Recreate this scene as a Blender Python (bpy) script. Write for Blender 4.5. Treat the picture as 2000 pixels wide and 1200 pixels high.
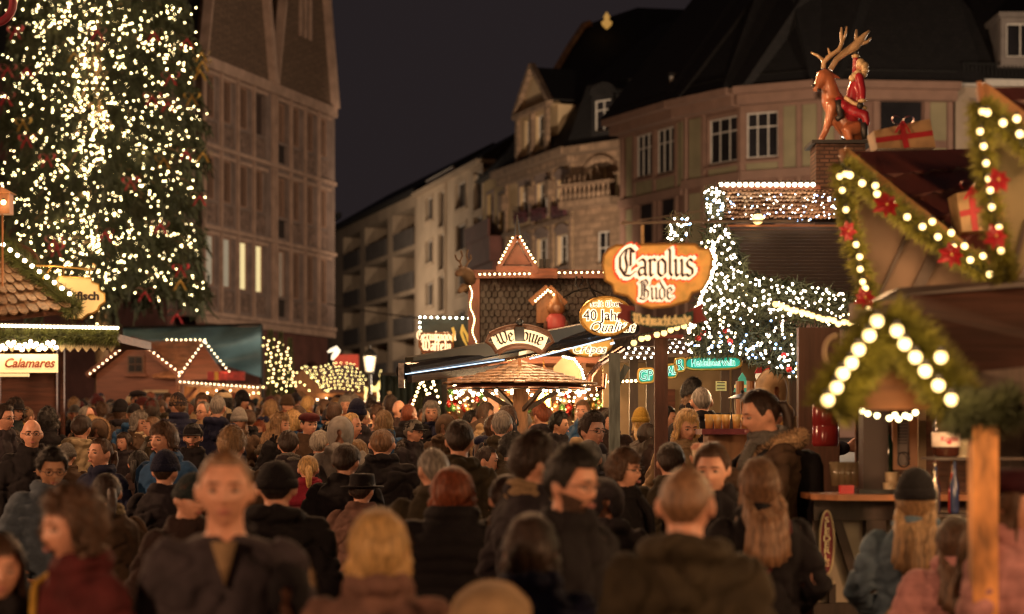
import bpy, math, random
import numpy as np
from mathutils import Matrix, Vector, noise
R = math.radians
PI = math.pi
for o in list(bpy.data.objects): bpy.data.objects.remove(o)
C = bpy.context.scene.collection
SC = bpy.context.scene
# ------------------------------------------------ camera (eye at 1.9 m, level, lens shifted up)
CAM_Z, HOR, FPX = 1.9, 850.0, 4000.0
cam = bpy.data.cameras.new('camera'); camo = bpy.data.objects.new('camera', cam); C.objects.link(camo)
camo.location = (0, 0, CAM_Z); camo.rotation_euler = (R(90), 0, 0)
cam.sensor_width = 36; cam.lens = 72; cam.shift_y = 0.125
cam.clip_start = 0.2; cam.clip_end = 2000
cam.dof.use_dof = True; cam.dof.focus_distance = 17.0; cam.dof.aperture_fstop = 1.95
SC.camera = camo
# ------------------------------------------------ night sky and exposure
w = bpy.data.worlds.new('World'); SC.world = w; w.use_nodes = True
bg = w.node_tree.nodes['Background']; bg.inputs[0].default_value = (0.0178, 0.0132, 0.0140, 1); bg.inputs[1].default_value = 1.0
SC.view_settings.view_transform = 'Standard'; SC.view_settings.look = 'None'
SC.view_settings.exposure = 0; SC.view_settings.gamma = 1
cy = SC.cycles
cy.use_denoising = True; cy.filter_width = 1.15; cy.sample_clamp_indirect = 2.0; cy.max_bounces = 5; cy.diffuse_bounces = 2
cy.glossy_bounces = 2; cy.transmission_bounces = 3; cy.transparent_max_bounces = 6; cy.caustics_reflective = False; cy.caustics_refractive = False
try: cy.use_light_tree = True
except Exception: pass

LAMPK = .5
def lamp(loc, power, col=(1, .62, .28), radius=.06):
    l = bpy.data.lights.new('lamp_light', 'POINT'); l.energy = power * LAMPK if power < 200 else power; l.color = col; l.shadow_soft_size = radius
    o = bpy.data.objects.new('lamp_light', l); C.objects.link(o); o.location = loc
    return o
def ground_z(d): return 0.022 * max(d, -30)
def P(x, y, d): return Vector(((x - 1000) / FPX * d, d, CAM_Z + (HOR - y) / FPX * d))
# unseen lamps added as fill and rim light for the crowd and house fronts
WARM = (1, .53, .25); SOFT = (1, .53, .27); FACADE = (1, .76, .52)
for loc, pw, rad, cl in [((1.5, -4, 4.6), 260, .3, SOFT), ((-6, .5, 3.4), 1700, .15, SOFT), ((5.2, 3.5, 3.1), 850, .25, WARM),
                ((-8.5, 13, 4.4), 1500, .2, SOFT), ((6.5, 9, 3.2), 420, .25, WARM), ((-13, 30, 8.5), 1500, .3, WARM), ((1, 16, 5.8), 520, .3, WARM),
                ((-2, 22, 7.2), 1250, .3, WARM), ((1, 32, 9.2), 1500, .3, WARM), ((-6, 42, 11.2), 1500, .3, WARM),
                ((-16, 44, 7), 1500, .5, FACADE), ((24, 52, 7), 14500, .5, FACADE), ((5.6, 62, 3.4), 7500, .4, FACADE), ((-13.4, 122, 10), 3000, .6, FACADE)]:
    if pw: lamp(loc, pw, cl, rad)

# unseen spot added low in the square to brighten the corner house
fl = bpy.data.lights.new('added_spot', 'SPOT'); fl.energy = 17000; fl.color = FACADE; fl.spot_size = R(62); fl.spot_blend = .6; fl.shadow_soft_size = .3
flo = bpy.data.objects.new('added_spot', fl); C.objects.link(flo); flo.location = (1.2, 78, 3.0); flo.rotation_euler = (Vector((-.8, 100, 13)) - Vector((1.2, 78, 3.0))).to_track_quat('-Z', 'Y').to_euler()
# ------------------------------------------------ materials
MATS = {}
def mat(name, col, rough=.75, var=.25, scale=6, bump=.15, metal=0, emit=None, est=0, stretch=(1, 1, 1), col2=None, detail=4, brick=None, sheen=0, coat=0, spec=.5):
    if name in MATS: return MATS[name]
    m = bpy.data.materials.new(name); m.use_nodes = True; nt = m.node_tree; b = nt.nodes['Principled BSDF']
    b.inputs['Roughness'].default_value = rough; b.inputs['Specular IOR Level'].default_value = spec; b.inputs['Metallic'].default_value = metal
    if sheen: b.inputs['Sheen Weight'].default_value = sheen
    if coat: b.inputs['Coat Weight'].default_value = coat
    c = Vector(col)
    tc = nt.nodes.new('ShaderNodeTexCoord'); mp = nt.nodes.new('ShaderNodeMapping'); mp.inputs['Scale'].default_value = stretch
    nt.links.new(tc.outputs['Object'], mp.inputs['Vector'])
    nz = nt.nodes.new('ShaderNodeTexNoise'); nz.inputs['Scale'].default_value = scale; nz.inputs['Detail'].default_value = detail
    nt.links.new(mp.outputs[0], nz.inputs['Vector'])
    rp = nt.nodes.new('ShaderNodeValToRGB')
    rp.color_ramp.elements[0].position = .32; rp.color_ramp.elements[1].position = .68
    c2 = Vector(col2) if col2 else c * (1 + var)
    rp.color_ramp.elements[0].color = (*(c * (1 - var)), 1); rp.color_ramp.elements[1].color = (*c2, 1)
    nt.links.new(nz.outputs[0], rp.inputs[0]); out = rp.outputs[0]; h = nz.outputs[0]
    if brick:
        bt = nt.nodes.new('ShaderNodeTexBrick'); bt.inputs['Scale'].default_value = 1
        bt.inputs['Brick Width'].default_value = brick[0]; bt.inputs['Row Height'].default_value = brick[1]
        bt.inputs['Mortar Size'].default_value = brick[2]; bt.inputs['Bias'].default_value = 0
        mp2 = nt.nodes.new('ShaderNodeMapping'); mp2.inputs['Rotation'].default_value = (R(90), 0, brick[4] if len(brick) > 4 else 0)
        nt.links.new(tc.outputs['Object'], mp2.inputs['Vector']); nt.links.new(mp2.outputs[0], bt.inputs['Vector'])
        nt.links.new(out, bt.inputs['Color1'])
        mx = nt.nodes.new('ShaderNodeMixRGB'); mx.blend_type = 'MULTIPLY'; mx.inputs[0].default_value = 1; mx.inputs[2].default_value = (.72, .72, .72, 1)
        nt.links.new(out, mx.inputs[1]); nt.links.new(mx.outputs[0], bt.inputs['Color2'])
        bt.inputs['Mortar'].default_value = (*[v * brick[3] for v in col], 1); out = bt.outputs[0]; h = bt.outputs[1]
    nt.links.new(out, b.inputs['Base Color'])
    if bump:
        bp = nt.nodes.new('ShaderNodeBump'); bp.inputs['Strength'].default_value = bump; bp.inputs['Distance'].default_value = .02
        if brick: bp.invert = True
        nt.links.new(h, bp.inputs['Height']); nt.links.new(bp.outputs[0], b.inputs['Normal'])
    if emit:
        b.inputs['Emission Color'].default_value = (*emit, 1); b.inputs['Emission Strength'].default_value = est
    MATS[name] = m
    return m
def glow(name, col, st, sample='NONE'):
    if name in MATS: return MATS[name]
    m = bpy.data.materials.new(name); m.use_nodes = True; nt = m.node_tree; b = nt.nodes['Principled BSDF']
    b.inputs['Base Color'].default_value = (.8, .8, .75, 1); b.inputs['Roughness'].default_value = .3
    b.inputs['Emission Color'].default_value = (*col, 1); b.inputs['Emission Strength'].default_value = st
    m.cycles.emission_sampling = sample
    MATS[name] = m
    return m
wood_red = mat('red_brown_wood', (.17, .055, .03), .6, .35, 3, .3, stretch=(1, 1, 8))
wood_dark = mat('dark_stained_wood', (.05, .03, .022), .6, .3, 3, .3, stretch=(6, 6, 1))
wood_warm = mat('varnished_pine_wood', (.3, .13, .05), .45, .3, 2.2, .25, stretch=(5, 5, .8))
wood_log = mat('dark_log_wood', (.12, .05, .028), .6, .35, 4, .35, stretch=(1, 1, 6))
iron = mat('black_wrought_iron', (.03, .028, .026), .4, .2, 20, .1, metal=.6)
brass = mat('gilded_metal', (.55, .33, .09), .32, .2, 12, .05, metal=.8)
shing = mat('weathered_wood_shingle', (.2, .12, .07), .5, .45, 9, .4, stretch=(2, 2, 1))
shing_dark = mat('dark_wall_shingle', (.07, .035, .025), .6, .55, 2.5, .4, brick=(.3, .2, .012, .2))
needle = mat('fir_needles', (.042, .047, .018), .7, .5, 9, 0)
needle_lit = mat('lit_garland_needles', (.06, .07, .016), .7, .5, 9, 0)  # lighter copy of the fir needles, bulb light painted into the colour
cream = mat('cream_render', (.42, .36, .24), .85, .12, 1.2, .1)
redcloth = mat('red_satin_ribbon', (.42, .02, .03), .4, .3, 9, .1)
black_m = mat('black_paint', (.02, .019, .019), .45, .2, 12, .05)
glassdark = mat('dark_window_glass', (.016, .014, .016), .3, .4, .6, 0, spec=.15)
stone_sand = mat('brown_sandstone', (.2, .14, .118), .85, .22, 1.6, .3)
stone_red = mat('red_sandstone', (.12, .045, .035), .85, .25, 1.4, .3)
B_WARM = glow('warm_bulb_glass', (1, .68, .30), 13)
B_WHITE = glow('white_bulb_glass', (1, .76, .45), 15)
B_TREE = glow('tree_bulb_glass', (1, .78, .38), 26)
B_BIG = glow('large_bulb_glass', (1, .66, .20), 2.3)
B_NET = glow('net_bulb_glass', (1, .8, .58), 14)
B_BLUE = glow('cool_bulb_glass', (.25, .5, 1), 14)
B_GREEN = glow('yellowgreen_bulb_glass', (1, .8, .28), 12)

# ------------------------------------------------ mesh builder
class MB:
    def __init__(s, M=None): s.v = []; s.f = []; s.m = []; s.M = M; s.mi = 0
    def add(s, vs, fs, mi=None):
        n = len(s.v)
        if s.M is not None: vs = [s.M @ Vector(v) for v in vs]
        s.v.extend([tuple(v) for v in vs]); s.f.extend([tuple(i + n for i in f) for f in fs])
        s.m.extend([s.mi if mi is None else mi] * len(fs)); return s
    def box(s, x0, x1, y0, y1, z0, z1, mi=None):
        return s.add([(x0, y0, z0), (x1, y0, z0), (x1, y1, z0), (x0, y1, z0), (x0, y0, z1), (x1, y0, z1), (x1, y1, z1), (x0, y1, z1)],
                     [(0, 1, 5, 4), (1, 2, 6, 5), (2, 3, 7, 6), (3, 0, 4, 7), (4, 5, 6, 7), (3, 2, 1, 0)], mi)
    def beam(s, a, b, wd, hd, up=(0, 0, 1), mi=None):
        a, b = Vector(a), Vector(b); d = (b - a).normalized(); up = Vector(up)
        if abs(d.dot(up)) > .97: up = Vector((0, 1, 0))
        sx = d.cross(up).normalized() * wd / 2; sy = sx.cross(d).normalized() * hd / 2
        vs = [p + i * sx + j * sy for p in (a, b) for i, j in ((-1, -1), (1, -1), (1, 1), (-1, 1))]
        return s.add(vs, [(0, 1, 2, 3), (7, 6, 5, 4), (0, 4, 5, 1), (1, 5, 6, 2), (2, 6, 7, 3), (3, 7, 4, 0)], mi)
    def tube(s, pts, r, n=8, mi=None, closed=False, cap=True):
        pts = [Vector(p) for p in pts]; k = len(pts); vs = []; fs = []
        rs = r if isinstance(r, (list, tuple)) else [r] * k
        ref = Vector((0, 0, 1)); prev = None
        for i, p in enumerate(pts):
            if closed: d = pts[(i + 1) % k] - pts[i - 1]
            else: d = pts[min(i + 1, k - 1)] - pts[max(i - 1, 0)]
            d.normalize()
            if prev is None:
                u = d.cross(ref if abs(d.z) < .95 else Vector((0, 1, 0))).normalized()
            else:
                u = prev - d * prev.dot(d); u.normalize()
            prev = u; q = d.cross(u)
            for j in range(n):
                a = 2 * PI * j / n; vs.append(p + (u * math.cos(a) + q * math.sin(a)) * rs[i])
        for i in range(k if closed else k - 1):
            for j in range(n):
                a, b = i * n + j, i * n + (j + 1) % n; c, d2 = ((i + 1) % k) * n + (j + 1) % n, ((i + 1) % k) * n + j
                fs.append((a, b, c, d2))
        if cap and not closed: fs.append(tuple(range(n))[::-1]); fs.append(tuple((k - 1) * n + j for j in range(n)))
        return s.add(vs, fs, mi)
    def lathe(s, prof, n=24, c=(0, 0, 0), sx=1, sy=1, mi=None, wob=None):
        vs = []; fs = []; c = Vector(c)
        for i, (r, z) in enumerate(prof):
            for j in range(n):
                a = 2 * PI * j / n; rr = r * (wob(i, a) if wob else 1)
                vs.append(c + Vector((rr * math.cos(a) * sx, rr * math.sin(a) * sy, z)))
        for i in range(len(prof) - 1):
            for j in range(n): fs.append((i * n + j, i * n + (j + 1) % n, (i + 1) * n + (j + 1) % n, (i + 1) * n + j))
        fs.append(tuple(range(n))[::-1]); fs.append(tuple((len(prof) - 1) * n + j for j in range(n)))
        return s.add(vs, fs, mi)
    def ball(s, c, r, n=10, m=7, mi=None, sc=(1, 1, 1)):
        prof = [(max(1e-4, r * math.sin(PI * i / m)), -r * math.cos(PI * i / m) * sc[2]) for i in range(m + 1)]
        return s.lathe(prof, n, c, sc[0], sc[1], mi)
    def prism(s, poly, ax, depth, mi=None):
        """poly: list of 3-D points; extruded along vector ax*depth"""
        k = len(poly); e = Vector(ax) * depth; a = [Vector(p) for p in poly]
        return s.add(a + [p + e for p in a], [tuple(range(k))[::-1], tuple(range(k, 2 * k))] + [(i, (i + 1) % k, k + (i + 1) % k, k + i) for i in range(k)], mi)
    def build(s, name, mats, parent=None, loc=None, smooth=False):
        me = bpy.data.meshes.new(name)
        if not isinstance(mats, (list, tuple)): mats = [mats]
        base = Vector(loc) if loc is not None else (parent.matrix_world.translation.copy() if parent is not None and parent.get('_w') else Vector((0, 0, 0)))
        if parent is not None and loc is None: base = Vector(parent.get('_b', (0, 0, 0)))
        v = np.array(s.v, dtype=np.float32).reshape(-1, 3) - np.array(base, dtype=np.float32)
        me.from_pydata(v.tolist(), [], s.f)
        for m in mats: me.materials.append(m)
        if len(mats) > 1: me.polygons.foreach_set('material_index', s.m)
        if smooth: me.polygons.foreach_set('use_smooth', [True] * len(s.f))
        me.update()
        o = bpy.data.objects.new(name, me); C.objects.link(o)
        if parent is not None:
            o.parent = parent
            if loc is not None: o.location = base - Vector(parent.get('_b', (0, 0, 0)))
            o['_b'] = tuple(base)
        else: o.location = base; o['_b'] = tuple(base)
        return o
def tag(o, label=None, cat=None, group=None, kind=None):
    if label: o['label'] = label
    if cat: o['category'] = cat
    if group: o['group'] = group
    if kind: o['kind'] = kind
    return o
def thing(name, loc, label, cat, group=None):
    o = bpy.data.objects.new(name, None); C.objects.link(o); o.location = loc; o['_b'] = tuple(loc)
    o.empty_display_size = .2
    return tag(o, label, cat, group)
_bulbs = {}
def bulb_mesh(r, m, socket=True):
    k = (round(r, 4), m.name, socket)
    if k not in _bulbs:
        b = MB(); b.ball((0, 0, 0), r, 10, 7, 0)
        if socket: b.lathe([(r * .55, r * .8), (r * .55, r * 1.7)], 8, mi=1)
        ob = b.build('light_bulb', [m, black_m], smooth=True); me = ob.data; bpy.data.objects.remove(ob); _bulbs[k] = me
    return _bulbs[k]
def bulbs(parent, pts, r, m, socket=True):
    me = bulb_mesh(r, m, socket); b = Vector(parent['_b'])
    for p in pts[:100]:
        o = bpy.data.objects.new('light_bulb', me); C.objects.link(o); o.parent = parent; o.location = Vector(p) - b
    if len(pts) > 100:
        mb = MB()
        for p in pts[100:]: mb.ball(p, r, 8, 6)
        tag(mb.build('small_bulbs', m, parent, smooth=True), kind='stuff')
def light_string(label, pts, r=.02, m=None, group='strings of bulbs along the stall roofs', wire=True, lamps=0, power=6, col=(1, .62, .28), off=(0, -.12, -.05), loc=None):
    """pts: bulb positions; a cable just above them; real lamps beside some bulbs"""
    pts = [Vector(p) for p in pts]
    root = thing('light_string', pts[0], label, 'string lights', group)
    if wire: MB().tube([p + Vector((0, 0, r * 1.4)) for p in pts], .006, 5).build('cable', black_m, root)
    bulbs(root, pts, r, m or B_WARM)
    if lamps:
        for i in range(lamps):
            p = pts[int((i + .5) / lamps * len(pts))]
            lamp(p + Vector(off), power * .45, col, .05)
    return root
def lerp(a, b, n): a, b = Vector(a), Vector(b); return [a + (b - a) * i / (n - 1) for i in range(n)]
def needles_mb(path, rad, n, ln=.06, wd=.006, rng=None, mb=None, sag=0.0):
    rng = rng or random.Random(5); mb = mb or MB(); path = [Vector(p) for p in path]; k = len(path) - 1
    for _ in range(n):
        t = rng.random() * k; i = min(int(t), k - 1); p = path[i].lerp(path[i + 1], t - i); ax = (path[i + 1] - path[i]).normalized()
        q = Vector((rng.gauss(0, 1), rng.gauss(0, 1), rng.gauss(0, 1))); q = (q - ax * q.dot(ax)).normalized()
        r0 = rad * rng.random() ** .5 * .7
        d = (q + ax * rng.uniform(-.8, .8) + Vector((0, 0, -sag))).normalized() * ln * rng.uniform(.6, 1.4)
        a = p + q * r0; sd = d.cross(Vector((rng.random(), rng.random(), rng.random()))).normalized() * wd
        mb.add([a - sd, a + sd, a + d], [(0, 1, 2)])
    return mb
def bow(p, s, label, cat='bow', group=None, m=None, rz=0):
    """ribbon bow: two loops, a knot and two tails"""
    root = thing('ribbon_bow', p, label, cat, group)
    M_ = Matrix.Translation(p) @ Matrix.Rotation(rz, 4, 'Z') @ Matrix.Scale(s, 4)
    for sg in (-1, 1):
        b = MB(M_); n = 12; vs = []; fs = []
        for i in range(n + 1):
            a = 2 * PI * i / n; x = sg * (.27 - .27 * math.cos(a)); z = .2 * math.sin(a) + .22 * (x * sg); w_ = .06 + .12 * abs(x)
            vs += [(x, -w_, z), (x, w_, z + .05)]
        for i in range(n): fs.append((2 * i, 2 * i + 1, 2 * i + 3, 2 * i + 2))
        b.add(vs, fs).build('loop', m or redcloth, root, smooth=True)
        b = MB(M_); b.prism([(0, -.03, 0), (sg * .1, -.03, -.02), (sg * .30, -.06, -.30), (sg * .42, -.02, -.55), (sg * .26, -.05, -.5), (sg * .18, -.06, -.3)], (0, 1, 0), .03).build('tail', m or redcloth, root)
    MB(M_).ball((0, 0, 0), .09, 8, 6).build('knot', m or redcloth, root, smooth=True)
    return root
def poinsettia(p, s, label, group=None, rz=0):
    root = thing('poinsettia', p, label, 'flower', group); M_ = Matrix.Translation(p) @ Matrix.Rotation(rz, 4, 'Z') @ Matrix.Scale(s, 4); b = MB(M_); rg = random.Random(int(s * 1e4))
    for ring, (L, n, y) in enumerate(((.5, 7, .05), (.36, 6, -.02), (.2, 5, -.08))):
        for k in range(n):
            a = 2 * PI * (k + .5 * ring + rg.uniform(-.15, .15)) / n; d = Vector((math.cos(a), -.25, math.sin(a))); q = Vector((-math.sin(a), 0, math.cos(a))); l_ = L * rg.uniform(.8, 1.2)
            o = Vector((0, y, 0)); w_ = l_ * .3
            b.add([o, o + d * l_ * .45 + q * w_ + Vector((0, -.03, 0)), o + d * l_ + Vector((0, .05, -.05)), o + d * l_ * .45 - q * w_, o + d * l_ * .45 + Vector((0, .04, 0))], [(0, 1, 4), (1, 2, 4), (2, 3, 4), (3, 0, 4)])
    b.build('petals', redcloth, root); MB(M_).ball((0, -.14, 0), .05, 8, 6).build('flower_centre', goldc, root)
    return root
goldc = mat('gold_flower_centre', (.5, .35, .08), .5, .2, 9, 0)
def curve_text(txt, size, m, shear=0, offset=0, ext=.004, spacing=1.0, name='lettering'):
    cu = bpy.data.curves.new(name, 'FONT'); cu.body = txt; cu.size = size; cu.shear = shear; cu.offset = offset; cu.extrude = ext
    cu.align_x = 'CENTER'; cu.align_y = 'CENTER'; cu.space_character = spacing; cu.resolution_u = 3
    o = bpy.data.objects.new(name, cu); C.objects.link(o); bpy.context.view_layer.update()
    me = bpy.data.meshes.new_from_object(o.evaluated_get(bpy.context.evaluated_depsgraph_get())); bpy.data.objects.remove(o)
    me.materials.clear(); me.materials.append(m)
    return me
def put_text(txt, size, m, parent, loc, shear=0, offset=0, rz=0, ry=0, sx=1, spacing=1.0, ext=.004):
    me = curve_text(txt, size, m, shear, offset, ext, spacing)
    o = bpy.data.objects.new('lettering', me); C.objects.link(o); o.parent = parent
    o.location = Vector(loc) - Vector(parent['_b']); o.rotation_euler = (R(90), ry, rz); o.scale = (sx, 1, 1)
    return o
# blackletter: strokes for a broad nib; x, y in letter units (x-height 1)
def _v(x, y0, y1): return [(x - .07, y1 - .12), (x, y1 - .02), (x + .02, y1 - .18), (x + .02, y0 + .18), (x + .08, y0 + .02), (x + .2, y0 + .14)]
GOTH = {
 'e': (.62, [[(.12, .85), (.12, .2), (.3, .02), (.55, .22)], [(.12, .85), (.32, 1.), (.5, .72), (.14, .46)]]),
 'l': (.34, [[(.1, 1.55), (.16, 1.45), (.16, .2), (.3, .05)]]),
 'c': (.55, [[(.12, .85), (.12, .2), (.3, .02), (.5, .18)], [(.12, .85), (.32, 1.), (.48, .86)]]),
 'o': (.62, [[(.12, .85), (.12, .2), (.3, .02)], [(.12, .85), (.32, 1.), (.52, .8), (.52, .2), (.3, .02)]]),
 'm': (1.0, [_v(.14, 0, 1), _v(.48, 0, 1), _v(.82, 0, 1)]),
 'n': (.66, [_v(.14, 0, 1), _v(.48, 0, 1)]), 'u': (.66, [_v(.14, 0, 1), _v(.48, 0, 1)]),
 'i': (.34, [_v(.14, 0, 1), [(.12, 1.3), (.2, 1.38)]]),
 'r': (.5, [_v(.14, 0, 1), [(.2, .88), (.36, 1.), (.48, .86)]]),
 'a': (.62, [[(.14, .85), (.34, 1.), (.5, .84), (.5, .15), (.6, .05)], [(.5, .5), (.22, .5), (.12, .3), (.2, .05), (.48, .2)]]),
 's': (.52, [[(.46, .84), (.3, 1.), (.12, .8), (.16, .6), (.44, .42), (.44, .16), (.26, .02), (.08, .16)]]),
 'f': (.42, [[(.42, 1.42), (.26, 1.52), (.14, 1.3), (.14, 0)], [(.0, .95), (.36, .95)]]),
 't': (.4, [[(.14, 1.3), (.14, .2), (.32, .04)], [(.0, .95), (.34, .95)]]),
 'd': (.62, [[(.12, .8), (.12, .2), (.3, .02), (.5, .2), (.5, .8), (.12, 1.4)], [(.12, .8), (.3, .98)]]),
 'b': (.62, [[(.12, 1.5), (.12, .2), (.3, .02), (.52, .2), (.52, .8), (.3, 1.), (.14, .85)]]),
 'h': (.64, [[(.12, 1.5), (.12, .0)], [(.14, .85), (.34, 1.), (.52, .8), (.52, .1), (.42, -.15)]]),
 'k': (.6, [[(.12, 1.5), (.12, .0)], [(.14, .55), (.44, 1.), (.5, .8), (.2, .5), (.46, .1), (.56, .05)]]),
 'g': (.62, [[(.12, .85), (.12, .3), (.3, .12), (.5, .3)], [(.12, .85), (.32, 1.), (.5, .84), (.5, -.2), (.3, -.4), (.1, -.28)]]),
 'C': (1.05, [[(.95, 1.35), (.7, 1.6), (.4, 1.5), (.12, 1.1), (.12, .5), (.4, .08), (.7, .05), (1., .3)], [(.5, 1.45), (.42, 1.1), (.52, .6), (.44, .2)], [(.72, 1.5), (.72, .6)]]),
 'B': (.95, [[(.08, 1.3), (.3, 1.5), (.3, .3), (.1, .1)], [(.3, 1.45), (.62, 1.6), (.8, 1.3), (.5, .9), (.82, .65), (.8, .25), (.5, .02), (.1, .12)], [(.5, 1.4), (.5, .2)]]),
 'W': (1.3, [[(.08, 1.2), (.16, 1.5), (.3, 1.4), (.3, .3), (.5, .05)], [(.55, 1.5), (.68, 1.35), (.68, .3), (.5, .05)], [(.68, .25), (.9, .02), (1.16, .3), (1.16, 1.2), (.92, 1.55)], [(.08, .55), (.3, .75)]]),
 'G': (1.0, [[(.9, 1.35), (.66, 1.6), (.36, 1.5), (.12, 1.1), (.12, .5), (.4, .08), (.7, .05), (.9, .3), (.9, .8), (.6, .8)], [(.5, 1.4), (.5, .3)]]),
 'H': (1.0, [[(.1, 1.4), (.3, 1.5), (.26, .2), (.1, 0)], [(.26, .8), (.6, .98), (.82, .8), (.82, .2), (.6, -.1)]]),
 'ö': (.62, [[(.12, .85), (.12, .2), (.3, .02)], [(.12, .85), (.32, 1.), (.52, .8), (.52, .2), (.3, .02)], [(.15, 1.3), (.2, 1.36)], [(.42, 1.3), (.47, 1.36)]]),
 ' ': (.45, [])}
def gothic(mb, txt, height, frame, width=.2, nib=.09, thick=.004, centre=True, arc=None, mi=None):
    """frame(x, y, t) -> 3-D point; height = x-height; strokes drawn with a slanted nib"""
    tot = sum(GOTH[c][0] for c in txt) * height; x0 = -tot / 2 if centre else 0
    nx, ny = width / 2 * math.cos(R(40)), width / 2 * math.sin(R(40))
    for ch in txt:
        wd, st = GOTH[ch]
        for s in st:
            for (ax, ay), (bx, by) in zip(s, s[1:]):
                L = math.hypot(bx - ax, by - ay) or 1; px, py = -(by - ay) / L * nib / 2, (bx - ax) / L * nib / 2
                ring = [(ax - nx - px, ay - ny - py), (ax + nx - px, ay + ny - py), (ax + nx + px, ay + ny + py), (bx + nx + px, by + ny + py), (bx - nx + px, by - ny + py), (bx - nx - px, by - ny - py)]
                # convex hull of both nib footprints
                pts = [(ax + i * nx + j * px, ay + i * ny + j * py) for i in (-1, 1) for j in (-1, 1)] + [(bx + i * nx + j * px, by + i * ny + j * py) for i in (-1, 1) for j in (-1, 1)]
                pts = sorted(set(pts)); lo = []; up = []
                for p in pts:
                    while len(lo) > 1 and (lo[-1][0] - lo[-2][0]) * (p[1] - lo[-2][1]) - (lo[-1][1] - lo[-2][1]) * (p[0] - lo[-2][0]) <= 0: lo.pop()
                    lo.append(p)
                for p in reversed(pts):
                    while len(up) > 1 and (up[-1][0] - up[-2][0]) * (p[1] - up[-2][1]) - (up[-1][1] - up[-2][1]) * (p[0] - up[-2][0]) <= 0: up.pop()
                    up.append(p)
                h = lo[:-1] + up[:-1]; k = len(h); J = thick * random.uniform(.9, 1.1)
                vs = [frame(x0 + x * height, y * height, 0) for x, y in h] + [frame(x0 + x * height, y * height, J) for x, y in h]
                mb.add(vs, [tuple(range(k))[::-1], tuple(range(k, 2 * k))] + [(i, (i + 1) % k, k + (i + 1) % k, k + i) for i in range(k)], mi)
        x0 += wd * height
    return mb
# ------------------------------------------------ people
HEADC = Vector((0, -.015, 1.632))
NECK = Vector((0, .005, 1.53))
def head_pt(a, b, c):
    """unit direction -> point on the head, face towards -Y, centre at the origin"""
    x, y, z = .076 * a, .097 * b, .118 * c
    if c < 0:
        t = -c; x *= 1 - .34 * t ** 1.6
        if b > 0: y *= 1 - .45 * t
        else: y *= 1 - .06 * t
    else: x *= 1 + .03 * c
    if b < 0:
        f = -b; G = math.exp
        y *= .93
        nz = 0
        if -.052 < z < .016: nz = (.016 - z) / .052 if z > -.036 else max(0, 1 - (-.036 - z) / .014)
        y -= .025 * nz * G(-(x / (.009 + .006 * nz)) ** 2) * f
        y += .011 * G(-((abs(x) - .031) / .016) ** 2 - ((z - .002) / .012) ** 2)
        y -= .005 * G(-((abs(x) - .03) / .025) ** 2 - ((z - .024) / .008) ** 2)
        y -= .008 * G(-(x / .022) ** 2 - ((z + .066) / .011) ** 2)
        y += .004 * G(-(x / .022) ** 2 - ((z + .067) / .003) ** 2)
        y -= .012 * G(-(x / .02) ** 2 - ((z + .104) / .015) ** 2)
        y -= .005 * G(-((abs(x) - .042) / .018) ** 2 - ((z + .03) / .02) ** 2)
    return Vector((x, y, z))
def head_mb(mb, H, nu=44, nv=34):
    vs = []; fs = []
    for i in range(nv + 1):
        th = PI * i / nv
        for j in range(nu):
            ph = 2 * PI * j / nu; vs.append(H @ head_pt(math.sin(th) * math.sin(ph), -math.sin(th) * math.cos(ph), math.cos(th)))
    for i in range(nv):
        for j in range(nu): fs.append((i * nu + j, i * nu + (j + 1) % nu, (i + 1) * nu + (j + 1) % nu, (i + 1) * nu + j))
    mb.add(vs, fs)
    for sg in (-1, 1):
        E = H @ Matrix.Translation((sg * .079, .012, -.008)) @ Matrix.Rotation(sg * R(-18), 4, 'Z') @ Matrix.Diagonal((.35, .62, 1, 1))
        e = MB(E); e.ball((0, 0, 0), .034, 12, 8); mb.add(e.v, e.f)
def capsule(mb, pts, rs, n=12):
    pts = [Vector(p) for p in pts]
    d0 = (pts[0] - pts[1]).normalized(); d1 = (pts[-1] - pts[-2]).normalized()
    P0 = [pts[0] + d0 * rs[0] * q for q in (.95, .7)] ; P1 = [pts[-1] + d1 * rs[-1] * q for q in (.7, .95)]
    mb.tube(P0 + pts + P1, [rs[0] * .3, rs[0] * .72] + list(rs) + [rs[-1] * .72, rs[-1] * .3], n)
def loft(mb, rings, n=28):
    vs = []; fs = []
    for (z, rx, ry, oy) in rings:
        for j in range(n):
            a = 2 * PI * j / n; c, s_ = math.cos(a), math.sin(a)
            vs.append((rx * math.copysign(abs(c) ** .85, c), oy + ry * math.copysign(abs(s_) ** .9, s_), z))
    for i in range(len(rings) - 1):
        for j in range(n): fs.append((i * n + j, i * n + (j + 1) % n, (i + 1) * n + (j + 1) % n, (i + 1) * n + j))
    fs.append(tuple(range(n))[::-1]); fs.append(tuple((len(rings) - 1) * n + j for j in range(n)))
    mb.add(vs, fs)
def remeshed(mb, vox, smooth=2):
    me = bpy.data.meshes.new('t'); me.from_pydata([tuple(v) for v in mb.v], [], mb.f); me.update()
    o = bpy.data.objects.new('t', me); C.objects.link(o)
    md = o.modifiers.new('r', 'REMESH'); md.mode = 'VOXEL'; md.voxel_size = vox; md.use_smooth_shade = True
    s = o.modifiers.new('s', 'SMOOTH'); s.factor = .5; s.iterations = smooth
    dg = bpy.context.evaluated_depsgraph_get(); bpy.context.view_layer.update()
    out = bpy.data.meshes.new_from_object(o.evaluated_get(dg)); bpy.data.objects.remove(o)
    out.materials.clear(); out.materials.append(black_m); out.polygons.foreach_set('use_smooth', [True] * len(out.polygons))
    return out
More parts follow.
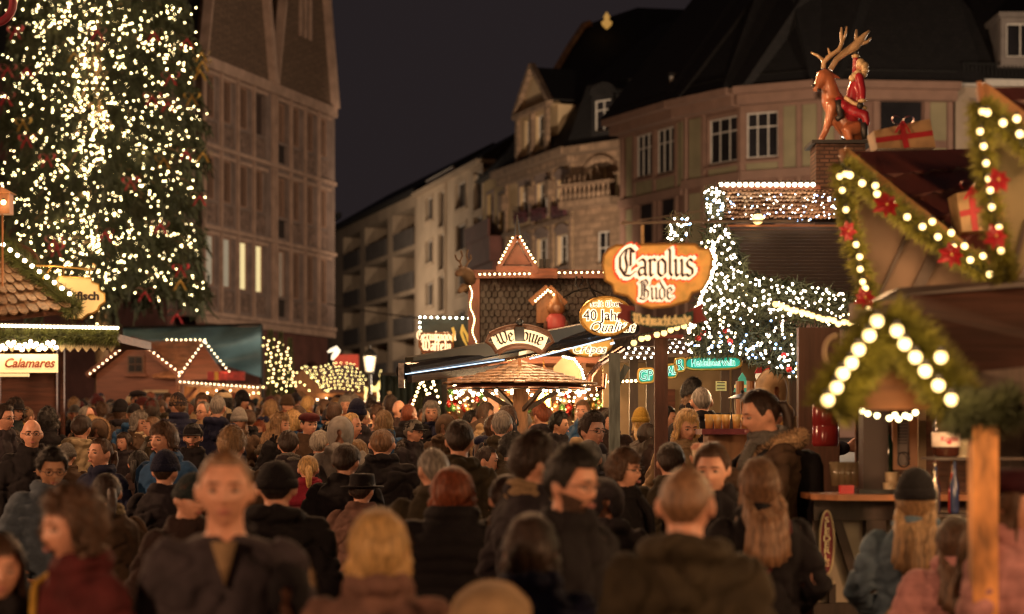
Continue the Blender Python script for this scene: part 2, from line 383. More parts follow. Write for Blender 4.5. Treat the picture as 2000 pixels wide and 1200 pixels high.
# arms: elbow, wrist, hand direction, finger curl (right side, x mirrored for the left)
ARMS = {
 'rest': (((.235, .03, 1.13), (.225, -.05, .90), (0, -.15, -1), .5),) * 2,
 'pocket': (((.27, .07, 1.14), (.21, -.12, 1.02), (-.3, -.4, -.8), .7),) * 2,
 'sip': (((.24, -.06, 1.17), (.055, -.31, 1.36), (-.45, -.5, .6), .95),) * 2,
 'cup': (((.22, -.05, 1.15), (.07, -.27, 1.27), (-.5, -.6, .35), .9),) * 2,
 'phone': (((.22, -.12, 1.2), (.08, -.30, 1.46), (-.25, -.5, .8), 1.0),) * 2,
 'point': (((.21, -.30, 1.40), (.17, -.56, 1.43), (-.05, -1, .05), .75), ((.235, .03, 1.13), (.225, -.05, .90), (0, -.15, -1), .5)),
 'swing': (((.235, .12, 1.15), (.225, .10, .92), (0, -.1, -1), .5), ((.235, -.07, 1.14), (.215, -.24, .98), (0, -.6, -.8), .5)),
}
def arm_pts(k, sg):
    a = ARMS[k][0 if sg > 0 else 1]
    return [Vector((sg * q[0], q[1], q[2])) for q in (a[0], a[1])] + [Vector((sg * a[2][0], a[2][1], a[2][2])).normalized(), a[3]]
def hand(mb, wpos, d, sg, curl):
    up = Vector((0, -1, 0)) if abs(d.y) < .7 else Vector((0, 0, 1))
    n = d.cross(up).normalized() * sg      # palm normal, towards the body
    t = n.cross(d).normalized()
    if t.dot(up) < 0: t = -t               # thumb side
    palm = wpos + d * .05
    for k in (-1.3, -.45, .4, 1.2): capsule(mb, [wpos + t * k * .012, palm + t * k * .02 + d * .03], [.014, .0135], 8)
    for k, L in ((-1.35, .062), (-.45, .076), (.42, .08), (1.25, .072)):
        b = palm + t * k * .0215 + d * .035; a1 = R(35) * curl; a2 = R(95) * curl
        d1 = d * math.cos(a1) + n * math.sin(a1); d2 = d * math.cos(a2) + n * math.sin(a2)
        capsule(mb, [b, b + d1 * L * .5, b + d1 * L * .5 + d2 * L * .5], [.0098, .0092, .008], 8)
    b = wpos + d * .03 + t * .028; d1 = (d * .6 + t * .6 + n * .35 * curl).normalized()
    capsule(mb, [b, b + d1 * .035, b + d1 * .035 + (d * .8 + n * .7 * curl).normalized() * .032], [.0125, .011, .0095], 8)
def head_mat(yaw, pitch, roll=0):
    """turn (+ towards the person's own left = +X), nod down (+)"""
    M_ = Matrix.Rotation(R(yaw), 4, 'Z') @ Matrix.Rotation(R(pitch), 4, 'X') @ Matrix.Rotation(R(roll), 4, 'Y')
    return Matrix.Translation(NECK) @ M_ @ Matrix.Translation(HEADC - NECK)
skinmats = [mat('skin_light', (.58, .29, .19), .5, .12, 30, .05), mat('skin_tan', (.46, .24, .14), .5, .12, 30, .05), mat('skin_dark', (.09, .045, .028), .45, .15, 30, .05)]
eye_w = mat('eye_white', (.26, .21, .17), .25, .05, 20, 0); eye_d = mat('eye_iris', (.025, .016, .012), .15, .1, 20, 0)
lipm = mat('lips', (.33, .11, .09), .45, .1, 30, 0); browm = mat('eyebrow_hair', (.06, .035, .022), .8, .2, 60, 0); shoem = mat('dark_shoe_leather', (.03, .022, .018), .5, .2, 20, .1)
beardm = mat('dark_beard', (.075, .04, .025), .9, .5, 120, .5)
_body = {}
def body_mesh(arms, yaw, pitch, roll, fine, beard):
    key = (arms, yaw, pitch, roll, fine, beard)
    if key in _body: return _body[key]
    H = head_mat(yaw, pitch, roll); mb = MB()
    loft(mb, [(.84, .12, .09, .01), (.90, .165, .115, .01), (.98, .16, .11, .005), (1.08, .14, .10, 0), (1.2, .15, .105, 0), (1.32, .175, .115, .005), (1.40, .17, .105, .01), (1.455, .11, .075, .015), (1.49, .06, .06, .015)])
    capsule(mb, [(0, .02, 1.44), NECK, H @ Vector((0, .012, -.055))], [.062, .054, .053], 16)
    head_mb(mb, H)
    for sg in (-1, 1):
        e, wr, d, cu = arm_pts(arms, sg)
        capsule(mb, [(sg * .165, .01, 1.405), e, wr], [.055, .042, .027]); hand(mb, wr, d, sg, cu)
        st = .06 * sg if arms == 'swing' else 0
        capsule(mb, [(sg * .085, .01, .88), (sg * .095, -.02 + st, .50), (sg * .1, .03 + st * 3, .09)], [.085, .055, .038])
        capsule(mb, [(sg * .1, .04 + st * 3, .045), (sg * .115, -.13 + st * 3, .035)], [.043, .038])
    me = remeshed(mb, .0062 if fine else .009, 2 if fine else 1)
    # shoes below the ankle, and eyes, brows and lips added as faces of the same mesh
    k = len(me.vertices); co = np.empty(k * 3, np.float32); me.vertices.foreach_get('co', co); co = co.reshape(-1, 3)
    fx = MB(H)
    for sg in (-1, 1):
        fx.ball((sg * .031, -.0728, .001), .0135, 12, 8, 1, (1.05, 1, .72))
        fx.ball((sg * .031, -.0830, .001), .0062, 8, 6, 2)
        # upper lid and brow
        fx.tube([(sg * (.031 + .016 * q), -.0845 + .004 * q * q, .010 - .005 * q * q) for q in (-1, -.5, 0, .5, 1)], [.002, .003, .003, .003, .002], 6, 0)
        fx.tube([(sg * (.031 + .022 * q), -.0900 + .0075 * max(0, q) ** 2, .025 - .005 * q * q) for q in (-1, -.5, 0, .5, 1)], [.0015, .0035, .0035, .003, .001], 6, 3)
    fx.tube([(.022 * q, -.0985 + .012 * q * q, -.0625 + .001 * q * q) for q in (-1, -.6, -.2, 0, .2, .6, 1)], [.001, .0032, .004, .0035, .004, .0032, .001], 6, 4)
    fx.tube([(.020 * q, -.0985 + .012 * q * q, -.0705 + .003 * q * q) for q in (-1, -.6, 0, .6, 1)], [.001, .004, .005, .004, .001], 6, 4)
    Hi = H.inverted(); nf = len(me.polygons); verts = co.tolist() + [tuple(v) for v in fx.v]
    faces = [tuple(p.vertices) for p in me.polygons]; mi = []
    cz = np.array([co[list(f)].mean(0) for f in faces])
    hl = cz @ np.array(Hi.to_3x3()).T + np.array(Hi.translation)
    for q, l in zip(cz, hl):
        if q[2] < .1: mi.append(5)
        elif beard and -.14 < l[2] < (-.052 + .5 * max(0, abs(l[0]) - .025)) and l[1] < .0 and not (abs(l[0]) < .02 and -.078 < l[2] < -.058): mi.append(6)
        else: mi.append(0)
    out = bpy.data.meshes.new('body'); out.from_pydata(verts, [], faces + [tuple(i + k for i in f) for f in fx.f])
    for m in (skinmats[0], eye_w, eye_d, browm, lipm, shoem, beardm): out.materials.append(m)
    out.polygons.foreach_set('material_index', mi + fx.m); out.polygons.foreach_set('use_smooth', [True] * len(out.polygons)); out.update()
    _body[key] = out; return out
_coat = {}
def coat_mesh(arms, style, yaw=0):
    key = (arms, style)
    if key in _coat: return _coat[key]
    long = style in ('long', 'parka'); mb = MB(); e_ = .018 if style == 'puffer' else (.006 if style == 'knit' else .01)
    rings = [(.86, .188 + e_, .14 + e_, .008), (.95, .188 + e_, .14 + e_, .006), (1.08, .17 + e_, .128 + e_, 0), (1.2, .178 + e_, .13 + e_, 0), (1.32, .198 + e_, .135 + e_, .008), (1.40, .19 + e_, .12 + e_, .012), (1.45, .145 + e_, .098 + e_, .015), (1.485, .085 + e_, .078 + e_, .015)]
    if long: rings = [(.52, .225, .175, .012), (.7, .215, .165, .01)] + rings
    else: rings = [(.80, .185 + e_, .138 + e_, .01)] + rings
    loft(mb, rings)
    for sg in (-1, 1):
        e, wr, d, cu = arm_pts(arms, sg)
        capsule(mb, [(sg * .168, .01, 1.402), e, e.lerp(wr, .93)], [.068 + e_, .056 + e_, .042 + e_ * .7])
    # collar
    if style in ('plain', 'puffer', 'long', 'knit'):
        h = .03 if style == 'knit' else .07
        col = MB(); ring = []
        for i in range(20):
            a = 2 * PI * i / 20; ring.append((.085 * math.sin(a), .012 + .082 * -math.cos(a) + .0, 1.475 + h * .5 - .03 * max(0, math.cos(a))))
        mb.tube(ring, .016 + .25 * h, 8, closed=True); mb.tube([Vector(p) + Vector((0, .002, h * .55)) for p in ring], .014, 8, closed=True)
    if style in ('hood', 'parka'):
        ring = []
        for i in range(22):
            a = 2 * PI * i / 22; bk = max(0, -math.cos(a))
            ring.append(((.10 + .03 * bk) * math.sin(a), .02 - math.cos(a) * (.085 + .05 * bk), 1.475 + .02 * bk - .05 * max(0, math.cos(a))))
        mb.tube(ring, [.028 + .03 * max(0, -math.cos(2 * PI * i / 22)) for i in range(22)], 10, closed=True)
        for sg in (-1, 1): capsule(mb, [(sg * .05, .10, 1.47), (0, .175, 1.33)], [.055, .04])
    me = remeshed(mb, .0125, 2); me.name = 'coat'
    nv = len(me.vertices); co = np.empty(nv * 3, np.float32); me.vertices.foreach_get('co', co); co = co.reshape(-1, 3)
    no = np.empty(nv * 3, np.float32); me.vertices.foreach_get('normal', no); no = no.reshape(-1, 3)
    seed = Vector((hash(key[1]) % 7, len(arms), 3)); amp = .014 if style != 'puffer' else .005
    dz = np.array([noise.noise(Vector((p[0] * 9, p[1] * 9, p[2] * 5.5)) + seed) + .5 * noise.noise(Vector((p[0] * 22, p[1] * 22, p[2] * 13)) + seed) for p in co.tolist()])
    rg_ = np.array([abs(noise.noise(Vector((p[0] * 6, p[1] * 6, p[2] * 8.5)) + seed * 2)) for p in co.tolist()])
    disp = dz * amp - .016 * np.exp(-(rg_ / .09) ** 2) * (style != 'puffer')
    if style == 'puffer': disp += .010 * np.abs(np.sin(co[:, 2] * PI / .075 + dz * .5)) ** .6
    # open front line
    front = np.exp(-((co[:, 0] - .01) / .012) ** 2) * (co[:, 1] < 0) * (np.abs(co[:, 0]) < .05)
    disp -= .010 * front
    co += no * disp[:, None]; me.vertices.foreach_set('co', co.reshape(-1)); me.update()
    _coat[key] = me; return me
_trou = {}
def trousers_mesh(arms):
    key = 'swing' if arms == 'swing' else 'stand'
    if key in _trou: return _trou[key]
    mb = MB(); loft(mb, [(.82, .16, .12, .01), (.9, .178, .128, .01), (1.0, .165, .118, .005)])
    for sg in (-1, 1):
        st = .06 * sg if key == 'swing' else 0
        capsule(mb, [(sg * .085, .01, .88), (sg * .095, -.02 + st, .50), (sg * .1, .035 + st * 3, .12)], [.098, .074, .062])
    me = remeshed(mb, .018, 2); me.name = 'trousers'; _trou[key] = me; return me
# hair on the head frame (centre origin, face -Y)
def srnd(*a): return math.sin(sum(x * k for x, k in zip(a, (12.9898, 78.233, 37.719)))) * 43758.5453 % 1
def scalp_profile(phi, front=46, side=96, back=128):
    """hairline angle from the top at azimuth phi (0 front, PI back)"""
    p = abs(phi)
    if p < R(50): return R(front)
    if p < R(75): return R(front + (side - front) * (p - R(50)) / R(25))
    if p < R(105): return R(side)
    return R(side + (back - side) * min(1, (p - R(105)) / R(45)))
_hair = {}
def hair_mesh(style):
    if style in _hair: return _hair[style]
    nu, nv = 72, 22; vs = []; fs = []
    thick, fr, sd, bk, L, amp, face = {
        'short': (.015, 53, 97, 126, 0, .004, 0), 'tousled': (.022, 56, 98, 128, 0, .010, 0), 'crew': (.008, 48, 92, 120, 0, .002, 0),
        'receding': (.009, 26, 94, 124, 0, .003, 0), 'bob': (.022, 60, 100, 128, .085, .006, 62), 'curly': (.032, 60, 102, 130, .07, .016, 60),
        'long': (.020, 56, 100, 128, .30, .006, 66), 'wavy': (.024, 58, 100, 128, .24, .012, 62), 'tied': (.012, 50, 94, 124, 0, .003, 0),
        'shaggy': (.022, 64, 104, 130, .03, .009, 66)}.get(style, (.015, 46, 96, 126, 0, .004, 0))
    rng = random.Random(len(style) * 7 + ord(style[0]))
    phs = [(rng.uniform(0, 6.28), rng.choice((5, 9, 13, 21, 29)), rng.uniform(.4, 1)) for _ in range(6)]
    rowsN = nv + 1 + (9 if L else 0)
    for j in range(nu):
        phi = -PI + 2 * PI * j / nu; thm = scalp_profile(phi, fr, sd, bk); col = []
        for i in range(nv + 1):
            t = i / nv; th = thm * t
            p = head_pt(math.sin(th) * math.sin(phi), -math.sin(th) * math.cos(phi) if False else -math.sin(th) * math.cos(phi), math.cos(th))
            a, b, c = math.sin(th) * math.sin(phi), -math.sin(th) * math.cos(phi), math.cos(th)
            p = Vector((.077 * a, .099 * b * (1 if b > 0 else .95), .119 * c)) if c >= 0 else Vector((.077 * a * (1 - .2 * (-c)), .099 * b * (1 - .38 * (-c) if b > 0 else 1), .119 * c))
            n = Vector((a / .077, b / .099, c / .119)).normalized()
            wv = sum(k * math.sin(f * phi + ph + 6 * t * (k - .5)) for ph, f, k in phs) / 3
            edge = 1 if (L and abs(phi) > R(face)) else min(1, (1 - t) * 5)
            bmp = noise.noise(Vector((p.x, p.y, p.z)) * (60 if style in ('curly', 'tousled', 'wavy') else 25) + Vector((rng.random() * 0, 3, ord(style[0]))))
            rr = thick * (.75 + .35 * (1 - t)) * edge + (amp * wv * .5 + amp * bmp) * min(1, t * 4) * (.3 + .7 * edge) - .002 * (1 - edge)
            if style == 'tousled' or style == 'short':
                rr += (thick * .5) * max(0, math.cos(th)) * max(0, -b * .5 + .6)
            col.append(p + n * rr)
        if L:
            ok = abs(phi) > R(face); last = col[-1]; out = Vector((last.x, last.y, 0)).normalized()
            for i in range(1, 6):
                t = i / 5
                wob = amp * 1.6 * math.sin(phi * 17 + t * 9) + amp * noise.noise(Vector((phi * 4, t * 3, 1)))
                if style == 'curly': wob += .008 * math.sin(phi * 11 + t * 12)
                flare = (.012 * math.sin(t * PI)) if L < .12 else .018 * t
                q = last + Vector((0, 0, -L * t * (1 if ok else 0))) + out * ((flare + wob) if ok else 0)
                if L > .2 and last.y > 0: q.y = max(q.y, last.y + .02 * t) + .03 * min(1, t * 2) + .106 * min(1, last.y / .03) * min(1, t / .2) ** .8
                col.append(q)
            for i in range(4):
                t = 1 - i / 4; q = col[nv + 1 + 4] if False else last + Vector((0, 0, -L * .96 * t * (1 if ok else 0))) - out * (.018 if ok else .002)
                if L > .2 and last.y > 0: q.y += .03 * min(1, t * 2) + .106 * min(1, last.y / .03) * min(1, t / .2) ** .8
                col.append(q)
        vs += col
    k = rowsN
    for j in range(nu):
        j2 = (j + 1) % nu
        for i in range(k - 1): fs.append((j * k + i, j * k + i + 1, j2 * k + i + 1, j2 * k + i))
    mb = MB(); mb.add(vs, fs); rg2 = random.Random(9); ns_ = {'crew': 2200, 'receding': 1500, 'short': 2600}.get(style, 3200)
    lim = nv if not L else nv + 5
    for _ in range(ns_):      # loose strands lying over the mass of hair
        j = rg2.randrange(nu); i = rg2.randrange(1, lim - 1); p0 = vs[j * k + i]; p1 = vs[j * k + i + 1]
        dn = (p1 - p0); dn = dn.normalized() if dn.length > 1e-5 else Vector((0, 0, -1)); o_ = Vector((p0.x, p0.y, p0.z * .6)).normalized()
        if style == 'crew': dn = (o_ * .8 + dn * .5).normalized(); ln = .010
        elif style in ('tousled', 'curly', 'wavy', 'shaggy'): dn = (dn + o_ * rg2.uniform(-.1, .9) + Vector((rg2.gauss(0, .35), rg2.gauss(0, .35), rg2.gauss(0, .2)))).normalized(); ln = rg2.uniform(.02, .045)
        else: dn = (dn + o_ * rg2.uniform(0, .22) + Vector((rg2.gauss(0, .12), rg2.gauss(0, .12), 0))).normalized(); ln = rg2.uniform(.025, .05)
        if i > lim - 6 and not L: ln *= .5
        sd = dn.cross(o_).normalized() * rg2.uniform(.0008, .0022); b0 = p0 - dn * .006
        mb.add([b0 - sd, b0 + sd, b0 + dn * ln + o_ * .002], [(0, 1, 2)])
    if style == 'tied':
        mb.tube([(0, .10, .03), (0, .135, .02), (0, .15, -.04), (0, .135, -.13), (0, .12, -.2)], [.016, .027, .03, .024, .006], 10)
    if style == 'bun': mb.ball((0, .115, .05), .042, 14, 10)
    o = mb.build('hair', browm, smooth=True); me = o.data; bpy.data.objects.remove(o); _hair[style] = me; return me
HAIRC = {}
def hairmat(c):
    t = {'black': (.012, .009, .008), 'dark brown': (.035, .018, .011), 'brown': (.085, .042, .022), 'light brown': (.19, .10, .05), 'blond': (.52, .33, .13), 'grey': (.24, .21, .18), 'white': (.42, .38, .32), 'red': (.22, .055, .02), 'dark blond': (.27, .16, .075)}[c]
    return mat(c.replace(' ', '_') + '_hair', t, .5, .5, 26, .5, stretch=(3, 3, .35), detail=6)
CLO = {'black': (0.0077, 0.0059, 0.0076), 'charcoal': (0.0206, 0.0158, 0.0197), 'dark brown': (0.0265, 0.0139, 0.0121), 'navy': (0.0083, 0.0099, 0.031), 'dark grey': (0.0353, 0.0278, 0.033), 'olive': (0.036, 0.027, 0.0148), 'maroon': (0.0682, 0.0112, 0.0124), 'tan': (0.264, 0.176, 0.096), 'beige': (0.336, 0.264, 0.16), 'blue': (0.016, 0.056, 0.136), 'slate blue': (0.072, 0.096, 0.128), 'red': (0.24, 0.016, 0.024), 'teal': (0.075, 0.11, 0.15), 'pink': (0.36, 0.17, 0.17), 'cream': (0.44, 0.344, 0.224), 'light grey': (0.224, 0.208, 0.192), 'brown': (0.0682, 0.0403, 0.0248), 'dark green': (0.0118, 0.0198, 0.0217), 'crimson': (0.192, 0.0096, 0.024), 'mustard': (0.4, 0.24, 0.04), 'grey': (0.112, 0.104, 0.096), 'rose brown': (0.136, 0.072, 0.056), 'burgundy': (0.0353, 0.0059, 0.0115), 'bright pink': (0.48, 0.064, 0.096)}
def cloth(c, knit=False): return mat(c.replace(' ', '_') + ('_knit' if knit else '_cloth'), CLO[c], .85, .25, 90 if knit else 14, .7 if knit else .45, detail=6, spec=.25)
fur_m = mat('fur_trim', (.5, .33, .19), .95, .5, 70, 1.0, stretch=(1, 1, 1)); fur_d = mat('dark_fur_trim', (.09, .065, .045), .95, .5, 70, 1.0)
_acc = {}
def acc_mesh(kind):
    """hats and accessories in the head frame"""
    if kind in _acc: return _acc[kind]
    b = MB(); rng = random.Random(3)
    def dome(r0, ztop, zbot, n=32, wob=.004, prof=None):
        pr = prof or [(math.cos(R(q)), math.sin(R(q))) for q in (0, 15, 30, 45, 60, 75, 88)]
        b.lathe([(r0 * c, zbot + (ztop - zbot) * s) for c, s in pr], n, (0, .006, 0), .86, 1.08, wob=lambda i, a: 1 + wob * 8 * noise.noise(Vector((math.cos(a) * 2, math.sin(a) * 2, i * .7))))
    if kind in ('beanie', 'pompom'):
        dome(.103, .165, .03); b.lathe([(.100, .0), (.109, .006), (.111, .028), (.108, .05), (.1, .056)], 32, (0, .006, 0), .86, 1.08)
        if kind == 'pompom':
            for _ in range(200):
                d = Vector((rng.gauss(0, 1), rng.gauss(0, 1), rng.gauss(0, 1))).normalized(); c = Vector((0, .01, .185))
                sd = d.cross(Vector((1, .3, .2))).normalized() * .006; b.add([c - sd, c + sd, c + d * .04], [(0, 1, 2)])
            b.ball((0, .01, .185), .026, 12, 8)
    elif kind == 'cap':
        dome(.1, .14, .03); b.lathe([(.098, .022), (.101, .022), (.101, .035), (.098, .035)], 32, (0, .006, 0), .86, 1.08)
        vs = [];  n = 12
        for i in range(n + 1):
            a = PI * i / n; vs += [(-.078 * math.cos(a), -.06 - .028 * math.sin(a), .034), (-.082 * math.cos(a), -.062 - .105 * math.sin(a), .018 + .006 * math.sin(a))]
        vs2 = [(x, y, z - .004) for x, y, z in vs]; m_ = len(vs); fs = []
        for i in range(n):
            q = 2 * i; fs += [(q, q + 1, q + 3, q + 2), (q + m_ + 2, q + m_ + 3, q + m_ + 1, q + m_), (q + 1, q + m_ + 1, q + m_ + 3, q + 3)]
        b.add(vs + vs2, fs)
    elif kind == 'flatcap':
        b.lathe([(.088, .045), (.112, .055), (.118, .075), (.10, .105), (.06, .122), (.01, .128)], 32, (0, -.004, 0), .88, 1.15); b.lathe([(.085, .036), (.1, .036), (.098, .052)], 24, (0, -.035, 0), .8, 1.2)
    elif kind == 'hat':
        b.lathe([(.088, .03), (.15, .026), (.165, .034), (.162, .04), (.1, .042), (.098, .05), (.094, .11), (.09, .135), (.06, .142), (.01, .13)], 40, (0, .004, 0), .88, 1.08)
    elif kind == 'beret':
        b.lathe([(.092, .045), (.1, .05), (.125, .075), (.122, .1), (.09, .13), (.04, .142), (.005, .146)], 32, (.015, .01, 0), .95, 1.1)
    elif kind in ('furhat',):
        b.lathe([(.098, .0), (.125, .012), (.13, .05), (.122, .075), (.1, .08), (.098, .12), (.07, .145), (.01, .15)], 36, (0, .006, 0), .88, 1.08, wob=lambda i, a: 1 + .05 * noise.noise(Vector((math.cos(a) * 9, math.sin(a) * 9, i))))
        for _ in range(900):
            a = rng.uniform(0, 2 * PI); z = rng.uniform(.005, .075); p = Vector((.11 * math.cos(a), .006 + .135 * math.sin(a), z)); d = Vector((math.cos(a), math.sin(a), rng.uniform(-.8, .8))).normalized()
            sd = Vector((-math.sin(a), math.cos(a), 0)) * .003; b.add([p - sd, p + sd, p + d * .022], [(0, 1, 2)])
    elif kind in ('hoodup', 'furhood'):
        nu, nv = 30, 12; vs = []; fs = []
        for i in range(nu + 1):
            a = R(-146) + R(292) * i / nu      # arc round the face opening, 0 = top
            for j in range(nv + 1):
                t = j / nv; ang = R(-20) + R(112) * t
                rx, rz = .112 * (1 + .015 * math.sin(i)), .140
                f = math.cos(ang * .86)
                x = math.sin(a) * rx * f; z = math.cos(a) * rz * f * (1 if math.cos(a) > 0 else 1.22); y = -.055 + .185 * math.sin(max(0, ang)) + (.03 * math.sin(min(0, ang)) if ang < 0 else 0)
                w_ = .006 * noise.noise(Vector((x * 20, y * 20, z * 20))); vs.append((x * (1 + w_ * 6), y, z * (1 + w_ * 5) + .004))
        for i in range(nu):
            for j in range(nv): q = i * (nv + 1) + j; fs.append((q, q + 1, q + nv + 2, q + nv + 1))
        b.add(vs, fs); inner = [(x * .93, y + .004, z * .94) for x, y, z in vs]; b.add(inner, [f[::-1] for f in fs])
        rim = [vs[i * (nv + 1)] for i in range(nu + 1)]
        b.tube(rim, .011 if kind == 'hoodup' else .016, 8)
        if kind == 'furhood':
            for _ in range(2600):
                i = rng.randrange(nu); p = Vector(rim[i]).lerp(Vector(rim[i + 1]), rng.random()); d = (p * 1.0 + Vector((rng.gauss(0, .06), -.06 + rng.gauss(0, .06), rng.gauss(0, .06)))).normalized()
                sd = d.cross(Vector((rng.random(), 1, rng.random()))).normalized() * .0028; b.add([p - sd, p + sd, p + d * rng.uniform(.03, .055)], [(0, 1, 2)], 1)
    elif kind == 'glasses':
        for sg in (-1, 1):
            b.tube([(sg * .033 + .023 * math.cos(2 * PI * i / 14), -.104 + .004 * abs(math.cos(2 * PI * i / 14)), .002 + .017 * math.sin(2 * PI * i / 14)) for i in range(14)], .0019, 6, closed=True)
            b.tube([(sg * .056, -.100, .006), (sg * .078, -.06, .006), (sg * .083, .01, .002)], .0018, 6)
        b.tube([(-.01, -.105, .006), (0, -.108, .008), (.01, -.105, .006)], .0018, 6)
    elif kind == 'headband': b.lathe([(.098, .03), (.108, .03), (.108, .075), (.098, .075)], 32, (0, .006, 0), .86, 1.02)
    ob = b.build(kind, black_m, smooth=kind not in ('cap',)); me = ob.data; bpy.data.objects.remove(ob)
    if kind == 'furhood': me.materials.append(fur_m); me.polygons.foreach_set('material_index', b.m)
    _acc[kind] = me; return me
def bodyacc_mesh(kind):
    """scarves, bags and fur collars in the body frame"""
    if kind in _acc: return _acc[kind]
    b = MB(); rng = random.Random(8)
    if kind == 'scarf':
        for k, (rx, z, r_) in enumerate(((.083, 1.49, .027), (.078, 1.525, .024))):
            b.tube([(rx * math.sin(2 * PI * i / 24), .008 - rx * math.cos(2 * PI * i / 24), z + .008 * math.sin(6.28 * i / 12 + k) - .015 * math.cos(2 * PI * i / 24)) for i in range(24)], [r_ * (1 + .15 * math.sin(i * 1.9 + k)) for i in range(24)], 10, closed=True)
        b.tube([(.03, -.09, 1.47), (.04, -.15, 1.38), (.05, -.165, 1.2)], [.028, .03, .026], 10)
    elif kind == 'shawl':
        b.lathe([(.075, 1.56), (.105, 1.52), (.135, 1.47), (.19, 1.42), (.225, 1.36), (.235, 1.3)], 36, (0, .01, 0), 1, .75, wob=lambda i, a: 1 + .03 * math.sin(a * 7 + i))
    elif kind == 'furcollar':
        path = []
        for i in range(25):
            a = R(25) + R(310) * i / 24; bk = max(0, -math.cos(a)); path.append(Vector(((.115 + .03 * bk) * math.sin(a), .02 - math.cos(a) * (.10 + .06 * bk), 1.48 + .03 * bk - .09 * max(0, math.cos(a)))))
        b.tube(path, .032, 8)
        for _ in range(3800):
            t = rng.random() * 23.99; p = path[int(t)].lerp(path[int(t) + 1], t % 1); d = Vector((rng.gauss(0, 1), rng.gauss(0, 1), rng.gauss(0, 1))).normalized()
            sd = d.cross(Vector((1, .2, .5))).normalized() * .003; b.add([p + d * .02 - sd, p + d * .02 + sd, p + d * .058], [(0, 1, 2)])
    elif kind == 'bagstrap':
        b.tube([(-.11, .10, 1.46), (-.1, .0, 1.50), (-.09, -.11, 1.43), (.0, -.16, 1.25), (.14, -.15, 1.0), (.2, -.02, .93), (.14, .14, 1.02), (0, .155, 1.22), (-.11, .125, 1.42)], .013, 6, closed=True)
        b.tube([(.22, -.05, .78), (.22, .05, .78), (.22, .05, .94), (.22, -.05, .94)], .05, 8, closed=True)
    elif kind == 'ruck':
        b.lathe([(.02, 1.0), (.11, 1.01), (.14, 1.05), (.145, 1.2), (.14, 1.36), (.11, 1.42), (.03, 1.445)], 28, (0, .215, 0), 1, .55)
        b.lathe([(.02, 1.04), (.09, 1.05), (.1, 1.14), (.085, 1.2), (.02, 1.21)], 20, (0, .28, 0), 1, .5)
        for sg in (-1, 1): b.tube([(sg * .09, .15, 1.42), (sg * .11, .02, 1.5), (sg * .115, -.13, 1.38), (sg * .13, -.14, 1.2), (sg * .14, .02, 1.08), (sg * .11, .14, 1.08)], .015, 6)
    elif kind == 'shirt':
        b.prism([(-.038, -.118, 1.47), (.038, -.118, 1.47), (.004, -.158, 1.33)], (0, 1, 0), .05)
    ob = b.build(kind, black_m, smooth=True); me = ob.data; bpy.data.objects.remove(ob); _acc[kind] = me; return me
def cup_mesh():
    if 'cup' in _acc: return _acc['cup']
    b = MB(); b.lathe([(.025, 0), (.032, 0), (.038, .08), (.036, .08), (.03, .01)], 20); b.tube([(.036, 0, .065), (.06, 0, .06), (.06, 0, .03), (.034, 0, .02)], .005, 6)
    ob = b.build('mug', black_m, smooth=True); me = ob.data; bpy.data.objects.remove(ob); _acc['cup'] = me; return me
def child(parent, name, me, m=None, M_=None):
    o = bpy.data.objects.new(name, me); C.objects.link(o); o.parent = parent
    if M_ is not None: o.matrix_local = M_
    if m is not None:
        o.material_slots[0].link = 'OBJECT'; o.material_slots[0].material = m
    return o
ACCN = {'beanie': 'beanie', 'pompom': 'bobble_hat', 'cap': 'cap', 'flatcap': 'flat_cap', 'hat': 'brimmed_hat', 'beret': 'beret', 'furhat': 'fur_hat', 'hoodup': 'hood', 'furhood': 'hood', 'glasses': 'glasses', 'headband': 'headband',
        'scarf': 'scarf', 'shawl': 'shawl', 'furcollar': 'fur_collar', 'bagstrap': 'shoulder_bag', 'ruck': 'backpack', 'shirt': 'shirt_collar'}
PLACED = []; STAT = []
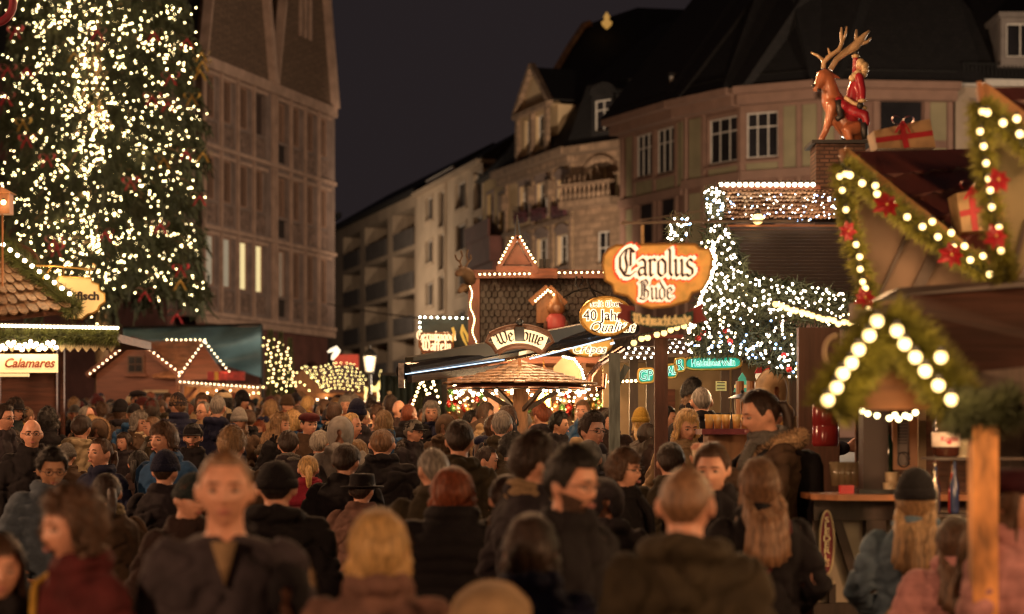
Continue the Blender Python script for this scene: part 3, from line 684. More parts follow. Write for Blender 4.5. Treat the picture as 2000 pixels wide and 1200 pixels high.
def person(x, ytop, hpx, yaw, label, hair='short', hc='dark brown', coat='plain', cc='charcoal', arms='pocket', hy=0, hp=0, hr=0, hat=None, hatc='black', acc=(), skin=0, fine=None, group='crowd in the market square', beard=False, wide=1.0, d=None, top=None, tc='black', hs=1.0, base=None):
    """x, ytop: where the top of the head stands in the photograph; hpx: head height there"""
    d = d or 960.0 / hpx
    g = ground_z(d) if base is None else base
    extra = .03 if hat in ('beanie', 'hat', 'furhat', 'hoodup', 'furhood', 'cap', 'pompom') else .012
    zt = CAM_Z + (HOR - ytop) / FPX * d
    st = zt - g - extra; s = st / 1.75
    STAT.append((round(st, 2), label[:40]))
    if fine is None: fine = d < 9.5
    X = (x - 1000) / FPX * d
    root = thing('person', (X, d, g), label, 'person', group); root.rotation_euler = (0, 0, R(yaw))
    ws = s ** .4 * wide; root.scale = (ws, ws, s)
    PLACED.append((X, d))
    H = head_mat(hy, hp, hr)
    # keep the head's proportions although stature is scaled along z only
    bd = child(root, 'body', body_mesh(arms, hy, hp, hr, fine, beard), skinmats[skin])
    child(root, 'coat', coat_mesh(arms, coat), cloth(cc, coat == 'knit')); child(root, 'trousers', trousers_mesh(arms), cloth(tc))
    bald = hair is None
    S = Matrix.Scale(hs, 4)
    if not bald and hat not in ('hoodup', 'furhood'):
        child(root, 'hair', hair_mesh(hair), hairmat(hc), H @ S)
    if hat:
        o = child(root, ACCN[hat], acc_mesh(hat), cloth(hatc, hat in ('beanie', 'pompom')) if hat != 'furhat' else fur_d, H @ (Matrix.Scale(1.06, 4) if hair in ('long', 'bob', 'wavy', 'curly') else S))
    for a in acc:
        a, m_ = (a if isinstance(a, tuple) else (a, None))
        if a == 'glasses': child(root, 'glasses', acc_mesh('glasses'), black_m, H)
        elif a == 'headband': child(root, 'headband', acc_mesh('headband'), cloth(m_ or 'white' if m_ in CLO else 'light grey', True), H)
        elif a == 'furcollar': child(root, 'fur_collar', bodyacc_mesh(a), fur_m if m_ is None else fur_d)
        else: child(root, ACCN[a], bodyacc_mesh(a), cloth(m_ or 'grey', a in ('scarf', 'shawl')))
    return root
# ------------------------------------------------ ground
g = MB(); xs = [-400, -40, 40, 400]; ys = [-60, -30, 0, 20, 40, 60, 80, 100, 160, 300, 600]
for j, y in enumerate(ys):
    for i, x in enumerate(xs): g.v.append((x, y, 0.022 * max(y, -30) if y <= 100 else 2.2 + (y - 100) * .003))
for j in range(len(ys) - 1):
    for i in range(3): q = j * 4 + i; g.f.append((q, q + 1, q + 5, q + 4)); g.m.append(0)
cobble = mat('grey_cobblestone', (.09, .075, .065), .7, .3, 3, .6, brick=(.16, .12, .012, .4))
for n_ in cobble.node_tree.nodes:
    if n_.type == 'MAPPING': n_.inputs['Rotation'].default_value = (0, 0, 0)
tag(g.build('ground', cobble), kind='structure')

# ------------------------------------------------ facade tools: u along the wall, v out towards the square, z up
def fm(xa, da, xb, db):
    A = Vector(((xa - 1000) / FPX * da, da, 0)); B = Vector(((xb - 1000) / FPX * db, db, 0)); U = (B - A).normalized()
    N = Vector((U.y, -U.x, 0))
    M_ = Matrix((( U.x, N.x, 0, A.x), (U.y, N.y, 0, A.y), (0, 0, 1, 0), (0, 0, 0, 1)))
    return M_, (B - A).length, A
def upx(M_, x):
    """where the camera ray through column x meets the wall: u"""
    a = (x - 1000) / FPX; A = M_.translation; U = Vector((M_[0][0], M_[1][0]))
    return (a * A.y - A.x) / (U.x - a * U.y)
def zat(M_, u, y):
    d = (M_ @ Vector((u, 0, 0))).y; return CAM_Z + (HOR - y) / FPX * d
def wall(mb, u0, u1, z0, z1, ops, v=0, t=.35, mi=0):
    us = sorted({u0, u1} | {a for o in ops for a in (o[0], o[1])}); zs = sorted({z0, z1} | {a for o in ops for a in (o[2], o[3])})
    for ua, ub in zip(us, us[1:]):
        run = None
        for za, zb in zip(zs, zs[1:]):
            cu, cz = (ua + ub) / 2, (za + zb) / 2
            inside = any(o[0] < cu < o[1] and o[2] < cz < o[3] for o in ops)
            if not inside: run = (run[0], zb) if run else (za, zb)
            if (inside or zb == zs[-1]) and run:
                mb.add([(ua, v, run[0]), (ub, v, run[0]), (ub, v, run[1]), (ua, v, run[1])], [(0, 1, 2, 3)], mi); run = None
    for a, b, c, d in [o[:4] for o in ops]:
        mb.add([(a, v, c), (b, v, c), (b, v, d), (a, v, d), (a, v - t, c), (b, v - t, c), (b, v - t, d), (a, v - t, d)], [(0, 1, 5, 4), (1, 2, 6, 5), (2, 3, 7, 6), (3, 0, 4, 7)], mi)
def window(root, M_, u0, u1, z0, z1, nx=2, nz=1, fmt=None, glass=None, v=-.22, bar=.06, surround=None, sill=True, label=None, trans=None):
    b = MB(M_); b.box(u0, u0 + bar, v - .03, v + .05, z0, z1); b.box(u1 - bar, u1, v - .03, v + .05, z0, z1)
    b.box(u0 + bar, u1 - bar, v - .03, v + .05, z0, z0 + bar); b.box(u0 + bar, u1 - bar, v - .03, v + .05, z1 - bar, z1)
    for i in range(1, nx): u = u0 + (u1 - u0) * i / nx; b.box(u - bar * .4, u + bar * .4, v - .02, v + .04, z0 + bar, z1 - bar)
    for z in ([trans] if trans else [z0 + (z1 - z0) * i / nz for i in range(1, nz)]): b.box(u0 + bar, u1 - bar, v - .018, v + .045, z - bar * .4, z + bar * .4)
    w_ = b.build('window', fmt, root)
    if label: w_['label'] = label
    MB(M_).add([(u0 + .01, v - .005, z0 + .01), (u1 - .01, v - .005, z0 + .01), (u1 - .01, v - .005, z1 - .01), (u0 + .01, v - .005, z1 - .01)], [(0, 1, 2, 3)]).build('pane', glass or glassdark, w_)
    if surround:
        s = MB(M_); s.box(u0 - .14, u0 - .001, -.02, .05, z0 - .1, z1 + .16); s.box(u1 + .001, u1 + .14, -.02, .05, z0 - .1, z1 + .16)
        s.box(u0, u1, -.02, .048, z1 + .001, z1 + .16)
        if sill: s.box(u0 - .2, u1 + .2, -.02, .12, z0 - .2, z0 - .1)
        s.build('frame', surround, w_)
    return w_
lit_pale = mat('curtained_lit_pane', (.2, .19, .16), .5, .2, 3, 0, emit=(1, .82, .55), est=.22, stretch=(9, 9, .6))
lit_yel = mat('bright_lit_pane', (.3, .28, .18), .5, .2, 3, 0, emit=(1, .78, .36), est=.85, stretch=(9, 9, .6))
win_white = mat('white_window_frame', (.5, .45, .4), .6, .1, 5, 0)
slate = mat('mosaic_slate_gable', (.17, .105, .07), .8, .4, 9, .4, brick=(.22, .12, .02, .6))
roofdark = mat('dark_slate_roof', (.014, .011, .011), .8, .3, 3, .3, brick=(.3, .2, .02, .5))
panelm = mat('carved_stone_panel', (.18, .115, .09), .9, .5, 5, .9)

# ---- stone building with two steep gables, left
M_, W, A = fm(395, 80, 650, 93)
root = thing('gabled_stone_building', (A.x, A.y, 1.76), 'brown stone building with two steep pointed gables and rows of narrow windows', 'building')
zr = lambda y: CAM_Z + (HOR - y) / 50.0
b = MB(M_); ops = []
half = W * .5; bays = []
for k in range(4): bays.append((.12 + k * (half - .5) / 4, .12 + (k + 1) * (half - .5) / 4 - .2))
for k in range(4): bays.append((half + .35 + k * (W - half - .45) / 4, half + .35 + (k + 1) * (W - half - .45) / 4 - .2))
rows = [(16.1, 14.4, 14.28, 13.5), (12.9, 11.2, 11.08, 10.3), (9.8, 7.8, 7.68, 6.94)]
for (a, c) in bays:
    for r in rows: ops.append((a + .1, c - .1, r[1], r[0])); ops.append((a + .1, c - .1, r[3], r[2]))
wall(b, 0, W, 6.55, 16.75, ops)
wall(b, 0, W, 1.7, 6.55, [(u, u + 2.2, 1.72, 5.2) for u in (.6, 3.6, 7.4, 10.6)], v=-.25, t=1.2, mi=1)
for u in (.6, 3.6, 7.4, 10.6):   # arches of the arcade
    ar = [(u, -.22, 4.4)] + [(u + 1.1 - 1.1 * math.cos(PI * i / 10), -.22, 4.2 + 1.0 * math.sin(PI * i / 10)) for i in range(11)] + [(u + 2.2, -.22, 4.4), (u + 2.2, -.22, 5.25), (u, -.22, 5.25)]
    b.prism(ar, (0, -1, 0), .3, 1)
b.box(0, W, -14, -1.5, 1.7, 16.6, 1)
b.box(-.02, W + .02, -1.5, -.40, 6.56, 16.7, 0)
b.box(W - .35, W + .05, -.38, .08, 6.5, 16.9)
b.build('wall', [stone_sand, stone_red], root)
b = MB(M_)
for z in (6.6, 10.0, 13.2): b.box(-.05, W + .1, .002, .16, z, z + .16)
b.box(-.05, W + .1, .002, .2, 16.3, 16.74); b.box(-.05, W + .1, -.24, .1, 6.3, 6.56)
for (a, c) in bays + [(half, half)]: b.box(a - .12, a + .02, .004, .11, 6.75, 16.3)
for (a, c) in bays:
    for r in rows: b.box(a + .04, c - .04, .003, .09, r[0] + .001, r[0] + .14)
b.build('stone_moulding', mat('light_sandstone_trim', (.38, .25, .19), .85, .2, 2, .2), root)
for k, (a, c) in enumerate(bays):
    for ri, r in enumerate(rows):
        if k == 3 and ri == 0:
            MB(M_).box(a + .1, c - .1, -.25, -.2, r[1], r[0]).build('shutter', mat('dark_brown_shutter', (.05, .028, .022), .8, .2, 5, .1), root)
        else:
            gl = glassdark
            if ri == 2: gl = {0: lit_pale, 1: lit_pale, 2: lit_yel, 3: lit_yel, 4: lit_pale}.get(k, glassdark)
            wd = c - a - .2
            if k == 4: window(root, M_, a + .1, c - .1, r[1] - .1, r[0], 5, 1, mat('stone_mullion', (.3, .17, .115), .8, .1, 4, 0), gl, bar=.07)
            else:
                window(root, M_, a + .1, a + .1 + wd * .72, r[1], r[0], 3 if ri < 2 or k > 4 else 1, 1, mat('stone_mullion', (.3, .17, .115), .8, .1, 4, 0), gl, bar=.06, v=-.07, label='window with bright yellow light behind it' if gl is lit_yel else None)
                MB(M_).box(a + .1 + wd * .72 + .005, c - .1, -.2, -.05, r[1], r[0]).build('window_jamb', stone_sand, root)
        q = MB(M_)
        if k == 4: q.box(a + .1, c - .1, -.2, -.16, r[3], r[2]); q.build('grille', mat('dark_bronze_grille', (.03, .022, .02), .6, .3, 8, .1), root)
        else: q.box(a + .1, c - .1, -.14, -.08, r[3], r[2]); q.build('carved_panel', panelm, root)
for (ua, ub, ya, L) in ((.0, half - .15, 16.74, 0), (half + .15, W, 16.74, 0)):
    um = (ua + ub) / 2; H_ = 14.5
    b = MB(M_); b.prism([(ua + .05, 0, 16.76), (ub - .05, 0, 16.76), (um, 0, 16.76 + H_)], (0, -1, 0), .35).build('gable', slate, root)
    b = MB(M_)
    b.beam((ub, .05, 16.7), (um + .05, .05, 16.9 + H_), .34, .5, (0, 1, 0)); b.beam((ua, .05, 16.7), (um - .05, .05, 16.9 + H_), .12, .4, (0, 1, 0))
    b.build('gable_coping', mat('light_sandstone_trim', (1, 1, 1)), root)
    n = 2 if ua < 1 else 3
    for i in range(n):
        u = um + (i - (n - 1) / 2) * .55; z0 = 19.7 if ua < 1 else 19.3
        MB(M_).box(u - .07, u + .07, .002, .12, z0, z0 + 2.9).build('slit_mullion', mat('light_sandstone_trim', (1, 1, 1)), root)
        MB(M_).box(u + .08, u + .35, .002, .02, z0 + .1, z0 + 2.8).build('pane', glassdark, root)
    b = MB(M_); b.prism([(ua + .2, -.36, 16.76), (ub - .2, -.36, 16.76), (um, -.36, 16.5 + H_)], (0, -1, 0), 13).build('roof', roofdark, root)
# ---- dark sandstone town house behind the fir tree
M_, W, A = fm(-260, 96, 392, 90)
root = thing('dark_sandstone_house', (A.x, A.y, 2), 'dark red sandstone house behind the big lit fir tree', 'building')
b = MB(M_); ops = []
for k in range(5):
    for z in (4.2, 8.2, 12.2): ops.append((1.2 + k * 3.1, 2.6 + k * 3.1, z, z + 2.1))
wall(b, 0, W, 1.8, 15.6, ops, t=.3); b.box(0, W, -9, -.5, 1.8, 15.5); b.build('wall', stone_red, root)
b = MB(M_)
for z in (7.2, 11.2, 15.35): b.box(-.1, W + .1, .002, .22, z, z + .25)
b.build('stone_moulding', stone_red, root)
for o in ops: window(root, M_, *o, 2, 2, stone_red, glassdark)
MB(M_).prism([(-.3, .4, 15.62), (-.3, -9.4, 15.62), (-.3, -4.5, 22)], (1, 0, 0), W + .6).build('roof', roofdark, root)

# ---- long modern block with balconies
render_beige = mat('beige_render', (.33, .245, .175), .9, .15, .6, .1)
grey_panel = mat('grey_balcony_panel', (.085, .07, .062), .8, .2, 1.5, .05)
M_, W, A = fm(668, 150, 815, 128)
root = thing('balcony_apartment_block', (A.x, A.y, 2.2), 'beige apartment block with five storeys of grey fronted balconies', 'building')
topz = zat(M_, 0, 447); b = MB(M_); ops = []
cols = [(upx(M_, a), upx(M_, c)) for a, c in ((670, 704), (712, 758), (766, 811))]
fl = 2.75; z5 = topz - .7
for (a, c) in cols:
    for k in range(6): ops.append((a + .1, c - .1, z5 - (k + 1) * fl + .35, z5 - k * fl))
wall(b, -6, W, 1.8, topz, ops, t=1.6); b.box(-6, W, -10, -1.7, 1.8, topz - .05); b.build('wall', render_beige, root)
for (a, c) in cols:
    for k in range(6):
        z0 = z5 - (k + 1) * fl + .35
        MB(M_).box(a + (c - a) * .12, c - .12, .05, .13, z0 - .05, z0 + 1.05).build('balcony', grey_panel, root)
        window(root, M_, a + (c - a) * .12, a + (c - a) * .55, z0 + .05, z0 + 2.1, 2, 1, grey_panel, glassdark, v=-1.5)
b = MB(M_); b.box(-6.3, W + .3, -1, .4, topz, topz + .25); b.prism([(-6.3, .3, topz + .3), (-6.3, -10, topz + .3), (-6.3, -5, topz + 3.4)], (1, 0, 0), W + 6.2).build('roof', roofdark, root)
sg = MB(M_); sg.box(-5.5, -1.2, -.2, .1, topz + .9, topz + 1.35)
s = sg.build('light_panel', mat('black_paint', (1, 1, 1)), thing('roof_light', M_ @ Vector((-3, 0, topz + .3)), 'turquoise lit strip on the roof end of the balcony block', 'neon light'))
MB(M_).box(-5.3, -2.6, .11, .14, topz + 1.0, topz + 1.28).build('neon_strip', glow('turquoise_neon', (.02, .8, .75), 1.1), s.parent)
M_, W, A = fm(815, 128, 942, 112)
root = thing('beige_town_house', (A.x, A.y, 2.2), 'plain beige town house with small square windows and a rooftop terrace', 'building')
b = MB(M_); ops = []; top0 = zat(M_, 0, 385); f2 = 2.62
def row(xa, xb, hgt, ys, n, t_): return [(upx(M_, xa), upx(M_, xb), zat(M_, upx(M_, xa), y0), zat(M_, upx(M_, xa), y0) + hgt) for y0 in ys]
for xa, xb, ys, hg in ((832, 846, (432, 515, 598, 672), 1.35), (857, 868, (445, 528, 610, 682), 2.1), (890, 911, (410, 492, 575, 658), 1.45), (926, 943, (412, 500, 580, 660), 2.1)):
    for y0 in ys: u0, u1 = upx(M_, xa), upx(M_, xb); z0 = zat(M_, u0, y0); ops.append((u0, u1, z0, z0 + hg))
wall(b, 0, W, 1.8, top0, ops, t=.3); b.box(0, W, -10, -.5, 1.8, top0 - .05)
b.box(upx(M_, 872) - .05, upx(M_, 872) + .1, .003, .12, 2, top0)
b.build('wall', mat('pale_cream_render', (.42, .32, .23), .9, .15, .6, .1), root)
for o in ops: window(root, M_, *o, 2, 1, win_white, glassdark, surround=mat('pale_cream_render', (1, 1, 1)))
b = MB(M_); b.box(-.2, W, -1, .35, top0, top0 + .22); b.build('cornice', render_beige, root)
MB(M_).prism([(0, .3, top0 + .24), (0, -10, top0 + .24), (0, -5, top0 + 3.5)], (1, 0, 0), W).build('roof', roofdark, root)
MB(M_).box(.2, W * .45, -.6, -.5, top0 + .6, top0 + 1.0).build('terrace_railing', win_white, root)

# ---- ochre house with a bay
M_, W, A = fm(942, 112, 990, 106)
root = thing('narrow_ochre_house', (A.x, A.y, 2.2), 'narrow ochre house with a sandstone bay between beige house and baroque corner', 'building')
top0 = zat(M_, W * .5, 345); b = MB(M_); ops = []
for xa, xb in ((952, 964), (975, 987)):
    for y0, y1 in ((452, 382), (555, 500), (640, 580)): u0, u1 = upx(M_, xa), upx(M_, xb); ops.append((u0, u1, zat(M_, u0, y0), zat(M_, u0, y1)))
wall(b, 0, W, 1.8, top0, ops); b.box(0, W, -9, -.5, 1.8, top0 - .05); b.build('wall', mat('ochre_render', (.42, .29, .14), .9, .15, .8, .1), root)
for o in ops: window(root, M_, *o, 2, 2, win_white, glassdark, surround=stone_sand)
zb = zat(M_, .5, 480)
b = MB(M_); b.box(.1, W - .1, .01, .9, zb - 1.3, zb); b.prism([(.3, .01, zb - 2.1), (W - .3, .01, zb - 2.1), (W - .1, .01, zb - 1.32), (.1, .01, zb - 1.32)], (0, 1, 0), .7); b.box(.0, W, .9, 1.0, zb, zb + .9); b.build('balcony', stone_red, root)
MB(M_).prism([(0, .5, top0), (0, -9, top0), (0, -4.5, top0 + 5)], (1, 0, 0), W).build('roof', roofdark, root)

# ---- baroque corner house with mansard roof and dormers
cream_f = mat('warm_cream_facade', (.47, .33, .19), .9, .15, .7, .1)
sst = mat('sandstone_quoins', (.26, .165, .105), .85, .3, 2.5, .4, brick=(.7, .32, .03, .6))
M_, W, A = fm(985, 105, 1120, 96)
root = thing('baroque_corner_house', (A.x, A.y, 2.2), 'cream baroque corner house with sandstone windows and dark mansard roof with dormers', 'building')
ez = zat(M_, 0, 350); b = MB(M_); ops = []
for xa, xb in ((1016, 1034), (1049, 1070), (1089, 1110)):
    u0, u1 = upx(M_, xa), upx(M_, xb)
    for y0, y1 in ((432, 372), (535, 480), (620, 570)):
        k = (u0 / W) * -24; ops.append((u0, u1, zat(M_, u0, y0 + k + (4 if y0 > 500 else 0)), zat(M_, u0, y1 + k)))
wall(b, 0, W, 1.8, ez, ops); b.box(0, W, -12, -.5, 1.8, ez - .05)
b.build('wall', cream_f, root)
for i, o in enumerate(ops):
    w_ = window(root, M_, *o, 2, 1, win_white, glassdark, surround=stone_sand, trans=o[3] - .55)
    um = (o[0] + o[1]) / 2; hw = (o[1] - o[0]) / 2 + .2
    MB(M_).prism([(um - hw, .01, o[3] + .17), (um + hw, .01, o[3] + .17)] + [(um + hw * math.cos(PI * j / 8), .01, o[3] + .17 + .35 * math.sin(PI * j / 8)) for j in range(9)], (0, 1, 0), .12).build('arch_hood', stone_sand, w_)
    if i % 3 == 0:
        f_ = MB(M_); rg = random.Random(i); f_.box(o[0] - .12, o[1] + .12, .13, .32, o[2] - .34, o[2] - .1)
        for _ in range(160): f_.ball((rg.uniform(o[0] - .1, o[1] + .1), .2 + rg.uniform(-.1, .12), o[2] - .12 + rg.gauss(.12, .12)), rg.uniform(.04, .08), 5, 4)
        f_.build('flower_box', mat('dark_red_flowers', (.05, .01, .014), .8, .6, 8, 0), w_)
b = MB(M_)
for x in (990, 1042, 1080, 1116): u = upx(M_, x); b.box(u - .15, u + .15, .004, .12, 1.9, ez - .3); b.box(u - .26, u + .26, .004, .35, ez - 1.7, ez - .9)
for zz in (zat(M_, 0, 465), zat(M_, 0, 560)): b.box(0, W, .003, .15, zz, zz + .2)
b.box(-.3, W + .2, -.3, .7, ez, ez + .35); b.box(-.2, W + .1, .003, .35, ez - .4, ez - .001); b.build('stone_moulding', sst, root)
# mansard
b = MB(M_); mh = 5.2; b.prism([(-.2, .5, ez + .36), (-.2, -1.2, ez + 3.0), (-.2, -6, ez + 5.6), (-.2, -13, ez + .36)], (1, 0, 0), W + .2); b.build('mansard_roof', roofdark, root)
# stone dormer with pediment
ua, ub = upx(M_, 1024), upx(M_, 1086); zd0, zd1 = ez + .4, ez + .4 + 2.35
dm = MB(M_); opn = [(ua + (ub - ua) * a, ua + (ub - ua) * c, zd0 + .45, zd0 + 2.0) for a, c in ((.2, .44), (.56, .8))]
wall(dm, ua, ub, zd0, zd1, opn, v=.3); dm.box(ua, ub, -2.6, -.1, zd0, zd1)
dm.prism([(ua - .1, .3, zd1), (ub + .1, .3, zd1), ((ua + ub) / 2, .3, zd1 + 2.0)], (0, -1, 0), .5)
dd = dm.build('dormer', cream_f, root)
for o in opn: window(dd, M_, *o, 1, 2, win_white, glassdark, v=.1)
dm = MB(M_); dm.box(ua - .25, ub + .25, .31, .6, zd1 - .15, zd1 + .08); um = (ua + ub) / 2
for sgn, e in ((-1, ua - .3), (1, ub + .3)): dm.beam((e, .42, zd1), (um, .42, zd1 + 2.2), .25, .28, (0, 1, 0))
for u in (ua + .15, um, ub - .15): dm.box(u - .16, u + .16, .31, .5, zd0, zd1 - .16)
dm.build('pediment', sst, dd)
MB(M_).prism([(ua - .2, .2, zd1 + .2), (ub + .2, .2, zd1 + .2), (um, .2, zd1 + 2.1)], (0, -1, 0), 6).build('roof', roofdark, dd)
# corner part, turned towards the square, with balcony
M2, W2, A2 = fm(1120, 96, 1225, 93.5)
b = MB(M2); z2 = lambda y, x=1120: zat(M2, upx(M2, x), y)
ops = [(upx(M2, 1142), upx(M2, 1206), z2(392), z2(325)), (upx(M2, 1162), upx(M2, 1190), z2(520), z2(457))]
wall(b, 0, W2, 1.8, z2(305), ops, t=1.3); b.box(0, W2, -9, -1.5, 1.8, z2(306)); b.build('wall', sst, root)
window(root, M2, upx(M2, 1168), upx(M2, 1206), z2(392), z2(330), 2, 1, win_white, mat('dim_lit_pane', (.15, .12, .08), .4, .3, 2, 0, emit=(1, .55, .2), est=.06), v=-1.2, label='balcony door with dim warm light behind')
window(root, M2, *ops[1], 2, 2, win_white, glassdark, v=-.3)
b = MB(M2); zb = z2(398); b.box(.1, W2, .02, 1.1, zb - .35, zb); b.box(.0, W2, .85, 1.15, zb + .62, zb + .75)
u = .2
while u < W2: b.lathe([(.07, zb), (.11, zb + .2), (.05, zb + .45), (.08, zb + .62)], 8, (u, 1.0, 0)); u += .3
b.build('balcony', sst, root)
ar = [(ops[0][0] - .3, .02, z2(345))]
b = MB(M2); b.tube([((ops[0][0] + ops[0][1]) / 2 + 1.0 * math.cos(PI * i / 12), .02, z2(350) + .85 * math.sin(PI * i / 12)) for i in range(13)], .16, 6); b.build('arch', sst, root)
e2 = z2(305); MB(M2).box(-.1, W2 + .1, -.3, .7, e2, e2 + .35).build('cornice', sst, root)
MB(M2).prism([(0, .5, e2 + .36), (0, -.9, e2 + 3.4), (0, -6, e2 + 7), (0, -12, e2 + .36)], (1, 0, 0), W2 + 3).build('mansard_roof', roofdark, root)
ua, ub = upx(M2, 1166), upx(M2, 1208); zd = z2(268)
dm = MB(M2); wall(dm, ua, ub, zd - .4, zd + 1.75, [(ua + .15, ub - .15, zd, zd + 1.45)], v=.35); dm.box(ua, ub, -2, -.02, zd - .4, zd + 1.7)
dm.prism([(ua - .1, .36, zd + 1.75)] + [((ua + ub) / 2 - (ub - ua) * .6 * math.cos(PI * i / 10), .36, zd + 1.76 + .5 * math.sin(PI * i / 10)) for i in range(11)], (0, -1, 0), 2.4)
dd = dm.build('dormer', roofdark, root); window(dd, M2, ua + .15, ub - .15, zd, zd + 1.45, 2, 1, win_white, glassdark, v=.2, trans=zd + 1.0)
# steep hip roof above; light on its ridge end painted in as orange
b = MB(); rp = [P(1085, 140, 104), P(1140, 50, 110), P(1178, 38, 112), P(1245, 15, 112), P(1420, 22, 112), P(1420, 240, 104), P(1120, 250, 104)]
b.prism(rp, (0, 1, 0), 6).build('hip_roof', roofdark, root)
MB().tube([P(1083, 142, 103.5), P(1112, 92, 106), P(1140, 50, 109.5), P(1152, 46, 110)], .18, 6).build('copper_ridge', mat('copper_ridge_metal', (.5, .25, .09), .5, .3, 3, .1, metal=.4), root)
fg = thing('gilded_finial', P(1185, 50, 109), 'gilded roof finial shining on the ridge of the corner house', 'finial')
MB().lathe([(.05, -.3), (.25, -.1), (.3, .05), (.12, .2), (.18, .35), (.02, .6)], 12, P(1185, 46, 109)).build('gilded_vase', glow('gilt_glow', (1, .5, .1), .4), fg, smooth=True)  # shine on the gilt put in as a glow of its own

# ---- long timbered house with curved front
timber = mat('red_brown_facade_timber', (.17, .09, .065), .8, .15, 2, .1); sage = mat('ochre_green_panel', (.23, .19, .11), .9, .15, 1, .1)
root = None
segs = [((1212, 88), (1335, 83)), ((1335, 83), (1450, 80)), ((1450, 80), (1600, 78.5)), ((1600, 78.5), (1862, 79))]
evs = [(1212, 243), (1335, 192), (1450, 176), (1600, 163), (1862, 152)]
root = thing('timbered_town_house', (P(1212, 0, 88).x, 88, 1.9), 'long house with red brown timber bands, ochre panels and huge dark roof', 'building')
opn = {0: [(1243, 1275, 262, 345), (1283, 1318, 250, 338), (1246, 1277, 396, 476), (1288, 1320, 386, 468)], 1: [(1385, 1442, 230, 318), (1392, 1438, 388, 480)],
       2: [(1458, 1520, 219, 308), (1462, 1515, 380, 470)], 3: [(1640, 1690, 222, 300), (1718, 1804, 188, 268), (1640, 1690, 370, 450), (1720, 1800, 370, 450)]}
pan = {0: [(1224, 1236, 268, 400), (1324, 1334, 240, 366), (1243, 1276, 353, 382), (1283, 1320, 345, 377), (1224, 1236, 410, 500)], 1: [(1347, 1370, 232, 362), (1385, 1442, 326, 356), (1347, 1370, 378, 480)],
       2: [(1458, 1520, 316, 345), (1530, 1555, 206, 340), (1568, 1598, 203, 338)], 3: [(1604, 1630, 200, 335), (1816, 1848, 182, 275), (1816, 1848, 290, 420), (1640, 1700, 308, 335)]}
for si, ((xa, da), (xb, db)) in enumerate(segs):
    M_, W, A = fm(xa, da, xb, db); ya = dict(evs)[xa]; yb = dict(evs)[xb]
    ez = (zat(M_, 0, ya) + zat(M_, W, yb)) / 2
    if si == 0: EZ = 15.1
    ez = EZ
    ops = []
    for (a, c, y0, y1) in opn[si]: u0, u1 = upx(M_, a), upx(M_, c); um = (u0 + u1) / 2; ops.append((u0, u1, zat(M_, um, y1), zat(M_, um, y0)))
    b = MB(M_); wall(b, 0, W, 1.8, ez, ops); b.box(0, W, -8, -.5, 1.8, ez - .05); b.build('wall', timber, root)
    for k, o in enumerate(ops):
        wide = o[1] - o[0] > 1; big = si == 3 and k == 1
        lowr = k >= (2 if si in (0, 3) else 1)
        window(root, M_, *o, 1 if lowr or big else (3 if wide else 2), 1, win_white if not (lowr or big) else timber, glassdark, surround=mat('light_red_timber', (.22, .125, .09), .8, .1, 2, 0), trans=None if lowr or big else o[2] + (o[3] - o[2]) * .68, v=-.1)
    for (a, c, y0, y1) in pan[si]:
        u0, u1 = upx(M_, a), upx(M_, c); um = (u0 + u1) / 2
        MB(M_).box(u0, u1, .003, .03, zat(M_, um, y1), zat(M_, um, y0)).build('ochre_panel', sage, root)
    b = MB(M_)
    for z in (zat(M_, W / 2, (ya + yb) / 2 + 172),): b.box(0, W, .004, .14, z - .12, z + .22)
    for z in (zat(M_, W / 2, (ya + yb) / 2 + 34),): b.box(0, W, .004, .1, z - .1, z + .1)
    for x in {0: (1216, 1240, 1279, 1322, 1340), 1: (1375, 1446), 2: (1452, 1526, 1562, 1602), 3: (1634, 1710, 1810, 1855)}[si]:
        u = upx(M_, x); b.box(u - .1, u + .1, .006, .085, 1.9, ez - .3)
    b.box(-.05, W + .05, -.3, .9, ez, ez + .28); b.box(0, W, .005, .55, ez - .38, ez - .001)
    b.build('timber_bands', mat('light_red_timber', (1, 1, 1)), root)
    b = MB(M_); b.prism([(-.5, .8, ez + .29), (-.5, -7.5, ez + 10.5), (-.5, -9, ez + .29)], (1, 0, 0), W + 1.5).build('roof', roofdark, root)
    # snow guard along the eave
    b = MB(M_); b.tube([(0, .45, ez + .75), (W, .45, ez + .75)], .025, 5)
    u = .2
    while u < W: b.box(u - .015, u + .015, .44, .46, ez + .3, ez + .74); u += .9
    b.build('snow_guard', iron, root)
for x, y, h, d in ((1318, 185, 1.3, 84), (1463, 160, 1.3, 81)):
    q = P(x, y, d); b = MB(); b.box(q.x - .25, q.x + .3, q.y, q.y + 1.8, q.z - .5, q.z + .9); dd = b.build('dormer', roofdark, root)
    MB().box(q.x - .2, q.x - .05, q.y - .05, q.y - .01, q.z - .3, q.z + .75).build('window_frame', win_white, dd)
# ---- house at the far right
M_, W, A = fm(1866, 79, 2260, 80)
root = thing('grey_dormer_house', (A.x, A.y, 1.9), 'plastered house at the right with eave railing and a white framed dormer', 'building')
b = MB(M_); ez = zat(M_, 0, 165); wall(b, 0, W, 1.8, ez, [(.7, 2.2, ez - 2.5, ez - .7)]); b.box(0, W, -8, -.5, 1.8, ez - .1); b.build('wall', render_beige, root)
window(root, M_, .7, 2.2, ez - 2.5, ez - .7, 2, 1, timber, glassdark, surround=stone_sand)
MB(M_).box(-.1, W, .002, .5, ez - .1, ez + .15).build('gutter', win_white, root)
MB(M_).prism([(-.1, .5, ez + .16), (-.1, -7.5, ez + 10), (-.1, -9, ez + .16)], (1, 0, 0), W).build('roof', roofdark, root)
b = MB(M_); b.tube([(.2, .42, ez + .75), (W, .42, ez + .75)], .03, 5)
u = .2
while u < W: b.box(u - .015, u + .015, .41, .43, ez + .2, ez + .74); u += .16
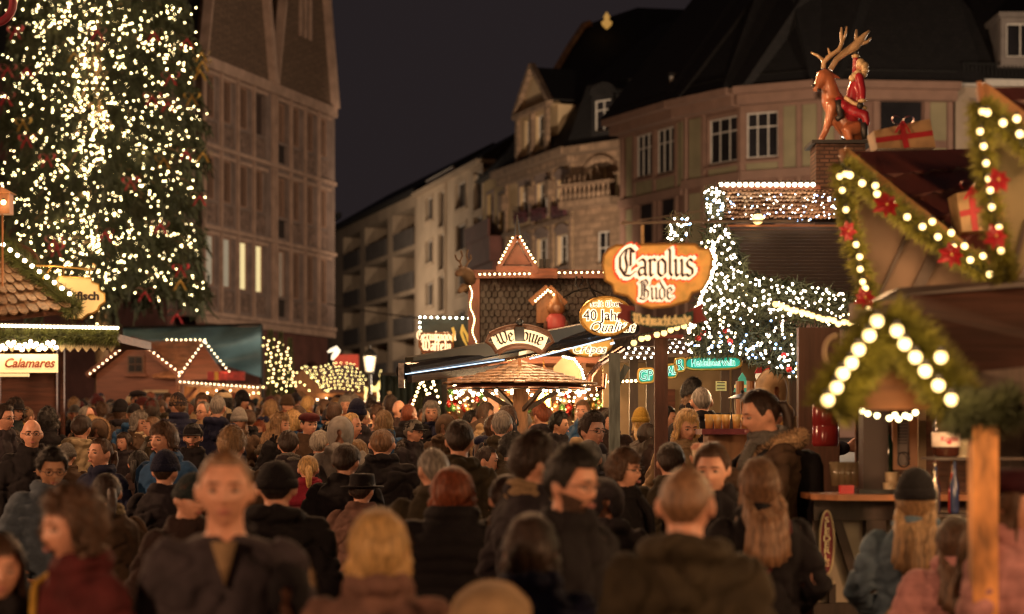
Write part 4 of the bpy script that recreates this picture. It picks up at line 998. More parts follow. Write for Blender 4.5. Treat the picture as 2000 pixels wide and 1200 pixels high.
b.build('eave_railing', iron, root)
M3, W3, A3 = fm(1955, 78.5, 2060, 78.5); zd = zat(M3, 0, 112)
dm = MB(M3); wall(dm, 0, W3, zd - .3, zd + 1.5, [(.2, W3 - .2, zd, zd + 1.3)], v=0); dm.box(0, W3, -3, -.4, zd - .3, zd + 1.5); dm.box(-.12, W3 + .1, -3, .2, zd + 1.5, zd + 1.7); dd = dm.build('dormer', mat('grey_zinc', (.16, .13, .115), .6, .2, 2, .1), root)
window(dd, M3, .2, W3 - .2, zd, zd + 1.3, 3, 1, win_white, glassdark, v=-.1)
# rooftop aircraft-warning like blue light on the big roof
rl = thing('roof_lamp', P(1620, 20, 86), 'small cold blue lamp high on the dark roof', 'lamp')
MB().lathe([(.1, -1.5), (.1, .0), (.05, .05)], 8, P(1622, 12, 86)).build('lamp_post', iron, rl); MB().ball(P(1622, 7, 85.9), .16, 8, 6).build('lamp_globe', glow('blue_lamp_glass', (.2, .75, 1), 2), rl)
# ------------------------------------------------ the great fir tree with its lights
rng = random.Random(11)
TX, TD = (196 - 1000) / FPX * 65, 65.0; TG = ground_z(TD)
tree = thing('fir_tree', (TX, TD, TG), 'huge fir tree covered in warm white fairy lights at the left', 'tree')
b = MB()
b.tube([(TX + .05 * math.sin(z * .4), TD, z) for z in np.linspace(TG - .2, 27, 24)], [.24 - .2 * i / 23 for i in range(24)], 12)
b.build('trunk', mat('fir_bark', (.22, .13, .07), .9, .4, 8, .8, stretch=(2, 2, .5)), tree, smooth=True)
br = MB(); fo = MB(); tips = []
def Rz(z):
    return 3.42 * (1 - max(0, z - 9) * .012) if z < 17 else max(.3, 3.1 * (27.5 - z) / 10.5)
z = 7.5; spray = []; brs = []
while z < 26.5:
    n = 9
    for k in range(n):
        a = 2 * PI * (k + rng.random()) / n; L = Rz(z) * rng.uniform(.78, 1.06); h = z + rng.uniform(-.3, .3)
        droop = rng.uniform(1.0, 1.7)
        pts = []
        for i in range(9):
            t = i / 8; rr = .15 + (L - .15) * t ** .9
            pts.append(Vector((TX + rr * math.cos(a + .1 * math.sin(3 * t + k)), TD + rr * math.sin(a + .1 * math.sin(3 * t + k)), h - droop * t ** 1.4 + .1 * math.sin(t * 6 + k))))
        brs.append((pts, L)); br.tube(pts, [.05 - .043 * i / 8 for i in range(9)], 5)
        ns = int(34 + 16 * L / 3) if z < 18 else 22
        for _ in range(ns):
            t = rng.uniform(.06, 1) ** .75 * 8; i = min(7, int(t)); p = pts[i].lerp(pts[i + 1], t - i)
            side = Vector((-math.sin(a), math.cos(a), 0)) * rng.gauss(0, .26)
            p = p + side
            if abs(p.x - TX) < .34 and p.y < TD and rng.random() < .7: continue
            spray.append((p, a))
    z += .40
leaf_n = 0
for p, a in spray:
    ln = rng.uniform(.3, .85); dirv = Vector((.25 * math.cos(a) + rng.gauss(0, .22), .25 * math.sin(a) + rng.gauss(0, .22), -1)).normalized()
    sd = dirv.cross(Vector((rng.gauss(0, 1), rng.gauss(0, 1), .1))).normalized()
    for q in range(3):
        w_ = rng.uniform(.03, .06); off = sd * rng.gauss(0, .06) + dirv * ln * .3 * q; e = p + off + dirv * ln * rng.uniform(.5, .8) + sd * rng.gauss(0, .09)
        fo.add([p + off - sd * w_, p + off + sd * w_, e + sd * w_ * .3, e - sd * w_ * .3], [(0, 1, 2, 3)])
        up = dirv.cross(sd) * rng.choice((-1, 1))
        fo.add([p + off, p + off + dirv * .12, p + off + dirv * .2 + up * .16 + sd * .05], [(0, 1, 2)])
cr = fo.build('crown', needle, tree)
br.build('branches', mat('fir_bark', (1, 1, 1)), cr)
# lights: festoons hanging on the branches, densest towards the trunk
def trl(z):
    a = rng.uniform(0, 2 * PI); return a
bp = []
for pts_, L_ in brs:      # strings laid along the boughs
    if pts_[-1].y > TD + 1.2: continue
    n_ = int(42 * L_ / 3)
    keep = rng.random()
    if keep < .05: continue
    for q in range(n_):
        t = (q + rng.random() * .6) / n_ * 8; i = min(7, int(t)); p = pts_[i].lerp(pts_[i + 1], t - i)
        if abs(p.x - TX) < .3 and rng.random() < .15: continue
        if p.z < 5.3 or p.z > 19.5: continue
        fall = abs(p.x - TX) / 3.4
        if rng.random() < 1.0 - .62 * fall: bp.append(p + Vector((rng.gauss(0, .17), rng.gauss(-.12, .08), rng.gauss(-.06, .10))))
        if rng.random() < .2: bp.append(p + Vector((rng.gauss(0, .2), -.2, -rng.uniform(.2, .7))))
rng.shuffle(bp)
bp.sort(key=lambda p: p.y)
ltg = thing('fairy_lights', (TX, TD - 3, 8), 'warm white fairy lights spread over the huge fir tree', 'fairy lights')
bulbs(ltg, bp, .0155, B_TREE, socket=False)
for i in range(26):
    p = bp[rng.randrange(len(bp))]; lamp(p + Vector((0, -.25, 0)), 13, (1, .7, .35), .12)
for zz in (6, 8, 10, 12, 14, 16): lamp((TX + .25, TD - .9, zz), 34, (1, .65, .25), .15)
for i, (x, y) in enumerate([(30, 60), (52, 135), (15, 135), (190, 62), (300, 65), (365, 78), (333, 150), (297, 190), (328, 202), (12, 190), (52, 272), (92, 310), (255, 355), (390, 385), (363, 298), (283, 572), (353, 525), (313, 440), (345, 615), (205, 455), (110, 485), (105, 470)]):
    bow(P(x, y, 61.2 + .9 * (i % 3) * .3), 0.5, 'red ribbon bow hanging on the big lit fir tree', 'bow', 'red ribbon bows on the fir tree', rz=rng.uniform(-.5, .5))
goldb = mat('gold_ribbon', (.5, .3, .06), .35, .3, 6, .1, metal=.5)
for i, (x, y) in enumerate([(393, 105), (390, 140), (375, 190), (396, 300), (45, 240), (320, 312), (395, 122), (352, 550), (145, 105)]):
    bow(P(x, y, 61.4), 0.5, 'gold ribbon bow hanging on the big lit fir tree', 'bow', 'gold ribbon bows on the fir tree', goldb, rz=rng.uniform(-.5, .5))
print('TREE BULBS', len(bp))
# ------------------------------------------------ market huts, signs and lights
rng = random.Random(21)
def garland(label, pts, rad, n, ln=.07, wd=.006, m=None, group='fir garlands on the market huts'):
    root = thing('fir_garland', pts[0], label, 'garland', group)
    MB().tube(pts, rad * .35, 6).build('stem', needle, root)
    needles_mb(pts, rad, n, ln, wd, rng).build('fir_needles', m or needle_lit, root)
    return root
def shingles(a, b, c, d, rows, cols, m, root, name='shingles', th=.012, jit=.3):
    """rounded shingles over the quad a(eave left) b(eave right) c(ridge right) d(ridge left)"""
    a, b, c, d = map(Vector, (a, b, c, d)); nrm = (b - a).cross(d - a).normalized(); mb = MB()
    for r in range(rows):
        t0, t1 = r / rows, min(1, (r + 1.5) / rows)
        for k in range(cols + 1):
            u0 = max(0, (k - .5 * (r % 2)) / cols); u1 = min(1, (k + 1 - .5 * (r % 2)) / cols)
            if u1 - u0 < .2 / cols: continue
            pt = lambda u, t: a.lerp(b, u).lerp(d.lerp(c, u), t)
            lift = nrm * th * rng.uniform(1 - jit, 1 + jit) * 2
            g_ = (u1 - u0) * .04; u0 += g_; u1 -= g_
            lo = [pt(u0, t0 + .25 / rows), pt(u0 + (u1 - u0) * .2, t0 + .06 / rows), pt((u0 + u1) / 2, t0), pt(u1 - (u1 - u0) * .2, t0 + .06 / rows), pt(u1, t0 + .25 / rows)]
            up = [pt(u1, t1), pt(u0, t1)]
            poly = [p + lift * 1.2 for p in lo] + [p + nrm * th * .3 for p in up]
            mb.prism(poly, nrm, th * .8)
    return mb.build(name, m, root)
# ===== left: fried-fish stall, roof corner with garland, bulbs and signs (d about 25)
D = 25.0
root = thing('fish_stall', P(-60, 700, D + 1), 'fish stall at the left edge with shingled roof under garlands and bulbs', 'market stall')
a, b_, c, d_ = P(-160, 640, D), P(150, 608, D - .0), P(0, 470, D + 1.6), P(-160, 470, D + 1.6)
MB().prism([P(-160, 643, D), P(148, 612, D), P(2, 473, D + 1.6), P(-160, 473, D + 1.6)], (0, 1, 0), .06).build('roof', wood_log, root)
shingles(P(-170, 642, D - .06), P(146, 608, D - .06), P(2, 470, D + 1.5), P(-120, 470, D + 1.5), 8, 15, shing, root, th=.02)
b = MB()
b.box(-8.5, P(228, 0, D).x, D - .15, D + 2.4, P(0, 668, D).z, P(0, 652, D).z); b.build('eave_board', wood_log, root)
b = MB(); z0, z1 = P(0, 668, D).z, P(0, 680, D).z; x = -8.0; xe = P(225, 0, D).x
while x < xe: b.prism([(x, D - .22, z0), (x + .1, D - .22, z0), (x + .1, D - .22, z1), (x + .05, D - .22, z1 - .06), (x, D - .22, z1)], (0, 1, 0), .02); x += .1
b.build('scalloped_valance', mat('cream_painted_wood', (.6, .48, .3), .6, .1, 5, 0), root)
b = MB(); b.box(P(-30, 0, D).x, P(-4, 0, D).x, D, D + .15, .5, z0); b.box(P(118, 0, D + 2).x, P(124, 0, D + 2).x, D + 2, D + 2.1, .5, z0); b.build('post', wood_red, root)
MB().box(-8.5, P(110, 0, D + 2.2).x, D + 2.2, D + 2.3, .5, z0).build('back_wall', wood_red, root)
MB().box(-8.5, P(-5, 0, D).x, D + .1, D + .7, .5, 1.6).build('counter', wood_log, root)
garland('bushy fir garland along the sloping roof edge of the fish stall', [P(-30, 455, D + 1.2), P(30, 498, D + .9), P(90, 555, D + .4), P(148, 608, D - .05)], .12, 5200, .10, .008)
garland('bushy fir garland along the level eave of the fish stall', [P(-60, 662, D - .3), P(60, 658, D - .3), P(150, 656, D - .3), P(230, 660, D - .3)], .09, 5200, .09, .006)
light_string('round bulbs up the sloping roof edge of the fish stall', lerp(P(-8, 468, D + .9), P(136, 574, D - .1), 11), .027, B_WHITE, lamps=5, power=9)
light_string('tight row of bulbs along the level eave of the fish stall', lerp(P(-10, 636, D - .4), P(229, 641, D - .4), 36), .02, B_WHITE, lamps=6, power=9)
light_string('lower row of bulbs before the cream valance of the fish stall', [P(-6 + 5.5 * i, 672 + 7 * (i % 2) + 4 * math.sin(i * .9), D - .5) for i in range(22)], .026, B_WHITE, lamps=4, power=14)
rt = thing('hanging_sign', P(160, 540, D), 'scalloped yellow sign ending in fisch hanging from an iron bracket', 'sign')
cx, cy, dd = 158, 582, D + .25
out = [(-50, 30), (-50, -30), (-42, -42), (20, -38), (22, -30), (34, -26), (36, -14), (46, -8), (47, 8), (36, 16), (33, 24), (24, 30), (14, 32), (2, 42), (-30, 38)]
MB().prism([P(cx + u, cy + v, dd) for u, v in out], (0, 1, 0), .05).build('board', mat('backlit_cream_sign', (.6, .42, .18), .6, .08, 3, 0, emit=(1, .62, .2), est=.55), rt)
MB().tube([P(cx + u, cy + v, dd - .01) for u, v in out], .014, 5, closed=True).build('rim', brass, rt)
put_text('Backfisch', .14, mat('dark_sign_ink', (.03, .012, .01), .6, .1, 5, 0), rt, P(cx - 9, cy - 3, dd - .012), offset=.006, sx=1.1)
MB().tube([P(70, 519, dd), P(110, 520, dd), P(170, 526, dd), P(184, 526, dd), P(186, 519, dd), P(181, 515, dd)], .012, 6).tube([P(84, 545, dd), P(96, 528, dd), P(102, 520, dd)], .01, 5).build('bracket', brass, rt)
for xx in (124, 176): MB().tube([P(xx, 522, dd), P(xx, 542, dd)], .008, 5).build('chain', brass, rt)
rt = thing('menu_sign', P(56, 710, D), 'lit cream sign reading Calamares under the fish stall eave', 'sign')
q0, q1 = P(-2, 728, D - .5), P(112, 692, D - .5); MB().box(q0.x, q1.x, q0.y, q0.y + .04, q0.z, q1.z).build('board', mat('lit_cream_sign', (.7, .6, .35), .6, .05, 3, 0, emit=(1, .72, .32), est=.75), rt)
put_text('Calamares', .155, mat('brown_red_ink', (.22, .04, .015), .6, .1, 5, 0), rt, P(56, 710, D - .512), shear=.35, offset=.004, sx=.92)
rt = thing('menu_sign', P(28, 732, D), 'second lit cream sign peeping out below the Calamares sign', 'sign')
q0, q1 = P(-10, 736, D - .4), P(56, 728, D - .4); MB().box(q0.x, q1.x, q0.y, q0.y + .04, q0.z, q1.z - .01).build('board', MATS['lit_cream_sign'], rt)
rt = thing('lantern_box', P(8, 400, D), 'small orange wooden lantern box with a bulb at the left edge', 'lantern')
b = MB(); q = P(8, 400, D)
b.box(q.x - .12, q.x + .09, q.y - .1, q.y + .1, q.z - .12, q.z - .09); b.prism([(q.x - .15, q.y - .14, q.z + .13), (q.x + .13, q.y - .14, q.z + .13), (q.x, q.y - .14, q.z + .2)], (0, 1, 0), .28)
for sx_ in (-.12, .07): b.box(q.x + sx_, q.x + sx_ + .02, q.y - .1, q.y + .1, q.z - .09, q.z + .13)
b.tube([(q.x - .02, q.y, q.z - .12), (q.x - .02, q.y, q.z - 1.0)], .012, 5); b.build('case', wood_warm, rt)
MB().box(q.x - .1, q.x + .07, q.y + .0, q.y + .02, q.z - .09, q.z + .13).build('back_panel', wood_warm, rt)
bulbs(rt, [(q.x + .01, q.y - .07, q.z + .02)], .03, B_WARM); lamp((q.x, q.y - .2, q.z + .02), 4)
rt = thing('wooden_barrel_sign', P(30, 505, D + 2), 'round reddish wooden disc rising behind the fish stall roof', 'sign')
MB().prism([P(28 + 46 * math.cos(2 * PI * i / 28), 516 + 36 * math.sin(2 * PI * i / 28), D + 2) for i in range(28)], (0, 1, 0), .12).build('disc', mat('orange_brown_planks', (.3, .13, .05), .6, .3, 3, .3, stretch=(1, 1, 10)), rt)
MB().tube([P(28 + 46 * math.cos(2 * PI * i / 28), 516 + 36 * math.sin(2 * PI * i / 28), D + 1.98) for i in range(28)], .03, 6, closed=True).build('rim', wood_log, rt)
rt = thing('red_arch', P(0, 30, 12), 'red round arch cut by the upper left corner', 'arch')
MB().tube([P(-16 + 42 * math.cos(R(a)), 5 + 42 * math.sin(R(a)), 14) for a in range(-90, 181, 15)], .028, 10).build('arch_ring', mat('dark_red_lacquer', (.2, .015, .03), .4, .1, 5, 0), rt)
# counter heater tube and bench behind
# ===== log hut left of centre (d about 55)
D = 55.0
gz = ground_z(D)
root = thing('log_hut', P(262, 800, D), 'red brown wooden hut with two gables outlined in bulbs', 'market hut')
pk, el, er = P(263, 668, D), P(176, 735, D), P(352, 735, D)
b = MB(); b.box(P(188, 0, D).x, P(344, 0, D).x, D, D + 2.6, gz, el.z + .05); b.prism([(P(186, 0, D).x, D + .001, el.z + .05), (P(346, 0, D).x, D + .001, el.z + .05), (pk.x, D + .001, pk.z - .05)], (0, 1, 0), 2.59)
b.build('wall', mat('plank_wall_wood', (.16, .055, .033), .65, .3, 3, .4, stretch=(.5, .5, 9)), root)
b = MB()
for s_, e in ((-1, el), (1, er)): b.prism([(e.x, D - .35, e.z - .03), (pk.x, D - .35, pk.z + .02), (pk.x, D - .35, pk.z + .12), (e.x + s_ * .06, D - .35, e.z + .07)], (0, 1, 0), 3.1)
b.build('roof', wood_red, root)
b = MB(); q = P(265, 712, D - .03); b.box(q.x - .22, q.x + .22, q.y - .05, q.y, q.z - .24, q.z + .24)
wn = b.build('window', wood_log, root); b = MB()
for i in (0, 1):
    for j in (0, 1): b.box(q.x - .18 + i * .19, q.x - .01 + i * .19, q.y - .07, q.y - .051, q.z - .2 + j * .21, q.z - .01 + j * .21)
b.build('pane', glassdark, wn); MB().box(q.x - .3, q.x + .3, q.y - .12, q.y - .001, q.z - .32, q.z - .26).build('sill', wood_red, wn)
q = P(305, 782, D - .02); b = MB(); b.box(q.x - .33, q.x + .33, q.y - .06, q.y, q.z - .3, q.z - .22); b.box(q.x - .33, q.x + .33, q.y - .06, q.y, q.z + .2, q.z + .27); b.box(q.x - .33, q.x - .27, q.y - .06, q.y, q.z - .219, q.z + .199); b.box(q.x + .27, q.x + .33, q.y - .06, q.y, q.z - .219, q.z + .199)
hs_ = b.build('serving_hatch', mat('pale_wood_frame', (.42, .3, .18), .6, .2, 3, .1), root); MB().box(q.x - .27, q.x + .27, q.y - .01, q.y - .005, q.z - .22, q.z + .2).build('opening', black_m, hs_)  # black sheet painted in for the dark inside of the hatch
# cross wing with tiled roof
r1, r2 = P(325, 663, D + 1.6), P(400, 663, D + 1.6); e1, e2 = P(352, 738, D - .4), P(352, 742, D - .4)
rooft = mat('orange_brown_shingle', (.34, .15, .08), .6, .4, 4, .3, stretch=(1, 1, 3))
shingles(P(300, 740, D - .1), P(352, 742, D - .5), P(398, 665, D + 1.4), P(268, 668, D + 1.4), 7, 12, rooft, root)
MB().prism([P(352, 744, D - .5), P(440, 738, D - .6), P(396, 672, D + .2)], (0, 1, 0), .15).build('side_gable', mat('plank_wall_wood', (1, 1, 1)), root)
b = MB(); b.prism([P(346, 746, D - .8), P(505, 752, D - .9), P(505, 758, D - .9), P(346, 752, D - .8)], (0, 1, 0), 2); b.build('awning', wood_log, root)
b = MB(); b.box(P(352, 0, D).x, P(503, 0, D).x, D + .6, D + .7, gz, P(0, 752, D).z); b.build('back_wall', wood_warm, root)
b = MB(); b.beam(P(352, 790, D - .3), P(384, 758, D - .3), .09, .09); b.box(P(350, 0, D).x, P(355, 0, D).x, D - .4, D - .3, gz, P(0, 752, D).z); b.build('bracket', wood_red, root)
sg = thing('red_banner_sign', P(442, 735, D), 'faded red sign board on the awning of the log hut', 'sign')
q0, q1 = P(405, 743, D - 1.0), P(478, 726, D - 1.0); MB().box(q0.x, q1.x, q0.y, q0.y + .04, q0.z, q1.z).build('board', mat('red_painted_board', (.35, .03, .03), .5, .4, 12, 0), sg)
q0, q1 = P(419, 743, D - 1.02), P(426, 727, D - 1.02); MB().box(q0.x, q1.x, q0.y - .01, q0.y, q0.z, q1.z).build('gold_stripe', goldb, sg)
S_ = 'strings of bulbs on the log hut'
for lb, p0, p1, n in (('bulbs on the left slope of the log hut front gable', (176, 730), (258, 665), 11), ('bulbs on the right slope of the log hut front gable', (268, 664), (350, 728), 11),
                      ('bulbs on the flat ridge of the log hut cross wing', (326, 664), (400, 664), 9), ('bulbs down the left edge of the log hut side gable', (398, 668), (350, 734), 10),
                      ('bulbs down the right edge of the log hut side gable', (402, 670), (447, 726), 9), ('bulbs along the log hut awning edge', (352, 746), (503, 757), 19)):
    light_string(lb, lerp(P(*p0, D - .9), P(*p1, D - .9), n), .014, B_WHITE, S_, lamps=3 if n < 20 else 6, power=14, wire=False)
for i in range(5): lamp(P(375 + i * 28, 768, D - .1), 20, (1, .6, .25))
light_string('blurred bulbs inside the serving front of the log hut', [P(405 + 9 * i, 768 + 5 * math.sin(i * 2.2), D) for i in range(11)], .017, B_WHITE, S_, wire=False)
# ===== blue tarpaulin
root = thing('blue_tarpaulin', P(380, 700, 62), 'slack blue grey tarpaulin stretched behind the log hut', 'tarpaulin')
b = MB(); nx, ny = 26, 12; top = lambda t: (640 + 3 * math.sin(t * 9) - 5 * t); bot = lambda t: 660 + 78 * t ** 1.2
for i in range(nx + 1):
    for j in range(ny + 1):
        t, s_ = i / nx, j / ny; x = 240 + 270 * t; y = top(t) * (1 - s_) + (bot(t)) * s_
        b.v.append(tuple(P(x, y, 62 + .5 * math.sin(s_ * 5 + t * 4) + .15 * math.sin(t * 17 + s_ * 9) - 1.2 * s_)))
for i in range(nx):
    for j in range(ny): q = i * (ny + 1) + j; b.f.append((q, q + ny + 1, q + ny + 2, q + 1)); b.m.append(0)
b.build('cloth', mat('blue_grey_tarp', (.09, .17, .21), .6, .3, 1.2, .3), root, smooth=True)
MB().tube([P(510, 634, 62), P(512, 800, 62)], .06, 8).tube([P(240, 640, 62), P(510, 634, 62)], .04, 6).build('frame', iron, root)
lamp(P(470, 690, 58), 50, (1, .7, .5), .2)
# ===== three slim lit conifers
for i, (x, w_, yt) in enumerate(((528, 14, 648), (548, 14, 652), (566, 12, 665))):
    dq = 56 + i * .5; gzq = ground_z(dq); base = Vector((P(x, 0, dq).x, dq, gzq)); zt = P(0, yt, dq).z
    t = thing('slim_conifer', base, ('first', 'second', 'third')[i] + ' from the left of three slim conifers wound with lights beside the blue tarpaulin', 'tree', 'slim conifers wound with lights')
    MB().tube([base, base + Vector((0, 0, zt - gzq))], [.05, .01], 6).build('trunk', MATS['fir_bark'], t)
    f_ = MB(); hgt = zt - gzq
    for _ in range(2600):
        s_ = rng.random(); a = rng.uniform(0, 2 * PI); r_ = (w_ * dq / FPX) * (1 - s_) ** .7 * rng.uniform(.4, 1); p = base + Vector((r_ * math.cos(a), r_ * math.sin(a), hgt * s_))
        f_.add([p, p + Vector((.03, 0, .0)), p + Vector((.08 * math.cos(a), .08 * math.sin(a), .14 * rng.random()))], [(0, 1, 2)])
    f_.build('crown', needle, t)
    pts = [P(x - 7 + 16 * s_ + 3 * math.sin(s_ * 20), yt + 6 + (748 - yt) * s_, dq - .4) for s_ in np.linspace(0.12, 1, 12)]
    light_string('vertical string of bulbs on the %s slim conifer' % ('first', 'second', 'third')[i], pts, .017, B_WARM, 'strings of bulbs on the slim conifers', lamps=2, power=12, wire=False)
    light_string('faint string of bulbs on the far edge of the %s slim conifer' % ('first', 'second', 'third')[i], [p + Vector((-.17, .3, .1)) for p in pts[::2]], .013, B_GREEN, 'faint strings of bulbs on the slim conifers', wire=False)
light_string('drooping bulbs at the foot of the slim conifers', [P(505 + 9 * i, 768 - 22 * abs(math.sin(i * .55)), 54) for i in range(12)], .016, B_GREEN, 'garland bulbs before the conifers', lamps=2, power=14)
# ===== hut with gabled roof and net of lights (d 60)
D = 59.0; gz = ground_z(D)
root = thing('net_light_hut', P(640, 790, D), 'low hut with brown gable and dark roof covered by a net of small lights', 'market hut')
b = MB(); b.prism([P(536, 768, D), P(634, 768, D), P(592, 722, D)], (0, 1, 0), .2).build('gable', mat('brown_gable_boards', (.22, .1, .05), .6, .3, 3, .3, stretch=(8, 8, 1)), root)
MB().prism([P(592, 718, D - .1), P(640, 770, D - .1), P(742, 772, D), P(690, 712, D + 2)], (0, 1, 0), .15).build('roof', mat('dark_red_roof_boards', (.07, .025, .02), .7, .3, 4, .3), root)
b = MB(); b.box(P(532, 0, D).x, P(745, 0, D).x, D - .3, D, P(0, 776, D).z, P(0, 769, D).z); b.build('fascia', wood_warm, root)
MB().box(P(540, 0, D).x, P(740, 0, D).x, D + 1, D + 1.1, gz, P(0, 770, D).z).build('back_wall', wood_warm, root)
pts = []
for r in range(9):
    for k in range(13):
        t, s_ = r / 8, k / 12; xl = 594 + 44 * t; xr = 692 + 46 * t; x = xl + (xr - xl) * s_ + rng.uniform(-3, 3); y = 716 + 52 * t - 6 * (1 - t) * s_ + 3 * math.sin(s_ * 7 + t * 3)
        pts.append(P(x, y, D - .25))
light_string('net of small yellowish lights over the dark hut roof', pts[:100], .012, B_GREEN, 'nets of lights', wire=False, lamps=6, power=6)
light_string('garland of yellow green bulbs along the hut gable', [P(540 + 10 * i, 765 - 46 * (1 - abs(i - 5) / 5) if i <= 5 else 719 + (i - 5) * 9, D - .4) for i in range(11)], .016, B_GREEN, 'garland bulbs on the hut gable', lamps=2, power=8)
light_string('bright bulbs in the serving hatch of the net lit hut', [P(620 + 8.5 * i, 781 + 4 * math.sin(i * 1.9), D - .3) for i in range(15)], .02, B_WHITE, 'hatch bulbs', wire=False, lamps=3, power=12)
for i in range(3): lamp(P(570 + i * 60, 785, D + .4), 16)
def wire_deer(p, s_, label, m):
    r_ = thing('reindeer_light', p, label, 'light figure'); q = lambda x, z, y=0: p + Vector((x * s_, y * s_, z * s_))
    for sg in (-1, 1):
        MB().tube([q(-.3, .45, sg * .06), q(-.34, .2, sg * .07), q(-.3, 0, sg * .07)], .035 * s_, 6).build('hind_leg', m, r_)
        MB().tube([q(.22, .45, sg * .06), q(.25, .2, sg * .07), q(.23, 0, sg * .07)], .03 * s_, 6).build('front_leg', m, r_)
        MB().tube([q(.36, .98, sg * .03), q(.3, 1.2, sg * .1), q(.38, 1.4, sg * .16)], .018 * s_, 5).build('antler', m, r_)
    MB().tube([q(-.36, .48), q(-.15, .56), (q(.1, .54)), q(.25, .62), q(.33, .85), q(.4, .96), q(.55, .88)], [.07 * s_, .12 * s_, .12 * s_, .11 * s_, .07 * s_, .065 * s_, .03 * s_], 8).build('body', m, r_)
    return r_
wire_deer(P(728, 784, 57) , .62, 'yellow glowing reindeer light figure beside the net lit hut', glow('glowing_yellow_wire', (1, .72, .2), 1.6))
rt = thing('swan_light', P(655, 700, 58), 'small curved white light figure above the net lit hut roof', 'light figure')
MB().tube([P(x, y, 58) for x, y in ((640, 688), (648, 684), (657, 680), (660, 685), (656, 691), (651, 697), (649, 703))], [.02, .05, .06, .07, .07, .06, .03], 8).build('light_tube', glow('cool_white_tube', (1, .85, .6), 1.6), rt)
rt = thing('red_lit_sign', P(675, 715, 63), 'small blurred red lit sign behind the net lit hut', 'sign')
q = P(676, 712, 63); MB().box(q.x - .38, q.x + .38, q.y, q.y + .05, q.z - .25, q.z + .3).build('panel', mat('red_lit_panel', (.5, .05, .04), .5, .3, 3, 0, emit=(1, .12, .05), est=.2), rt)
MB().tube([(q.x, q.y + .06, q.z - .2), (q.x, q.y + .06, ground_z(63))], .05, 6).build('post', iron, rt)
# ===== street lantern
D = 52; q = P(722, 712, D); rt = thing('street_lamp', (q.x, q.y, ground_z(D)), 'black street lantern with lit frosted panes in front of the balcony block', 'street lamp')
MB().tube([(q.x, q.y, ground_z(D)), (q.x, q.y, q.z - .25)], [.07, .045], 10).lathe([(.12, q.z - .28), (.06, q.z - .2)], 10, (q.x, q.y, 0)).build('post', iron, rt)
gl_ = MB(); gl_.lathe([(.1, q.z - .18), (.16, q.z + .2)], 6, (q.x, q.y, 0)); gl_.build('glass', glow('lantern_glass', (1, .68, .36), 1.15), rt)
b = MB(); b.lathe([(.2, q.z + .2), (.19, q.z + .24), (.1, q.z + .36), (.03, q.z + .4), (.03, q.z + .48)], 6, (q.x, q.y, 0)); b.lathe([(.11, q.z - .22), (.11, q.z - .18)], 6, (q.x, q.y, 0))
for k in range(6): a = k * PI / 3; b.beam((q.x + .105 * math.cos(a), q.y + .105 * math.sin(a), q.z - .18), (q.x + .165 * math.cos(a), q.y + .165 * math.sin(a), q.z + .2), .015, .015)
b.build('lantern_cage', iron, rt); lamp((q.x, q.y - .45, q.z), 60, (1, .7, .4), .1)
# ===== dark green stall back and small lit firs
rt = thing('green_stall_screen', P(785, 790, 48), 'dark green canvas screen between street lamp and black awning', 'screen')
b = MB(); q0, q1 = P(742, 0, 48), P(872, 0, 48)
for i in range(41):
    t = i / 40; x = q0.x + (q1.x - q0.x) * t; y = 48 + .05 * math.sin(t * 60); b.v += [(x, y, 1.0), (x, y, P(0, 731, 48).z - .06 * math.sin(t * PI))]
for i in range(40): b.f.append((2 * i, 2 * i + 2, 2 * i + 3, 2 * i + 1)); b.m.append(0)
b.build('canvas', mat('dark_green_canvas', (.022, .038, .032), .8, .2, 2, .1), rt); MB().beam((q0.x, 47.9, P(0, 731, 48).z), (q1.x, 47.9, P(0, 731, 48).z), .06, .06).build('rail', iron, rt)
for i, (x, yt, w_, n) in enumerate(((824, 738, 22, 13), (846, 742, 18, 9))):
    dq = 30; gzq = ground_z(dq); base = Vector((P(x, 0, dq).x, dq, gzq)); zt = P(0, yt, dq).z; t = thing('small_fir', base, ('left', 'right')[i] + ' of two small firs with round bulbs under the end of the black awning', 'tree', 'small lit firs')
    MB().tube([base, (base.x, base.y, zt)], [.05, .01], 6).build('trunk', MATS['fir_bark'], t); f_ = MB()
    for _ in range(4200):
        s_ = rng.random() ** .8; a = rng.uniform(0, 2 * PI); r_ = (w_ * 1.5 * dq / FPX) * (1 - s_) * rng.uniform(.3, 1) + .02; p = base + Vector((r_ * math.cos(a), r_ * math.sin(a), (zt - gzq) * s_ * .98))
        f_.add([p, p + Vector((.02, 0, 0)), p + Vector((.09 * math.cos(a), .09 * math.sin(a), -.03))], [(0, 1, 2)])
    f_.build('crown', needle, t)
    light_string('round bulbs on the %s small fir' % ('left', 'right')[i], [P(x + (w_ * (k / n)) * (.9 if k % 2 else -.9), yt + 4 + k * (52 / n), dq - .35) for k in range(n)], .017, B_WARM, 'bulbs on the small firs', lamps=1, power=5, wire=False)
# ===== dumpling and waffle sign with light frame
D = 30; rt = thing('waffle_sign', P(852, 670, D), 'brown wooden sign with lit gothic letters Germknödel Waffeln', 'sign')
sh = [(-33, -12), (-26, -19), (26, -19), (33, -12), (33, 8), (28, 14), (26, 21), (-26, 21), (-28, 14), (-33, 8)]
MB().prism([P(852 + u, 670 + v, D) for u, v in sh], (0, 1, 0), .05).build('board', wood_red, rt)
MB().tube([P(852 + u, 670 + v, D - .01) for u, v in sh], .012, 5, closed=True).build('rim', wood_warm, rt)
Lw = glow('warm_lit_letters', (1, .66, .35), 1.6)
def fr(cx, cy, dq, slope=0.0, arc=0.0):
    o = P(cx, cy, dq)
    return lambda x, y, t: o + Vector((x, -t, y + slope * x + arc * x * x))
gothic(MB(), 'Germknödel', .088, fr(852, 665, D - .005, -.02), width=.16, nib=.1).build('lettering', Lw, rt)
